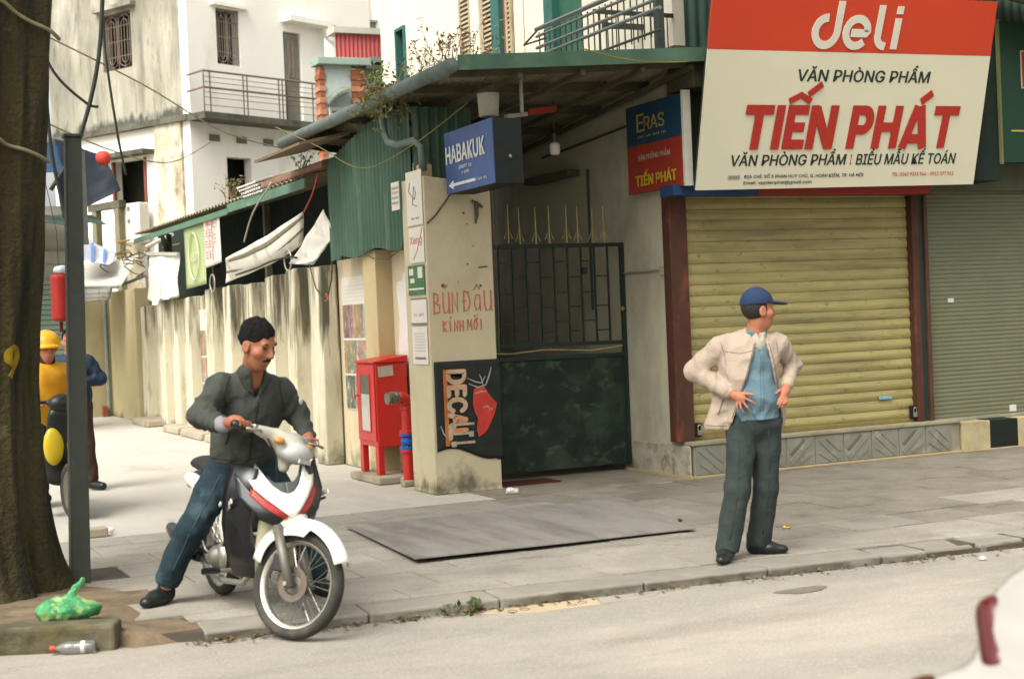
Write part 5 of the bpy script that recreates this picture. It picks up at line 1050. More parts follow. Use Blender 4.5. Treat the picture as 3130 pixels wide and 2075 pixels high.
# ------------------------------------------------------------------ motorbike (own frame: x forward, y left, z up)
mk_ = thing('motorbike', 'white and black motorbike with its front wheel turned on the kerb edge', 'motorbike', (-2.85, -3.58, 0), rot=(0, R(2.8), R(-85)))
SP = V(.93, 0, .80); SD = V(-.29, 0, .52).normalized(); STEER = Matrix.Translation(SP) @ Matrix.Rotation(R(34), 4, SD) @ Matrix.Translation(-SP)
m_tyre = M('tyre_rubber', '35332e', var=.2, scale=12, rough=.9, bump=.4, bscale=90, obj=True, stains=[('6a6254', 4, None, .5, .7, .5)]); m_rim = M('rim_alloy', 'b3aea2', var=.08, scale=9, rough=.3, metal=.8, bump=.02, obj=True)
m_spoke = M('spoke_steel', '8d8a80', rough=.3, metal=.8, bump=0, obj=True); m_hub = M('hub_grey', '6d6a62', var=.15, scale=12, rough=.5, metal=.5, obj=True)
m_mw = M('bike_white', 'd4d1c6', var=.03, scale=4, rough=.25, bump=0, spec=.5, coat=.4, obj=True, fine=.01); m_mb = M('bike_black', '14171a', var=.15, scale=5, rough=.3, bump=.02, spec=.5, obj=True); m_mg = M('bike_plastic', '26292a', var=.15, scale=8, rough=.6, bump=.1, obj=True)
m_silver = M('bike_silver', '9a978d', var=.15, scale=8, rough=.35, metal=.7, bump=.05, obj=True); m_lamp = M('lamp_lens', 'a9aaa6', rough=.1, bump=0, spec=.7, var=.05, obj=True); m_rl = M('bike_red', '8c2a26', rough=.25, bump=0, var=.1, obj=True)
def wheel(T, cx, front):
    o = V(cx, 0, .28); y = (0, 1, 0)
    w = MB(T).lathe(o, y, [(.222, -.022), (.238, -.036), (.258, -.040), (.274, -.026), (.281, -.008), (.281, .008), (.274, .026), (.258, .040), (.238, .036), (.222, .022), (.222, -.022)], 48).build('wheel', m_tyre, mk_, smooth=True, local=True)
    MB(T).lathe(o, y, [(.232, -.026), (.224, -.028), (.214, -.014), (.208, -.012), (.208, .012), (.214, .014), (.224, .028), (.232, .026)], 48).build('rim', m_rim, w, smooth=True, local=True)
    MB(T).lathe(o, y, [(0, -.07), (.018, -.07), (.02, -.045), (.048, -.04), (.048, -.03), (.03, -.025), (.03, .025), (.055, .03), (.055, .05), (.018, .055), (0, .07)], 18).build('hub', m_hub, w, smooth=False, local=True)
    s_ = MB(T)
    for i in range(32):
        a = 2*math.pi*i/32; b = a+(.55 if i % 4 < 2 else -.55); sy = .028 if i % 2 else -.028
        s_.cyl(o+V(.045*math.cos(b), sy, .045*math.sin(b)), o+V(.212*math.cos(a), 0, .212*math.sin(a)), .0022, .0022, 4, cap=False)
    tag(s_.build('spokes', m_spoke, w, local=True), kind='stuff')
    if front:
        MB(T).lathe(o, y, [(.055, -.052), (.092, -.052), (.092, -.047), (.055, -.047), (.055, -.052)], 36).build('brake_disc', M('disc_brown', '6b6054', var=.15, scale=20, rough=.4, metal=.6, obj=True), w, local=True)
    return w
wheel(STEER, 1.22, True); wheel(None, 0, False)
for sy in (-1, 1):
    MB(STEER).cyl((1.235, .088*sy, .265), (1.075, .088*sy, .56), .026, .028, 12).build('fork_leg', m_hub, mk_, smooth=True, local=True)
    MB(STEER).cyl((1.075, .088*sy, .55), (.94, .088*sy, .80), .02, .02, 10).build('fork_tube', m_mg, mk_, smooth=True, local=True)
MB(STEER).box(1.10, 1.17, -.105, -.075, .33, .42).build('brake_caliper', m_mg, mk_, local=True, bevel=.01)
MB(STEER).cyl((1.22, -.12, .28), (1.22, .12, .28), .012, .012, 8).build('axle', m_silver, mk_, local=True)
def fend(u, v):
    a = R(168-138*u); s = 2*v-1; wd = .062+.022*math.sin(math.pi*min(1, u*1.15))
    r = .325+.02*math.sin(math.pi*u)-.045*s*s-(.05*abs(s)**3 if u < .62 else 0); q = max(0, .5-u)*.10
    return (1.22+r*math.cos(a), wd*s, .28+r*math.sin(a)+q*.5)
MB(STEER).sheet(fend, 26, 10, None).build('front_fender', m_mw, mk_, smooth=True, local=True, solid=.006)
F_ = Field((.98, -.12, .50), (1.24, .12, .74), .008); F_.ell((1.09, 0, .62), (.085, .085, .06), .02).ell((1.07, 0, .57), (.07, .088, .075), .03).cone((1.22, 0, .28), (1.22, .0, .28), .305, .305, .01, neg=True)
o = F_.mesh('fender_neck', m_mw, mk_); o.data.transform(STEER)
# handlebar, cowl, lamp
hbm = MB(STEER)
for sy in (-1, 1): hbm.tube([(.93, .02*sy, .99), (.925, .14*sy, 1.01), (.90, .24*sy, 1.035), (.865, .36*sy, 1.035)], .012, 8)
hb_ = hbm.build('handlebar', m_mg, mk_, smooth=True, local=True)
for sy in (-1, 1):
    MB(STEER).cyl((.895, .25*sy, 1.036), (.864, .362*sy, 1.036), .018, .018, 10).build('grip', m_mb, mk_, smooth=True, local=True)
    MB(STEER).tube([(.93, .20*sy, 1.03), (.965, .25*sy, 1.03), (.945, .34*sy, 1.025)], [.009, .007, .008], 6).build('brake_lever', m_silver, mk_, smooth=True, local=True)
    MB(STEER).box(.885, .925, min(.20*sy, .25*sy), max(.20*sy, .25*sy), 1.02, 1.06).build('switch_box', m_silver, mk_, local=True, bevel=.01)
F_ = Field((.76, -.3, .84), (1.12, .3, 1.12), .009)
F_.ell((.95, 0, 1.005), (.085, .125, .06), .02).ell((1.0, 0, .965), (.075, .10, .07), .02).cone((.94, .08, 1.02), (.91, .21, 1.035), .045, .026, .03).cone((.94, -.08, 1.02), (.91, -.21, 1.035), .045, .026, .03).cone((.96, 0, .93), (.97, 0, .87), .04, .03, .02)
o = F_.mesh('headlight_cowl', M('cowl_greywhite', 'aba899', var=.06, scale=5, rough=.35, bump=0, obj=True), mk_); o.data.transform(STEER)
F_ = Field((.98, -.14, .86), (1.14, .14, 1.06), .008); F_.ell((1.03, 0, .955), (.078, .10, .062), .01).plane((1.025, 0, 0), (-1, 0, -.2))
o = F_.mesh('headlight', m_lamp, mk_); o.data.transform(STEER)
for sy in (-1, 1):
    F_ = Field((.95, -.2, .95), (1.06, .2, 1.05), .007); F_.ell((1.005, .125*sy, 1.0), (.03, .035, .02), .01)
    o = F_.mesh('turn_signal', M('amber', 'b07a3a', rough=.25, bump=0, obj=True), mk_); o.data.transform(STEER)
F_ = Field((.8, -.14, 1.0), (1.0, .14, 1.1), .008); F_.ell((.9, 0, 1.045), (.06, .085, .025), .01)
o = F_.mesh('speedometer', m_mb, mk_); o.data.transform(STEER)
# front cover: lofted half shells
def xs(y, z): return 1.155-1.9*y*y-.55*max(0, z-.66)-.5*max(0, .64-z)
def half(name, a, b, off, mat, n=5, solid=.008):
    for sy in (-1, 1):
        m = len(a); vs = [(xs(a[i][0]*(1-t)+b[i][0]*t, a[i][1]*(1-t)+b[i][1]*t)+off, sy*(a[i][0]*(1-t)+b[i][0]*t), a[i][1]*(1-t)+b[i][1]*t) for i in range(m) for t in [k/n for k in range(n+1)]]
        MB().add(vs, [(i*(n+1)+k, (i+1)*(n+1)+k, (i+1)*(n+1)+k+1, i*(n+1)+k+1) for i in range(m-1) for k in range(n)]).build(name, mat, mk_, smooth=True, local=True, solid=solid)
def dense(p, n=4):
    out = []
    for i in range(len(p)-1):
        for k in range(n): out.append(tuple(p[i][j]*(1-k/n)+p[i+1][j]*k/n for j in (0, 1)))
    return out+[p[-1]]
half('front_cover', dense([(0, .745), (.035, .755), (.075, .790), (.10, .830), (.125, .880)]), dense([(0, .620), (.055, .668), (.115, .722), (.165, .775), (.195, .855)]), .012, m_mw)
half('cover_lamp', dense([(.018, .642), (.065, .675), (.12, .722), (.175, .782)]), dense([(.03, .618), (.085, .645), (.14, .688), (.19, .748)]), .004, m_rl)
half('cover_nose', dense([(0, .64), (.085, .67), (.15, .72), (.232, .86)]), dense([(0, .585), (.085, .585), (.155, .62), (.24, .74)]), -.006, m_mb)
half('cover_trim', dense([(0, .80), (.05, .80), (.09, .83), (.13, .90)]), dense([(0, .72), (.05, .73), (.10, .76), (.16, .84)]), -.012, M('smoke_plastic', '4a4f4c', rough=.3, bump=0, obj=True))
def loft3(name, A, B, mat, n=6, bow=0.):
    for sy in (-1, 1):
        m = len(A); vs = []
        for i in range(m):
            for k in range(n+1):
                t = k/n; p = V(A[i])*(1-t)+V(B[i])*t; p = p+V(bow*math.sin(math.pi*t), 0, 0); vs.append((p.x, p.y*sy, p.z))
        MB().add(vs, [(i*(n+1)+k, (i+1)*(n+1)+k, (i+1)*(n+1)+k+1, i*(n+1)+k+1) for i in range(m-1) for k in range(n)]).build(name, mat, mk_, smooth=True, local=True, solid=.01)
loft3('leg_shield', [(1.04, .13, .88), (1.03, .17, .74), (.98, .16, .60), (.92, .12, .42), (.84, .07, .26)], [(.90, .24, .90), (.87, .27, .74), (.83, .27, .58), (.79, .24, .42), (.74, .18, .27)], m_mb, bow=.03)
loft3('leg_shield_inner', [(1.0, .02, .62), (.95, .02, .46), (.86, .02, .24)], [(.975, .115, .60), (.935, .125, .44), (.85, .10, .24)], M('cream_plastic2', 'a7a287', var=.08, scale=5, rough=.5, obj=True), bow=.02)
F_ = Field((-.45, -.2, .45), (.7, .2, .86), .014)
F_.cone((-.22, 0, .76), (.15, 0, .745), .085, .10, .03, sq=(1, 1.1, .5)).cone((.15, 0, .745), (.50, 0, .74), .10, .06, .03, sq=(1, 1.1, .5)); F_.mesh('seat', M('seat_vinyl', '1b1d1c', var=.1, scale=9, rough=.55, bump=.1, obj=True), mk_)
F_ = Field((-.5, -.25, .35), (.95, .25, .8), .014)
F_.cone((-.35, 0, .66), (.10, 0, .62), .05, .11, .04, sq=(1, 1.0, .8)).cone((.10, 0, .62), (.55, 0, .56), .11, .10, .05).cone((.55, 0, .56), (.85, 0, .60), .085, .10, .05); F_.mesh('body_cover', m_mg, mk_)
for sy in (-1, 1):
    F_ = Field((-.4, -.25, .4), (.75, .25, .75), .012)
    F_.ell((.56, .135*sy, .50), (.10, .05, .13), .03).ell((.10, .11*sy, .60), (.26, .035, .065), .03).ell((-.2, .085*sy, .66), (.17, .03, .05), .03); F_.mesh('side_cover', m_mw, mk_)
F_ = Field((.15, -.2, .14), (.9, .2, .5), .014)
F_.cone((.42, 0, .33), (.60, 0, .34), .10, .085, .03, sq=(1, 1.15, 1)).cone((.60, 0, .34), (.80, 0, .37), .06, .065, .02).cone((.35, -.09, .30), (.36, -.13, .30), .075, .07, .02).box((.48, 0, .27), (.14, .10, .07), .03, .03); F_.mesh('engine', m_hub, mk_)
MB().lathe((.40, -.125, .31), (0, -1, 0), [(0, .03), (.05, .03), (.07, .015), (.075, 0)], 20).build('clutch_cover', m_silver, mk_, smooth=True, local=True)
MB().tube([(.72, -.05, .30), (.66, -.10, .20), (.5, -.15, .19), (.25, -.16, .22), (.1, -.16, .26)], .017, 8).build('exhaust_pipe', m_silver, mk_, smooth=True, local=True)
MB().tube([(.12, -.165, .255), (.05, -.17, .27), (-.25, -.175, .33), (-.38, -.175, .36)], [.025, .045, .05, .035], 12).build('muffler', m_mb, mk_, smooth=True, local=True)
MB().cyl((.47, -.26, .24), (.47, .26, .24), .012, .012, 8).build('footrest_bar', m_silver, mk_, local=True)
for sy in (-1, 1):
    MB().cyl((.47, .17*sy, .245), (.47, .27*sy, .25), .02, .018, 8).build('footrest', m_mb, mk_, local=True)
    MB().beam((.40, .085*sy, .30), (.0, .10*sy, .28), .022, .045).build('swingarm', m_mg, mk_, local=True, bevel=.006)
    MB().cyl((.02, .115*sy, .30), (.14, .115*sy, .58), .022, .022, 10).build('shock_absorber', m_silver, mk_, local=True)
MB().tube([(.33, -.16, .30), (.30, -.19, .34), (.25, -.2, .42), (.24, -.23, .42)], .009, 6).build('kick_starter', m_silver, mk_, smooth=True, local=True)
MB().sheet(lambda u, v: (.31*math.cos(R(40+110*u)), .06*(2*v-1), .28+(.32-.03*(2*v-1)**2)*math.sin(R(40+110*u))), 12, 6, None).build('rear_fender', m_mg, mk_, smooth=True, local=True, solid=.006)
F_ = Field((-.5, -.12, .5), (-.25, .12, .72), .01); F_.ell((-.36, 0, .62), (.05, .08, .04), .01); F_.mesh('tail_light', m_rl, mk_)
for sy in (-1, 1):                       # pale decals and seams on the dark panels
    MB().obox((.945, .262*sy, .70), (.055, .012*sy, .02), (0, .004, 0), (-.004, 0, .010)).build('decal', m_mw, mk_, local=True); MB().obox((.92, .263*sy, .665), (.045, .010*sy, .016), (0, .004, 0), (-.004, 0, .006)).build('decal', m_silver, mk_, local=True)
    MB(STEER).tube([(.93, .16*sy, 1.02), (1.0, .12*sy, .92), (1.03, .09*sy, .75), (1.10, .10*sy, .50)], .005, 5).build('brake_cable', m_mb, mk_, local=True)
    MB().tube([(.78, .25*sy, .44), (.86, .24*sy, .60), (.93, .24*sy, .78)], .007, 5).build('panel_seam', m_mg, mk_, local=True)
MB(STEER).obox((1.10, 0, .915), (.004, 0, .0), (0, .05, 0), (0, 0, .012)).build('position_light', m_lamp, mk_, local=True)
# ------------------------------------------------------------------ white car passing close to the camera
car = thing('white_car', 'white car with red tail light at the lower right picture corner', 'car', (-2.50, -10.22, -.06), 0)
m_cw = M('car_white', '94918a', var=.02, scale=2, rough=.18, bump=0, spec=.5, coat=.6, obj=True, fine=0); m_cg = M('car_glass', '3a4540', rough=.06, bump=0, spec=.8, var=.05, obj=True)
F_ = Field((-.25, -1.0, .1), (4.5, 1.0, 1.6), .03)
F_.box((2.2, 0, .60), (2.12, .84, .36), .2, .05).box((.10, 0, .50), (.26, .84, .24), .12, .06).box((.62, 0, .86), (.55, .76, .12), .10, .10).box((1.9, 0, 1.12), (1.45, .66, .32), .28, .06)
for wx in (.85, 3.45):
    for sy in (-1, 1): F_.cone((wx, .95*sy, .31), (wx, .62*sy, .31), .37, .37, .02, neg=True)
F_.plane((.10, 0, .875), (-1, 0, 1), .05); F_.mesh('body', m_cw, car, rel=2)
F_ = Field((.3, -.8, .95), (3.5, .8, 1.5), .03); F_.box((1.9, 0, 1.13), (1.468, .672, .25), .26, .05).plane((0, 0, .995), (0, 0, -1)).plane((0, 0, 1.36), (0, 0, 1)).plane((.09, 0, .875), (-1, 0, 1), .02); F_.mesh('glazing', m_cg, car, rel=2)
for sy in (-1, 1):
    F_ = Field((-.1, -.95, .55), (.5, .95, 1.0), .012); F_.cone((.135, .735*sy, .85), (.085, .66*sy, .75), .052, .055, .02, sq=(.9, 1, 1)); F_.mesh('tail_light', M('tail_red', '470f0b', rough=.15, bump=0, spec=.6, obj=True), car)
    F_ = Field((-.2, -.9, .62), (.15, .9, .8), .012); F_.box((-.035, .775*sy, .69), (.035, .05, .022), .012, .008); F_.mesh('reflector', MATS['tail_red'], car)
    for wx in (.85, 3.45):
        w = MB().lathe((wx, .80*sy, .31), (0, sy, 0), [(.20, -.19), (.29, -.18), (.31, -.15), (.31, -.03), (.29, 0), (.20, .01), (.2, -.19)], 32).build('wheel', m_tyre, car, smooth=True, local=True)
        MB().lathe((wx, .80*sy, .31), (0, sy, 0), [(0, -.02), (.06, -.01), (.19, -.03), (.205, 0), (.205, -.15)], 24).build('rim', m_rim, w, local=True)
MB().box(-.002, .02, -.26, .26, .66, .78).build('number_plate', M('plate_white', 'b5b3a8', rough=.5, obj=True), car, local=True, bevel=.003)
MB().box(-.012, .06, -.84, .84, .36, .40).build('bumper_trim', m_mg, car, local=True, bevel=.01)
# ------------------------------------------------------------------ people (each in a frame turned to the camera: x to its right, y away)
m_skin = M('skin', '9c6449', var=.14, scale=14, rough=.68, bump=.08, bscale=120, spec=.4, obj=True, fine=.02, stains=[('8f5238', 9, None, .55, .7, .4)])
m_skin2 = M('skin_tan', '8c583f', var=.16, scale=14, rough=.68, bump=.08, bscale=120, spec=.45, obj=True, fine=.02, stains=[('7d4530', 9, None, .55, .7, .4)])
m_hair = M('black_hair', '1a1917', var=.45, scale=70, rough=.95, spec=.1, bump=.9, bscale=160, bdist=.008, obj=True)
m_eye = M('eye_dark', '1c1512', rough=.25, bump=0, obj=True)
def head(F, c, B, s=1.0):
    """skull, jaw, nose, brow, lips and ears; c = centre of the skull, B columns = right, forward, up"""
    r, f, u = [B[:, i] for i in range(3)]; P = lambda a, b, d: np.array(c)+s*(r*a+f*b+u*d)
    F.ell(P(0, -.012, .038), np.array((.076, .096, .092))*s, .02, B); F.ell(P(0, .03, -.045), np.array((.060, .066, .078))*s, .03, B)
    F.ell(P(0, .045, -.095), np.array((.034, .036, .028))*s, .02, B)
    F.cone(P(0, .088, .022), P(0, .110, -.020), .010*s, .015*s, .012); F.ell(P(0, .100, -.026), np.array((.020, .014, .010))*s, .008, B)
    F.cone(P(-.042, .078, .034), P(.042, .078, .034), .012*s, .012*s, .015); F.ell(P(0, .088, -.060), np.array((.026, .011, .007))*s, .008, B); F.ell(P(0, .086, -.071), np.array((.022, .011, .008))*s, .008, B)
    for k in (-1, 1):
        F.ell(P(k*.034, .076, .012), np.array((.020, .016, .012))*s, .008, B, neg=True); F.ell(P(k*.034, .066, .012), np.array((.016, .016, .013))*s, .004, B); F.ell(P(k*.045, .055, -.02), np.array((.028, .03, .026))*s, .02, B)
        F.ell(P(k*.078, -.004, -.008), np.array((.011, .026, .036))*s, .008, B); F.ell(P(k*.086, .002, -.006), np.array((.006, .013, .02))*s, .005, B, neg=True)
    return P
def eyes(P, B, root, s=1.):
    for k in (-1, 1):
        q = P(k*.034, .080, .012); F = Field(q-.02, q+.02, .004); F.ell(q, np.array((.012, .006, .005))*s, .002, B); F.mesh('eye', m_eye, root)
        q = P(k*.033, .084, .037); F = Field(q-.035, q+.035, .004); F.ell(q, np.array((.018, .007, .0045))*s, .003, B); F.mesh('eyebrow', m_hair, root)
def hand(F, w, k, tips, thumb, rp=.03):
    """palm between wrist w and knuckles k, then bent fingers towards tips; the thumb leaves the side of the palm"""
    w, k = np.array(w, float), np.array(k, float); F.cone(w, w*.3+k*.7, .024, rp, .015, sq=None); F.cone(w*.5+k*.5, k, rp, rp*.8, .012)
    n = len(tips)
    for i, (kn, mid, tp) in enumerate(tips):
        L = (1, 1.02, .97, .9)[i % 4]; F.cone(kn, mid, .0090*L, .0080*L, .006); tp = np.array(mid)+(np.array(tp)-np.array(mid))*.85; F.cone(mid, tp, .0080*L, .0065*L, .004)
    a, b, c_ = thumb; F.cone(a, b, .0125, .0105, .008); F.cone(b, c_, .0105, .008, .004)
# ---- standing man
pm_ = bpy.data.objects  # shorthand
B_ = basis((.96, .28, -.04))
MR = thing('person', 'man in blue cap and beige jacket with hands on hips at the kerb', 'person', (.2, -4.53, 0), -YAW)
F = Field((-.34, -.32, -.01), (.52, .36, 1.74), .0075)
P = head(F, (.165, .0, 1.545), B_, .98)
F.cone((.135, .03, 1.36), (.155, .01, 1.47), .058, .055, .03)
F.ell((.10, .04, 1.22), (.165, .10, .20), .05).ell((.115, .02, 1.0), (.145, .11, .17), .06).ell((.12, .035, .87), (.15, .11, .11), .05).cone((-.05, .03, 1.325), (.26, .06, 1.335), .046, .046, .03)
F.cone((-.085, .03, 1.318), (-.232, .10, 1.18), .044, .040, .02).cone((-.235, .10, 1.18), (-.045, -.08, 1.045), .04, .026, .02)
F.cone((.28, .06, 1.328), (.395, .17, 1.185), .044, .040, .02).cone((.395, .17, 1.185), (.325, .0, 1.075), .04, .026, .02)
A3 = lambda *a: np.array(a, float)
hand(F, (-.04, -.085, 1.042), (.025, -.128, 1.01), [((.03, -.132, 1.018), (.07, -.150, .995), (.112, -.148, .968)), ((.02, -.135, 1.0), (.045, -.152, .962), (.075, -.146, .925)), ((.005, -.132, .992), (.012, -.15, .952), (.03, -.142, .915)), ((-.01, -.124, .99), (-.012, -.142, .955), (-.008, -.134, .925))], ((-.01, -.105, 1.045), (.045, -.138, 1.04), (.095, -.150, 1.03)))
hand(F, (.325, -.005, 1.07), (.288, -.085, 1.02), [((.278, -.095, 1.022), (.250, -.122, .992), (.236, -.122, .955)), ((.285, -.098, 1.01), (.262, -.128, .975), (.248, -.124, .938)), ((.297, -.096, 1.003), (.280, -.126, .968), (.266, -.122, .935)), ((.308, -.09, 1.003), (.298, -.118, .972), (.288, -.116, .945))], ((.288, -.06, 1.045), (.258, -.095, 1.045), (.235, -.112, 1.03)))
for h_, k_, a_ in (((.04, .03, .84), (-.015, -.03, .44), (-.087, -.045, .08)), ((.20, .05, .84), (.186, .09, .43), (.138, .155, .08))): F.cone(h_, k_, .085, .058, .03).cone(k_, a_, .056, .038, .02)
F.cone((-.087, -.045, .06), (-.14, -.16, .035), .036, .03, .02).cone((.13, .155, .06), (.25, .13, .035), .036, .03, .02)
MR0 = F.mesh('body', m_skin, MR); eyes(P, B_, MR, .98)
# hair below the cap
F = Field((-.02, -.16, 1.42), (.34, .16, 1.72), .006); r_, f_, u_ = [B_[:, i] for i in range(3)]
F.ell(P(0, -.015, .03), (.080, .100, .098), .01, B_); F.plane(P(0, .035, 0), f_+.25*u_); F.plane(P(0, 0, -.055), -u_+.0*f_); F.ell(P(.08, .0, -.01), (.02, .022, .035), .01, B_, neg=True); F.ell(P(-.08, .0, -.01), (.02, .022, .035), .01, B_, neg=True); F.mesh('hair', M('greying_hair', '26251f', var=.3, scale=60, rough=.7, bump=.5, bscale=200, bdist=.003, obj=True), MR)
F = Field((-.04, -.2, 1.52), (.42, .2, 1.76), .006)
F.ell(P(0, -.012, .048), (.088, .107, .100), .01, B_); F.plane(P(0, 0, .040), -u_+.10*f_); F.ell(P(0, -.012, .035), (.079, .097, .092), .004, B_, neg=True); F.ell(P(0, .115, .050), (.074, .085, .012), .012, basis(f_-.10*u_, u_)); F.ell(P(0, -.012, .148), (.008, .008, .006), .004, B_)
F.mesh('cap', M('blue_cap', '1e2f4c', var=.12, scale=20, rough=.85, bump=.3, bscale=300, bdist=.002, obj=True), MR)
CL = dict(rough=.9, bump=.55, bscale=9, bdist=.026, obj=True)
m_trs = M('grey_trousers', '2d3533', var=.14, scale=14, **CL)
F = Field((-.28, -.28, .03), (.42, .36, .95), .0080)
for h_, k_, a_, ph_ in (((.045, .03, .83), (-.012, -.03, .44), (-.088, -.035, .085), 0), ((.195, .045, .83), (.186, .085, .43), (.138, .155, .085), 2)):
    F.cone(h_, k_, .100, .080, .03).cone(k_, a_, .080, .078, .02, rip=(.0014, 40, ph_+1))
F.ell((.12, .03, .87), (.165, .115, .10), .04); F.cone((.12, .03, .93), (.12, .03, .86), .148, .15, .02, sq=(1, .78, 1)); F.creases(.0045, 52, 5, (1, 1, .22)); F.plane((0, 0, .052), (0, 0, -1)); F.plane((0, 0, .935), (0, 0, 1)); F.mesh('trousers', m_trs, MR, rel=0)
m_shoe = M('black_shoe', '1d211f', var=.15, scale=16, rough=.35, bump=.05, obj=True)
for a_, b_ in (((-.085, -.02, .045), (-.152, -.19, .032)), ((.105, .165, .045), (.285, .125, .032))):
    F = Field((-.3, -.3, -.01), (.4, .3, .16), .0065); a3, b3 = A3(*a_), A3(*b_); F.cone(a3, a3*.45+b3*.55, .046, .046, .02).cone(a3*.45+b3*.55, b3, .046, .034, .02, sq=(1, 1, .8)).cone(a3+A3(0, 0, .02), a3+A3(0, 0, .07), .042, .045, .02); F.plane((0, 0, .004), (0, 0, -1)); F.mesh('shoe', m_shoe, MR)
m_shirt = M('blue_shirt', '586f79', var=.08, scale=10, **CL)
F = Field((-.2, -.26, .82), (.42, .24, 1.46), .0075)
F.ell((.11, .02, 1.2), (.155, .112, .21), .05).ell((.125, .0, 1.0), (.155, .128, .15), .06).cone((.125, .01, .96), (.128, .015, .87), .152, .158, .03, sq=(1, .80, 1)).cone((.135, .02, 1.36), (.15, .012, 1.42), .07, .066, .02)
F.creases(.0085, 50, 8, (.7, .4, 1)); F.plane((0, 0, .863), (.04, 0, -1)); F.plane((.15, 0, 1.435), (0, -.25, 1)); F.wedge([((.160, 0, 1.29), (-1, 0, -.28)), ((.160, 0, 1.29), (1, 0, -.28)), ((0, -.02, 0), (0, 1, 0))]); F.mesh('shirt', m_shirt, MR, rel=0)
F = Field((.02, -.2, 1.22), (.3, .1, 1.44), .006); F.cone((.14, .01, 1.34), (.152, .008, 1.40), .064, .060, .02); F.ell((.148, -.01, 1.33), (.06, .062, .07), .02); F.plane((.15, 0, 1.415), (0, -.25, 1)); F.wedge([((.165, 0, 1.36), (-1, 0, -.5)), ((.165, 0, 1.36), (1, 0, -.5)), ((0, -.035, 0), (0, 1, 0))]); F.mesh('undershirt', M('white_undershirt', '9c9586', var=.05, scale=9, rough=.9, obj=True), MR)
m_jk = M('beige_jacket', '9c8d7e', var=.08, scale=9, fine=.03, **CL)
F = Field((-.36, -.26, .76), (.54, .32, 1.47), .0080)
F.ell((.10, .035, 1.2), (.195, .155, .24), .05).cone((.10, .03, 1.1), (.11, .035, .86), .165, .175, .05, sq=(1.04, .86, 1)).cone((-.045, .035, 1.33), (.255, .06, 1.34), .076, .074, .05).cone((.135, .03, 1.36), (.148, .018, 1.42), .082, .078, .025)
F.cone((-.085, .035, 1.322), (-.232, .10, 1.18), .072, .066, .03, rip=(.005, 60, .5)).cone((-.232, .10, 1.18), (-.065, -.055, 1.055), .065, .050, .025, rip=(.005, 66, 2))
F.cone((.285, .065, 1.332), (.395, .17, 1.19), .070, .064, .03, rip=(.005, 60, 1)).cone((.395, .17, 1.19), (.332, .02, 1.085), .060, .047, .025, rip=(.005, 66, 3))
F.cone((-.055, .04, 1.1), (-.125, .04, .84), .05, .070, .04, sq=(1, .8, 1)).cone((.27, .06, 1.05), (.275, .06, .84), .06, .045, .04)
F.creases(.0085, 46, 4, (1, 1, .6)); F.plane((0, 0, .805), (-.05, 0, -1))
F.wedge([((.135, 0, 1.36), (-1, 0, .33)), ((.195, 0, 1.36), (1, 0, .19)), ((0, .02, 0), (0, 1, 0))], .006)
F.cone((.155, .0, 1.50), (.148, .005, 1.37), .068, .060, .008, neg=True); F.plane((.15, 0, 1.452), (0, -.35, 1)); F.mesh('jacket', m_jk, MR, rel=0)
for w_, e_ in (((-.052, -.068, 1.05), (-.08, -.045, 1.066)), ((.327, .008, 1.078), (.336, .03, 1.093))):
    F = Field(A3(*w_)-.09, A3(*w_)+.09, .006); F.cone(w_, e_, .042, .047, .01); F.mesh('cuff', M('jacket_cuff', '9c9078', var=.1, scale=30, rough=.9, bump=.4, bscale=300, bdist=.002, obj=True), MR)
# ---- rider
RR = thing('person', 'man in dark grey jacket with moustache straddling the motorbike', 'person', (-2.82, -3.9, 0), -YAW)
B_ = basis((.80, -.50, -.40)); HC = (.226, -.375, 1.475)
F = Field((-.62, -.86, -.01), (.62, .30, 1.66), .0085)
P = head(F, HC, B_, 1.08)
F.cone((.165, -.26, 1.28), (.205, -.335, 1.42), .066, .060, .03)
F.ell((.13, -.13, 1.12), (.135, .105, .18), .05, basis((.5, -.86, -.35))).ell((.06, -.03, .93), (.125, .10, .15), .06).ell((.03, .02, .79), (.14, .11, .10), .05).cone((.01, -.275, 1.24), (.31, -.125, 1.19), .048, .048, .03)
F.cone((-.008, -.295, 1.245), (-.092, -.395, 1.10), .047, .044, .02).cone((-.095, -.40, 1.10), (.085, -.655, 1.062), .044, .028, .02)
F.cone((.325, -.12, 1.19), (.39, -.06, 1.06), .047, .044, .02).cone((.39, -.06, 1.06), (.455, -.19, .945), .044, .028, .02)
g1 = A3(.191, -.757, 1.062); gd = A3(.68, .69, -.26)         # right grip and its axis towards the bike
fd = A3(.90, -.43, 0)
def grip_hand(w, g, ax, fwd):
    tips = []
    for i in range(4):
        k = g+ax*(-.036+.024*i)*1.0-fwd*.012+A3(0, 0, .030); tips.append((k, k+fwd*.038+A3(0, 0, -.006), k+fwd*.042+A3(0, 0, -.044)))
    hand(F, w, g-fwd*.012+A3(0, 0, .026), tips, (g-fwd*.03+ax*.03+A3(0, 0, .012), g-fwd*.012+ax*.05+A3(0, 0, -.012), g+fwd*.016+ax*.055+A3(0, 0, -.022)), .033)
grip_hand((.095, -.668, 1.076), g1, gd, fd); grip_hand((.455, -.185, .945), A3(.470, -.235, .912), -gd, fd)
for h_, k_, a_ in (((-.05, .0, .78), (-.245, -.07, .45), (-.43, .02, .10)), ((.13, .07, .78), (.33, .10, .44), (.43, .13, .10))): F.cone(h_, k_, .088, .06, .03).cone(k_, a_, .058, .04, .02)
F.cone((-.43, .03, .07), (-.50, -.09, .035), .038, .032, .02).cone((.43, .13, .07), (.50, .03, .035), .038, .032, .02)
F.mesh('body', m_skin2, RR); eyes(P, B_, RR, 1.08); r_, f_, u_ = [B_[:, i] for i in range(3)]
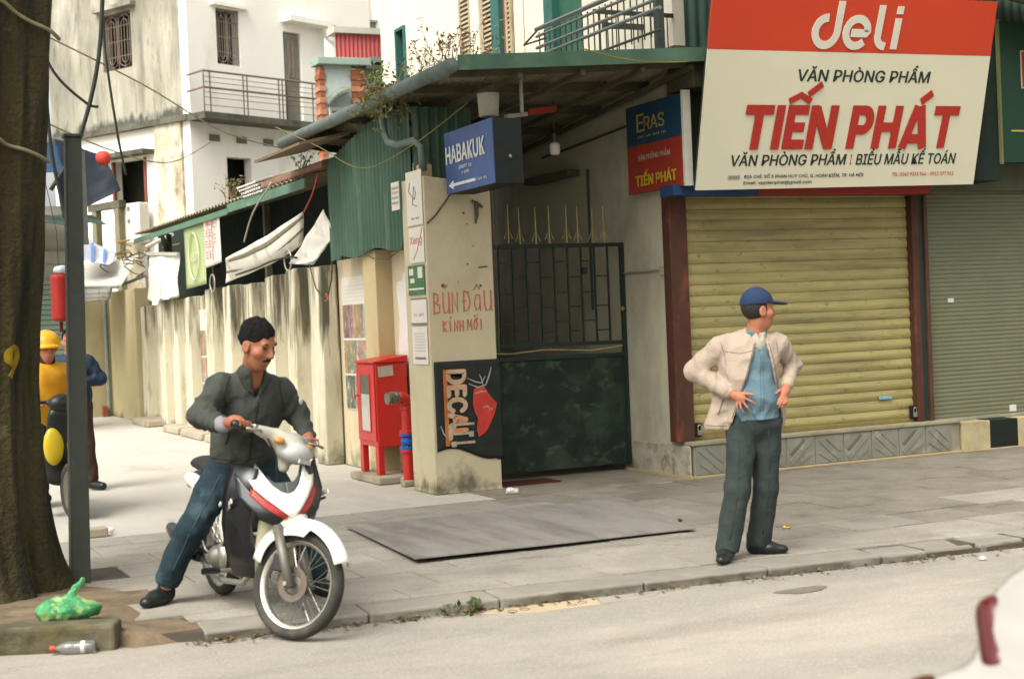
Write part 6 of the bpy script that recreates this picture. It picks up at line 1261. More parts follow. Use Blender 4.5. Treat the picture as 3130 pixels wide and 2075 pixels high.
F = Field((.05, -.56, 1.36), (.42, -.18, 1.66), .006)
F.ell(P(0, -.018, .045), np.array((.088, .109, .104)), .01, B_); F.plane(P(0, .072, .06), f_-.50*u_); F.plane(P(0, -.0, .0), -u_*.75+f_*.62); F.plane(P(0, -.06, -.055), -u_); F.folds(.0022, 190, 3); F.mesh('hair', m_hair, RR, rel=0)
q = P(0, .100, -.046); F = Field(q-.06, q+.06, .004); F.cone(P(-.030, .086, -.054), P(-.004, .102, -.045), .005, .008, .004).cone(P(.030, .086, -.054), P(.004, .102, -.045), .005, .008, .004); F.mesh('moustache', m_hair, RR)
m_rj = M('dark_jacket', '3a3d37', var=.2, scale=10, fine=.05, **CL)
F = Field((-.26, -.74, .72), (.60, .26, 1.42), .0085)
bt = basis((.5, -.86, -.35))
F.ell((.135, -.145, 1.12), (.184, .158, .22), .05, bt).ell((.06, -.03, .92), (.184, .156, .19), .06).cone((.04, .0, .86), (.035, .02, .80), .175, .165, .03, sq=(1, .82, 1)).cone((-.0, -.28, 1.255), (.315, -.125, 1.205), .080, .078, .05).cone((.16, -.245, 1.27), (.185, -.295, 1.335), .09, .080, .03)
F.cone((-.01, -.295, 1.25), (-.092, -.395, 1.10), .078, .072, .03, rip=(.007, 70, .5)).cone((-.092, -.395, 1.10), (.06, -.615, 1.065), .070, .050, .03, rip=(.007, 75, 2)).cone((.315, -.12, 1.19), (.39, -.06, 1.06), .076, .070, .03, rip=(.006, 70, 1)).cone((.39, -.06, 1.06), (.45, -.175, .955), .066, .050, .03, rip=(.006, 75, 3))
F.creases(.0075, 52, 6, (1, .9, .45)); F.plane((0, 0, .775), (-.15, 0, -1))
ap = (.20, -.30, 1.175); F.wedge([(ap, (.86, .5, -.30)), (ap, (-.86, -.5, -.30)), ((.13, -.19, 1.2), (-.5, .86, 0))], .006); F.cone((.185, -.29, 1.42), (.175, -.27, 1.30), .072, .064, .01, neg=True); F.mesh('jacket', m_rj, RR, rel=0)
F = Field((.0, -.45, 1.02), (.36, -.05, 1.34), .008); F.ell((.13, -.14, 1.12), (.148, .118, .19), .05, bt); F.plane((.19, -.28, 1.235), (.15, -.4, 1)); F.mesh('shirt', M('dark_shirt', '1f231f', var=.1, scale=9, rough=.9, obj=True), RR)
F = Field((-.0, -.72, 1.0), (.14, -.55, 1.14), .006); F.cone((.062, -.618, 1.065), (.082, -.648, 1.06), .046, .040, .01); F.mesh('cuff', M('grey_cuff', '77757a', var=.1, scale=30, rough=.9, obj=True), RR)
F = Field((.40, -.27, 1.1), (.5, -.12, 1.25), .005); F.ell((.425, -.185, 1.15), (.012, .02, .024), .005); F.mesh('arm_badge', M('badge_white', 'b5b3aa', rough=.6, obj=True), RR)
m_jean = M('blue_jeans', '1b2c33', var=.16, scale=9, **CL, stains=[('4a6068', 5, None, .52, .7, .55), ('16242a', 6, None, .55, .7, .5)])
F = Field((-.60, -.26, .05), (.60, .30, .92), .009)
for h_, k_, a_, p_ in (((-.045, .0, .77), (-.24, -.07, .45), (-.42, .02, .14), 0), ((.125, .07, .77), (.33, .10, .44), (.425, .13, .14), 2)): F.cone(h_, k_, .118, .088, .03, rip=(.002, 26, p_)).cone(k_, a_, .088, .078, .02, rip=(.003, 34, p_+1))
F.ell((.03, .02, .80), (.19, .145, .11), .04); F.creases(.0060, 50, 9, (1, 1, .45)); F.plane((-.42, .02, .105), (-.35, 0, -1), .01); F.plane((0, 0, .87), (0, 0, 1)); F.mesh('jeans', m_jean, RR)
for a_, b_ in (((-.435, .035, .055), (-.515, -.10, .034)), ((.42, .14, .055), (.515, .02, .034))):
    F = Field((-.65, -.2, -.01), (.65, .25, .18), .007); a3, b3 = A3(*a_), A3(*b_); F.cone(a3, a3*.45+b3*.55, .052, .052, .02).cone(a3*.45+b3*.55, b3, .052, .040, .02, sq=(1, 1, .85)).cone(a3+A3(0, 0, .02), a3+A3(.015*(1 if a_[0] < 0 else -1), 0, .09), .048, .052, .02); F.plane((0, 0, .004), (0, 0, -1)); F.mesh('boot', m_shoe, RR)
# seams, zips and folds that lie on the cloth: lines cast on to the finished garment from the front
from mathutils.bvhtree import BVHTree
def drape(o, name, lines, r, mat, root, flat=1., out=.0):
    me = o.data; bv = BVHTree.FromPolygons([v.co for v in me.vertices], [tuple(p.vertices) for p in me.polygons])
    for ln in lines:
        pts = []
        for i in range(len(ln)-1):
            for k in range(8):
                t_ = k/8; x_ = ln[i][0]*(1-t_)+ln[i+1][0]*t_; z_ = ln[i][1]*(1-t_)+ln[i+1][1]*t_; h_ = bv.ray_cast(V(x_, -1.2, z_), V(0, 1, 0))
                if h_[0] is not None and (not pts or abs(h_[0].y-pts[-1].y) < .05): pts.append(h_[0]+V(0, -out, 0))
        if len(pts) > 3: MB().tube(pts, r, 5, flat=flat).build(name, mat, root, smooth=True, local=True)
kid = lambda root, n: [c for c in root.children if c.name.split('.')[0] == n][0]
m_seam = M('jacket_seam', '6f6357', rough=.9, obj=True, bump=0)
jk_ = kid(MR, 'jacket')
drape(jk_, 'zip_edge', [[(.118, 1.34), (.07, 1.19), (.02, 1.04), (-.04, .86)]], .0035, m_seam, MR); drape(jk_, 'zip_edge', [[(.212, 1.34), (.25, 1.15), (.29, .95)]], .0035, m_seam, MR)
drape(jk_, 'pocket_welt', [[(-.075, 1.0), (-.115, .90)]], .005, m_seam, MR); drape(jk_, 'hem_seam', [[(-.19, .845), (-.12, .838), (-.05, .835)]], .0025, m_seam, MR); drape(jk_, 'yoke_seam', [[(-.06, 1.30), (.03, 1.285), (.11, 1.30)], [(-.085, 1.36), (-.06, 1.28), (-.055, 1.2)], [(.27, 1.35), (.27, 1.26)]], .0025, m_seam, MR)
drape(kid(MR, 'shirt'), 'placket', [[(.157, 1.27), (.145, 1.1), (.135, .9)], [(.172, 1.27), (.162, 1.1), (.152, .9)]], .0022, M('shirt_seam', '3f545c', rough=.9, obj=True, bump=0), MR)
drape(kid(MR, 'trousers'), 'trouser_crease', [[(.01, .80), (-.02, .44), (-.09, .10)], [(.19, .80), (.19, .43), (.145, .10)]], .0045, m_trs, MR, out=-.001)
jr_ = kid(RR, 'jacket'); m_seam2 = M('dark_seam', '1f211d', rough=.8, obj=True, bump=0)
drape(jr_, 'zip', [[(.205, 1.165), (.18, 1.05), (.14, .93), (.11, .82)]], .005, m_seam2, RR); drape(jr_, 'hem_rib', [[(-.12, .845), (-.02, .83), (.10, .825), (.2, .84)], [(-.12, .825), (-.02, .81), (.10, .805)]], .003, m_seam2, RR); drape(jr_, 'pocket_welt', [[(.03, 1.0), (-.02, .91)]], .005, m_seam2, RR); drape(jr_, 'shoulder_seam', [[(.06, 1.31), (.03, 1.22), (.03, 1.12)], [(.31, 1.27), (.32, 1.18), (.33, 1.08)], [(.10, 1.33), (.14, 1.24), (.20, 1.18)], [(.28, 1.33), (.25, 1.24), (.21, 1.18)]], .003, m_seam2, RR)
drape(kid(RR, 'jeans'), 'seam', [[(-.06, .74), (-.22, .46), (-.40, .14)]], .003, M('jean_seam', '3c4f55', rough=.9, obj=True, bump=0), RR)
# ---- two people behind the pole
def figure(label, loc, rz, pose, cols, seated=False):
    t = thing('person', label, 'person', loc, rz); B = basis(pose['look']); F = Field((-.45, -.5, -.01), (.45, .5, 1.78), .013)
    Pq = head(F, pose['head'], B, 1.0); nk = pose['neck']; F.cone(nk, pose['head'], .055, .05, .03); pv = pose['pelvis']; F.cone(pv, A3(*nk)-A3(0, 0, .12), .13, .14, .05, sq=(1.1, .75, 1)).cone(A3(*nk)+A3(-.15, 0, -.06), A3(*nk)+A3(.15, 0, -.06), .055, .055, .03)
    G = Field((-.5, -.5, .5), (.5, .5, 1.6), .014); G.cone(A3(*pv)+A3(0, 0, .02), A3(*nk)-A3(0, 0, .14), .165, .175, .05, sq=(1.1, .78, 1)).cone(A3(*nk)+A3(-.15, 0, -.07), A3(*nk)+A3(.15, 0, -.07), .075, .075, .04)
    for sgn, (e, w_) in zip((-1, 1), pose['arms']):
        s_ = A3(*nk)+A3(.17*sgn, 0, -.07); F.cone(s_, e, .05, .042, .02).cone(e, w_, .04, .027, .02); wv_ = A3(*w_); d = (wv_-A3(*e)); d /= np.linalg.norm(d); F.cone(wv_, wv_+d*.07, .028, .03, .015)
        for i in range(4): F.cone(wv_+d*.07+A3(-.02+.013*i, 0, 0), wv_+d*.14+A3(-.024+.016*i, 0, -.015), .009, .007, .005)
        F.cone(wv_+d*.03, wv_+d*.08+A3(.035*-sgn, -.01, 0), .011, .009, .006)
        G.cone(s_, e, .075, .068, .03, rip=(.005, 45, 1)).cone(e, A3(*e)*.15+wv_*.85, .064, .05, .03, rip=(.005, 45, 2))
    L = Field((-.5, -.6, .02), (.5, .5, 1.05), .014); L.cone(A3(*pv)+A3(-.03, 0, 0), A3(*pv)+A3(.03, 0, 0), .15, .15, .04, sq=(1, .8, 1))
    for sgn, (k, a) in zip((-1, 1), pose['legs']):
        h = A3(*pv)+A3(.085*sgn, 0, -.05); F.cone(h, k, .085, .058, .03).cone(k, a, .055, .04, .02); F.cone(A3(*a)-A3(0, 0, .02), A3(*a)+A3(*pose['toe'])*.14-A3(0, 0, .05), .038, .03, .02); L.cone(h, k, .10, .082, .03, rip=(.004, 30, 1)).cone(k, A3(*a)+A3(0, 0, .03), .08, .07, .02, rip=(.004, 34, 2))
        S = Field(A3(*a)-.24, A3(*a)+.24, .01); S.cone(A3(*a)-A3(0, 0, .035), A3(*a)+A3(*pose['toe'])*.16-A3(0, 0, .05), .05, .04, .02); S.plane((0, 0, a[2]-.09), (0, 0, -1)); S.mesh('shoe', m_shoe, t)
    F.mesh('body', m_skin, t); G.creases(.006, 40, 2); G.mesh('jacket', cols[0], t); L.mesh('trousers', cols[1], t)
    return t, Pq, B
m_yv = M('yellow_vest', 'c08a14', var=.1, scale=6, rough=.6, bump=.2, obj=True)
t, Pq, B = figure('rider in yellow helmet and yellow jacket behind the tree trunk', (-3.13, 1.45, 0), R(188), dict(look=(0, .9, 0), head=(.0, .10, 1.46), neck=(0, .06, 1.32), pelvis=(0, 0, .78), arms=(((-.24, .10, 1.05), (-.19, .36, 1.0)), ((.24, .10, 1.05), (.19, .36, 1.0))), legs=(((-.17, .30, .62), (-.15, .28, .22)), ((.17, .30, .62), (.15, .28, .22))), toe=(0, 1, 0)), (m_yv, M('dark_trousers', '22241f', obj=True)))
F = Field((-.2, -.12, 1.3), (.2, .3, 1.68), .01); F.ell((0, .085, 1.50), (.125, .145, .125), .02).ell((0, .20, 1.47), (.09, .06, .02), .02); F.ell((0, .12, 1.40), (.10, .13, .10), .01, neg=True); F.mesh('helmet', M('yellow_helmet', 'd09a1c', var=.06, scale=6, rough=.3, bump=0, obj=True), t)
F = Field((-.16, -.08, 1.24), (.16, .2, 1.42), .011); F.cone((0, .05, 1.30), (0, .07, 1.36), .085, .08, .02); F.mesh('scarf', M('dark_scarf', '2d2622', var=.3, scale=20, rough=.9, obj=True), t)
t, Pq, B = figure('dark haired person in navy jacket and brown trousers beside the pole', (-2.64, 3.1, 0), -YAW, dict(look=(.2, -.95, -.1), head=(.0, -.03, 1.50), neck=(0, 0, 1.36), pelvis=(0, 0, .88), arms=(((-.24, .05, 1.12), (-.12, -.18, 1.06)), ((.27, .03, 1.10), (.10, -.20, 1.08))), legs=(((-.1, -.02, .46), (-.12, .02, .09)), ((.12, -.03, .46), (.15, .0, .09))), toe=(.8, -.5, 0)), (M('navy_jacket', '1d2c3d', var=.12, scale=8, rough=.7, obj=True), M('brown_trousers', '3f2a20', var=.15, scale=9, rough=.9, obj=True)))
F = Field((-.14, -.16, 1.4), (.14, .12, 1.64), .009); F.ell((0, -.01, 1.54), (.086, .105, .10), .01, B); F.plane((0, -.09, 1.56), (.2, -.95, -.45)); F.plane((0, 0, 1.44), (0, 0, -1)); F.mesh('hair', m_hair, t)
# their scooter
sk = thing('scooter', 'yellow and black scooter half hidden by the tree trunk', 'scooter', (-3.13, 1.45, 0), R(-82))
m_sy = M('scooter_yellow', 'b39a1c', var=.06, scale=5, rough=.35, bump=0, obj=True)
for cx in (-.48, .68):
    w = MB().lathe((cx, 0, .24), (0, 1, 0), [(.17, -.03), (.21, -.045), (.235, -.03), (.24, 0), (.235, .03), (.21, .045), (.17, .03), (.17, -.03)], 28).build('wheel', m_tyre, sk, smooth=True, local=True); MB().lathe((cx, 0, .24), (0, 1, 0), [(0, -.04), (.03, -.04), (.05, -.02), (.175, -.03), (.175, .03), (.05, .02), (.03, .04), (0, .04)], 20).build('rim', m_hub, w, local=True)
F = Field((-.85, -.3, .2), (.85, .3, 1.1), .02); F.cone((-.6, 0, .62), (.05, 0, .55), .10, .14, .05).cone((.05, 0, .40), (.40, 0, .34), .13, .10, .06, sq=(1, 1.2, .6)).cone((.42, 0, .40), (.52, 0, .88), .12, .10, .06, sq=(.6, 1.4, 1)); F.mesh('body', M('scooter_black', '1a1c18', rough=.35, bump=0, obj=True), sk)
for sy in (-1, 1):
    F = Field((-.7, -.3, .3), (.2, .3, .9), .018); F.ell((-.3, .13*sy, .55), (.26, .04, .12), .02); F.mesh('side_panel', m_sy, sk); F = Field((.4, -.3, .3), (.7, .3, .9), .018); F.ell((.53, .10*sy, .62), (.05, .09, .17), .02); F.mesh('front_panel', m_sy, sk)
F = Field((-.75, -.2, .6), (.2, .2, .85), .018); F.cone((-.6, 0, .73), (.0, 0, .72), .10, .12, .03, sq=(1, 1, .45)); F.mesh('seat', MATS['seat_vinyl'], sk)
F = Field((.4, -.45, .8), (.75, .45, 1.15), .015); F.ell((.52, 0, .98), (.09, .13, .09), .03).cone((.50, -.20, 1.0), (.50, .20, 1.0), .018, .018, .02); F.mesh('handlebar', M('scooter_black', '1a1c18'), sk)
MB().cyl((.68, .07, .24), (.55, .07, .6), .025, .025, 8).build('fork', m_hub, sk, local=True); F = Field((-.8, -.1, .5), (-.6, .1, .7), .014); F.ell((-.7, 0, .60), (.03, .08, .04), .01); F.mesh('tail_light', m_rl, sk)
# ------------------------------------------------------------------ street tree
m_bark = M('tree_bark', '4b4429', var=.3, scale=2.2, rough=.95, bump=1.0, bscale=30, bdist=.05, sv=(1, 1, .35), fine=.2, stains=[('1c1b10', 2.5, (2.2, 2.2, .18), .44, .60, .85), ('5f5426', 3, (1, 1, .5), .58, .72, .5), ('77705a', 6, None, .64, .72, .45)])
tr = thing('street_tree', 'thick dark tree trunk with yellow painted number at the kerb', 'tree', (-4.205, -2.785, 0))
TC = V(-4.205, -2.785, 0)
def trad(a, z):
    r = .41-.006*min(z, 4)+.14*math.exp(-z*3.4)
    return r+.035*math.sin(3*a+.6*z)*(1+1.5*math.exp(-z*2))+.028*math.sin(7*a-.5*z+1)+.012*math.sin(13*a+.5*z+.8*math.sin(2*z))+.009*abs(math.sin(11*a+1.2*math.sin(1.7*z)))+.006*math.sin(29*a+2.2*z+2*math.sin(3*z))+.05*math.exp(-z*2.2)*math.sin(5*a+1)
nA, nZ = 180, 90; b = MB(); zz = [-.1+6.0*(i/nZ)**1.15 for i in range(nZ+1)]
lean = lambda z: V(.095, -.040, 0)*max(0, z-1.3)
b.add([TC+lean(z)+V(trad(2*math.pi*k/nA, z)*math.cos(2*math.pi*k/nA), trad(2*math.pi*k/nA, z)*math.sin(2*math.pi*k/nA), z) for z in zz for k in range(nA)], [(i*nA+k, i*nA+(k+1) % nA, (i+1)*nA+(k+1) % nA, (i+1)*nA+k) for i in range(nZ) for k in range(nA)])
trunk = b.build('trunk', m_bark, tr, smooth=True)
rn = random.Random(77); tips = []
for i in range(7):
    a = 2*math.pi*i/7+rn.uniform(-.3, .3); p = TC+lean(5.5)+V(0, 0, 5.2); pts = [p]; L = rn.uniform(2.6, 4.0)
    for k in range(1, 7): p = p+V(math.cos(a)*L/6, math.sin(a)*L/6, rn.uniform(.35, .75)); a += rn.uniform(-.2, .2); pts.append(p); tips.append(p)
    MB().tube(pts, [.20-.027*k for k in range(7)], 8).build('limb', m_bark, tr, smooth=True)
m_leaf = M('leaf_green', '3c5226', var=.35, scale=2, rough=.6, bump=0)
def crown(tips, n, spread, seed, parent, name='crown', size=(.10, .17)):
    r = np.random.RandomState(seed); T = np.array([tuple(t) for t in tips]); c = T[r.randint(len(T), size=n)]+r.normal(size=(n, 3))*np.array(spread)
    d = r.normal(size=(n, 3)); d /= np.linalg.norm(d, axis=1)[:, None]; e = np.cross(d, r.normal(size=(n, 3))); e /= np.linalg.norm(e, axis=1)[:, None]
    s = r.uniform(size[0], size[1], n)[:, None]; q = np.stack([c-d*s, c+e*s*.4, c+d*s, c-e*s*.4], 1).reshape(-1, 3)
    lo = np.array(ROOTS[rootof(parent).name][0]); q = q-lo
    me = bpy.data.meshes.new(name); me.from_pydata(q.tolist(), [], np.arange(4*n).reshape(-1, 4).tolist()); me.materials.append(m_leaf); me.update()
    o = bpy.data.objects.new(name, me); COL.objects.link(o); o.parent = parent; return o
crown([t for t in tips if t.z > 6.0], 9000, (.7, .7, .5), 5, tr)
# painted number wrapped on the bark
m_yp = M('yellow_paint', '8c7412', var=.35, scale=14, rough=.9, bump=.3, stains=[('4a3f20', 9, None, .55, .68, .8)])
def wrap_text(s, a0, z0, w, h):
    me = text_mesh(s, w, h, bold=.05, ext=.004); bm = bmesh.new(); bm.from_mesh(me); bmesh.ops.subdivide_edges(bm, edges=[e for e in bm.edges if e.calc_length() > .03], cuts=2); bm.to_mesh(me); bm.free()
    n = len(me.vertices); co = np.empty(n*3); me.vertices.foreach_get('co', co); co = co.reshape(-1, 3); out = []
    for x, y, z in co:
        a = a0+x/.40; zz_ = z0+y; r = trad(a, zz_)+.004+z; p = lean(zz_)+V(r*math.cos(a), r*math.sin(a), zz_); out += [p.x, p.y, p.z]
    me.vertices.foreach_set('co', out); me.materials.append(m_yp); o = bpy.data.objects.new('painted_number', me); COL.objects.link(o); o.parent = tr
wrap_text('9', R(-54), 1.33, .13, .20); wrap_text('1', R(-80), 1.35, .08, .20)
# cables slung round the trunk
m_cab = M('pale_cable', '7d7658', var=.2, scale=20, rough=.7); m_cabk = M('black_cable', '1f221e', rough=.6, bump=0)
def cable(label, pts, r, m=m_cabk, cat='cable'):
    P_ = [V(p) for p in pts]; out = []
    for i in range(len(P_)-1):
        p0, p1, p2, p3 = P_[max(i-1, 0)], P_[i], P_[i+1], P_[min(i+2, len(P_)-1)]
        for k in range(6):
            t = k/6; out.append(.5*((2*p1)+(p2-p0)*t+(2*p0-5*p1+4*p2-p3)*t*t+(3*p1-p0-3*p2+p3)*t**3))
    out.append(P_[-1]); o = MB().tube(out, r, 6).build('cable', m, smooth=True); return tag(o, label, cat)
def round_trunk(z0, z1, a0, a1, off=.02): return [TC+lean(z0)+V((trad(a, z)+off)*math.cos(a), (trad(a, z)+off)*math.sin(a), z) for a, z in [(a0+(a1-a0)*i/9, z0+(z1-z0)*i/9) for i in range(10)]]
cable('pale cable slung across the trunk near the top', round_trunk(3.72, 3.35, R(-140), R(-25)), .012, m_cab); cable('lower pale cable slung across the trunk', round_trunk(2.87, 2.62, R(-140), R(-25)), .012, m_cab)
# ------------------------------------------------------------------ metal pole beside the tree
po_ = thing('metal_pole', 'dark grey square metal pole standing beside the tree', 'pole', (-3.50, -2.6, 0))
MB().hexa([(-3.575, -2.66, -.02), (-3.455, -2.66, -.02), (-3.455, -2.54, -.02), (-3.575, -2.54, -.02), (-3.485, -2.655, 2.82), (-3.385, -2.655, 2.82), (-3.385, -2.555, 2.82), (-3.485, -2.555, 2.82)]).build('shaft', M('pole_grey', '3e4239', var=.15, scale=6, rough=.6, bump=.1, stains=[('55594c', 5, (1, 1, .3), .55, .7, .5)]), po_, bevel=.012)
MB().box(-3.495, -3.375, -2.665, -2.545, 2.8205, 2.84).build('cap', MATS['pole_grey'], po_, bevel=.005)
MB().box(-3.40, -3.345, -2.50, -2.46, 2.15, 2.75).build('back_plate', M('plate_grey', '8f9088', rough=.5), po_)
MB().beam((-3.42, -2.56, 2.6), (-3.37, -2.47, 2.6), .03, .03).build('bracket', MATS['pole_grey'], po_)
# red paper lantern
rl = thing('red_lantern', 'red cylindrical lantern hanging between trunk and pole', 'lantern', (-2.74, 3.0, 1.7))
MB().lathe((-2.74, 3.0, 1.70), Z3, [(.02, 0), (.055, .01), (.082, .02)]+[(.084+.003*(i % 2), .02+.022*i) for i in range(1, 21)]+[(.07, .47), (.03, .485), (.0, .49)], 20).build('shade', M('lantern_crimson', '8f1c14', var=.12, scale=6, rough=.6), rl, smooth=True)
MB().cyl((-2.74, 3.0, 1.71), (-2.74, 3.0, 1.60), .014, .02, 8).build('tassel', M('tassel_dark', '4a1a14', rough=.9), rl); MB().tube([(-2.74, 3.0, 2.18), (-2.74, 3.02, 2.6), (-2.8, 3.3, 3.2)], .004, 5).build('cord', m_cabk, rl)
F_ = Field((-.12, -.12, .45), (.14, .12, .62), .012); F_.ell((.02, 0, .52), (.07, .06, .05), .02).folds(.004, 60, 2); F_.mesh('ribbon', M('lantern_ribbon', 'a5adb4', rough=.6, obj=True), rl)
# ------------------------------------------------------------------ overhead cables
for i, (pts, r, lb) in enumerate((
  ([(-1.6, 6, 6.2), (-1.72, 6, 4.9), (-2.0, 6, 3.9), (-2.35, 6, 3.3)], .028, 'thick black cable hanging from the top beside the trunk'),
  ([(-2.5, 6, 5.3), (-2.25, 6, 4.7), (-1.9, 6, 4.35), (-1.75, 6, 4.3)], .018, 'black cable loop crossing the thick cable by the trunk'),
  ([(-1.62, 6.2, 6.0), (-1.6, 6.2, 5.0), (-1.5, 6.2, 4.0), (-1.42, 6.2, 3.5)], .016, 'thin black cable hanging in front of the barred window'),
  ([(-2.6, 5, 5.0), (-1.0, 7, 4.75), (.6, 9.2, 4.45), (2.2, 11, 4.4)], .010, 'long thin wire crossing in front of the weathered house'),
  ([(-2.6, 5, 4.0), (-1.2, 8, 4.0), (.2, 11, 4.2), (1.6, 14, 4.9)], .010, 'lower thin wire sloping across the weathered house'),
  ([(-2.55, 5, 5.2), (-2.5, 5, 4.3), (-2.45, 5, 3.5), (-2.3, 5, 2.7)], .022, 'grey cable running down beside the pole top'))):
    cable(lb, pts, r, m_cab if i in (3, 4) else m_cabk)
cable('yellow wire drooping below the grey gutter', [(-.3, 3.5, 3.75), (-.3, 2.0, 3.35), (-.25, .9, 3.02), (-.1, .0, 3.12), (.2, -.6, 3.42)], .0045, M('yellow_wire', '77692a', rough=.6))
cable('yellow wire hanging over the green fascia', [(1.0, -1.18, 3.82), (1.4, -1.2, 3.74), (1.75, -1.2, 3.72), (2.2, -1.1, 3.76)], .006, MATS['yellow_wire'])
cable('grey stick leaning over the shed roof edge', [(-.05, 4.6, 3.25), (-.12, 5.2, 2.95), (-.14, 5.6, 2.62)], .012, MATS['galv'], 'stick')
cable('red cord stretched under the rusty roof', [(.05, 3.15, 3.2), (.04, 3.35, 3.0), (.03, 3.65, 2.83)], .010, MATS['red_tape'])
cable('black wire tangle along the top of the alley wall', [(.0, 6.6, 2.25), (.02, 5.6, 2.30), (.0, 5.0, 2.34), (.02, 4.3, 2.36), (.0, 3.9, 2.33)], .012)
for k, (yy, zz_) in enumerate(((4.45, 2.33), (8.1, 2.2))):
    cable('loop of grey wire on the wall top %s' % ('beside the white tarpaulin' if k == 0 else 'below the white banner'), [(.06, yy+.14*math.cos(a), zz_+.12*math.sin(a)) for a in [i*.7 for i in range(11)]], .010, MATS['galv'])
# ------------------------------------------------------------------ plants growing on roofs
def twigs(name, label, base, n, L, spread, leaves, leafm, seed, droop=0.):
    t = thing(name, label, 'plant', base); r = random.Random(seed); b = MB(); lv = MB(); B0 = V(base)
    for i in range(n):
        p = B0+V(r.uniform(-1, 1)*spread[0], r.uniform(-1, 1)*spread[1], r.uniform(0, .04)); d = V(r.uniform(-.6, .6), r.uniform(-.6, .6), 1 if not droop else r.uniform(-.6, .5)).normalized(); pts = [p]
        for k in range(5): p = p+d*L*r.uniform(.12, .24); d = (d+V(r.uniform(-.35, .35), r.uniform(-.35, .35), r.uniform(-.15, .15)-droop)).normalized(); pts.append(p)
        b.tube(pts, [.006, .005, .004, .003, .002, .0015], 4)
        for k in range(leaves):
            q = pts[r.randint(1, 5)]+V(r.uniform(-.04, .04), r.uniform(-.04, .04), r.uniform(-.03, .03)); a = V(r.uniform(-1, 1), r.uniform(-1, 1), r.uniform(-.6, 1)).normalized()*r.uniform(.018, .04); c = a.cross(V(r.uniform(-1, 1), r.uniform(-1, 1), 1)).normalized()*.012
            lv.add([q-a, q+c, q+a, q-c], [(0, 1, 2, 3)])
    b.build('twigs', M('dry_twig', '7d6a4c', var=.3, scale=20, rough=.9), t); lv.build('leaves', leafm, t); return t
m_lf1 = M('weed_leaf', '6f8a3a', var=.3, scale=20, rough=.7, bump=0); m_lf2 = M('dry_leaf', '8a7a58', var=.3, scale=20, rough=.8, bump=0); m_lf3 = M('fresh_leaf', '7fa84a', var=.2, scale=20, rough=.6, bump=0)
twigs('dry_weeds', 'dry weedy bush growing on the canopy roof below the shutters', (.6, .55, 3.70), 55, .62, (.40, .65), 9, m_lf2, 3)
twigs('hanging_weeds', 'green and brown weeds hanging from the grey gutter', (-.15, .50, 3.66), 45, .36, (.10, .28), 10, M('mixed_leaf', '6b6a3c', var=.4, scale=12, rough=.8, bump=0), 7, droop=.28)
twigs('gutter_sprig', 'fresh green sprigs on top of the gutter bend', (-.16, .75, 3.68), 12, .3, (.08, .25), 8, m_lf1, 12)
twigs('roof_seedling', 'small bright green seedling on the rusty shed roof', (.05, 3.75, 3.30), 5, .28, (.06, .08), 12, m_lf3, 15)
twigs('roof_weeds', 'small weeds on the corner of the green shed roof', (.05, 6.9, 3.25), 16, .3, (.08, .12), 5, M('mixed_leaf', '6b6a3c'), 19)
# ------------------------------------------------------------------ things on the ground
sp = thing('steel_plate', 'large worn steel plate lying on the pavement in front of the gate', 'plate', (-.4, -2.4, 0))
wv5 = wave(5)
MB().sheet(lambda u, v: (-1.53+(2.13+.2*v)*u+.17*v, -3.37+(1.88-.0*u)*v, .016+.016*(1-u)*(1-v)+.003*wv5(u*4, v*4)), 20, 16, (0, 0, .008)).build('plate', M('worn_steel', '84807a', var=.14, scale=1.5, rough=.65, metal=.1, bump=.2, bscale=60, sv=(1, .25, 1), stains=[('524f48', 1.5, (2.4, .35, 1), .46, .66, .65), ('47443c', 30, None, .55, .68, .4), ('7a5f42', 2.5, None, .62, .75, .5), ('a09c92', 1.2, (2, .4, 1), .56, .72, .5)]), sp)
bg = thing('plastic_bag', 'tied green plastic bag of rubbish beside the tree', 'bag', (-3.80, -4.05, .044))
F = Field((-.22, -.16, -.01), (.22, .16, .25), .0055)
F.ell((-.09, 0, .055), (.085, .085, .06), .04).ell((.06, -.01, .05), (.105, .085, .055), .04).ell((0, .01, .07), (.09, .07, .06), .03).cone((0, 0, .11), (.015, 0, .135), .022, .018, .02).cone((.015, .0, .13), (.085, .01, .20), .014, .026, .012, sq=(1, .7, 1)).cone((.015, .0, .13), (-.055, .0, .125), .012, .018, .012, sq=(1, .5, .8))
F.ell((-.02, -.06, .05), (.05, .05, .05), .02).ell((.13, .02, .04), (.05, .05, .045), .02); F.creases(.0065, 80, 3); F.plane((0, 0, .004), (0, 0, -1)); F.mesh('bag', M('green_bag', '34804e', var=.18, scale=14, rough=.5, bump=.6, bscale=40, bdist=.02, spec=.4, obj=True, stains=[('9ab06a', 12, None, .50, .60, .75), ('1f3a28', 9, None, .60, .68, .7), ('b9cfae', 16, None, .62, .68, .6)]), bg)
bt = thing('plastic_bottle', 'clear plastic bottle with red cap lying in the gutter', 'bottle', (-3.88, -4.44, -.06))
dv = V(math.cos(R(22)), math.sin(R(22)), 0); dv = V(.9, -.35, .0).normalized(); b0 = V(-3.93, -4.42, -.027)
MB().lathe(b0, dv, [(0, .0), (.011, .0), (.013, .02), (.03, .05), (.033, .07), (.033, .10), (.030, .11), (.033, .12), (.033, .19), (.028, .205), (0, .205)], 16).build('bottle', M('clear_plastic', 'c4c2bc', var=.05, scale=20, rough=.12, bump=.1, spec=.6, trans=.8, fine=0), bt, smooth=True)
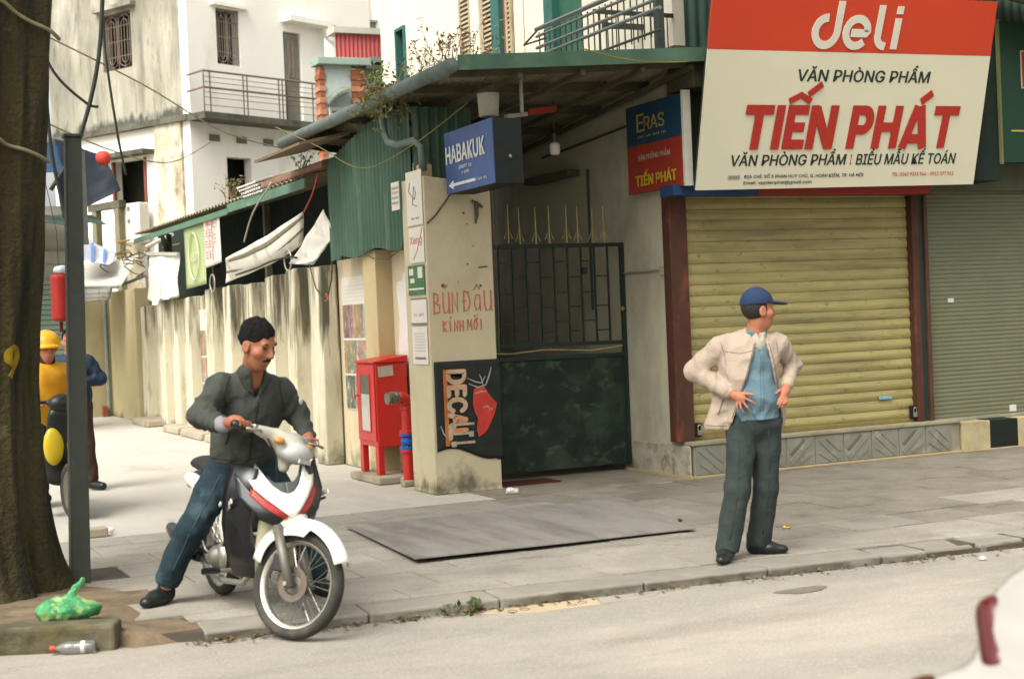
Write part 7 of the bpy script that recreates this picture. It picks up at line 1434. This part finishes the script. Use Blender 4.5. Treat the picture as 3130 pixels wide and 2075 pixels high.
MB().lathe(b0-dv*.022, dv, [(0, 0), (.016, 0), (.017, .004), (.017, .024), (0, .024)], 14).build('cap', M('cap_red', 'b53424', rough=.4, bump=0), bt); MB().lathe(b0, dv, [(.0335, .135), (.0342, .137), (.0342, .155), (.0335, .157)], 16).build('label', M('label_pink', 'b4aeaa', rough=.6, bump=0), bt)
def crumple(name, label, cat, loc, r, col, seed):
    t = thing(name, label, cat, loc); F = Field((-r[0]-.03, -r[1]-.03, -.01), (r[0]+.03, r[1]+.03, r[2]+.05), .006); F.ell((0, 0, r[2]*.45), (r[0], r[1], r[2]*.6), .01).folds(.005, 110, seed).plane((0, 0, .002), (0, 0, -1)); F.mesh('lump', M(col[0], col[1], var=.1, scale=20, rough=.7, obj=True), t)
crumple('crumpled_paper', 'crumpled white paper on the ground beside the pillar', 'litter', (.55, -.43, 0), (.055, .04, .06), ('litter_white', 'cfccc4'), 1)
crumple('paper_scrap', 'small white paper scrap on the alley floor by the pole', 'litter', (-2.93, -.37, 0), (.03, .025, .04), ('litter_white', 'cfccc4'), 2)
crumple('yellow_leaf', 'small yellow leaf on the pavement behind the man in the cap', 'litter', (1.16, -3.68, 0), (.03, .012, .012), ('litter_yellow', 'b0a030'), 3)
crumple('stone', 'small dark stone on the pavement near the steel plate corner', 'stone', (.76, -2.9, 0), (.016, .014, .022), ('stone_dark', '3a382e'), 4)
crumple('white_scrap', 'white scrap stuck at the broken kerb near the car', 'litter', (1.52, -5.22, -.06), (.02, .02, .03), ('litter_white', 'cfccc4'), 5)
bk = thing('loose_brick', 'dusty loose brick on the alley floor beside the pole', 'brick', (-3.12, -.5, 0)); MB().box(-3.26, -2.98, -.58, -.44, 0, .07).build('lump', m_slabc, bk, bevel=.012)
# leaf litter and grit along the gutter
r = np.random.RandomState(8); n = 1100; xx = r.uniform(-3.3, 3.2, n); keep = np.exp(-((xx+1.75)/.25)**2)*.9+.28+.5*(xx < -2.0); xx = xx[r.rand(n) < keep]; n = len(xx); yy = np.array([kerb_y(x) for x in xx])-np.abs(r.normal(size=n))*.06; ang = r.rand(n)*6.3; s = r.uniform(.006, .024, n)
vs = []; fs = []
for i in range(n):
    c, s_ = math.cos(ang[i])*s[i], math.sin(ang[i])*s[i]; z = -.056+r.rand()*.012; k = len(vs)
    vs += [(xx[i]-c, yy[i]-s_, z), (xx[i]+s_*.5, yy[i]-c*.5, z+r.rand()*.01), (xx[i]+c, yy[i]+s_, z+r.rand()*.014), (xx[i]-s_*.5, yy[i]+c*.5, z)]; fs.append((k, k+1, k+2, k+3))
o = MB().add(vs, fs).build('leaf_litter', M('leaf_litter', '5d4c30', var=.4, scale=30, rough=.95, bump=0, stains=[('8a7240', 30, None, .5, .6, .7), ('2f2a1c', 22, None, .5, .6, .7)])); tag(o, 'brown leaf litter and grit along the foot of the kerb', 'litter', kind='stuff')
# tufts of weed at the drain
twigs('kerb_weeds', 'dark weeds growing at the drain end of the kerb', (-1.80, -4.80, -.06), 10, .03, (.10, .03), 4, M('dark_weed', '3c4526', var=.3, scale=20, rough=.9, bump=0), 23)
# person on the far balcony
t, Pq, B = figure('small figure standing on the roof terrace beside the brick columns', (4.0, 11.9, 4.02), -YAW, dict(look=(-.2, -.95, -.1), head=(.0, -.03, 1.50), neck=(0, 0, 1.36), pelvis=(0, 0, .88), arms=(((-.24, .05, 1.12), (-.22, -.15, 1.0)), ((.24, .05, 1.12), (.22, -.15, 1.0))), legs=(((-.1, -.02, .46), (-.1, .02, .09)), ((.1, -.03, .46), (.1, .0, .09))), toe=(0, -1, 0)), (M('pale_shirt', '8fa0a0', var=.1, scale=8, rough=.8, obj=True), M('brown_trousers', '3f2a20')))
F = Field((-.14, -.16, 1.4), (.14, .12, 1.64), .012); F.ell((0, .0, 1.54), (.086, .105, .10), .01, B); F.plane((0, -.09, 1.56), (-.2, -.95, -.45)); F.mesh('hair', m_hair, t)

# things of one kind share a group
for o in list(COL.objects):
    if o.parent is None and 'category' in o:
        g = {'notice': 'notices on the pillar', 'tarpaulin': 'tarpaulins and awning cloths along the alley', 'cable': 'cables and wires', 'shutter': 'roller shutters of the shops', 'gutter slab': 'gutter slabs at the kerb', 'brick': 'loose bricks on the ground', 'litter': 'scraps of litter', 'person': 'people in the street', 'banner': 'banners over the alley wall', 'conduit': 'conduits on the passage wall', 'poster': 'posters on the walls', 'plant': 'weeds on roofs and kerb', 'sign': 'signs of the shops'}.get(o['category'])
        if g: o['group'] = g
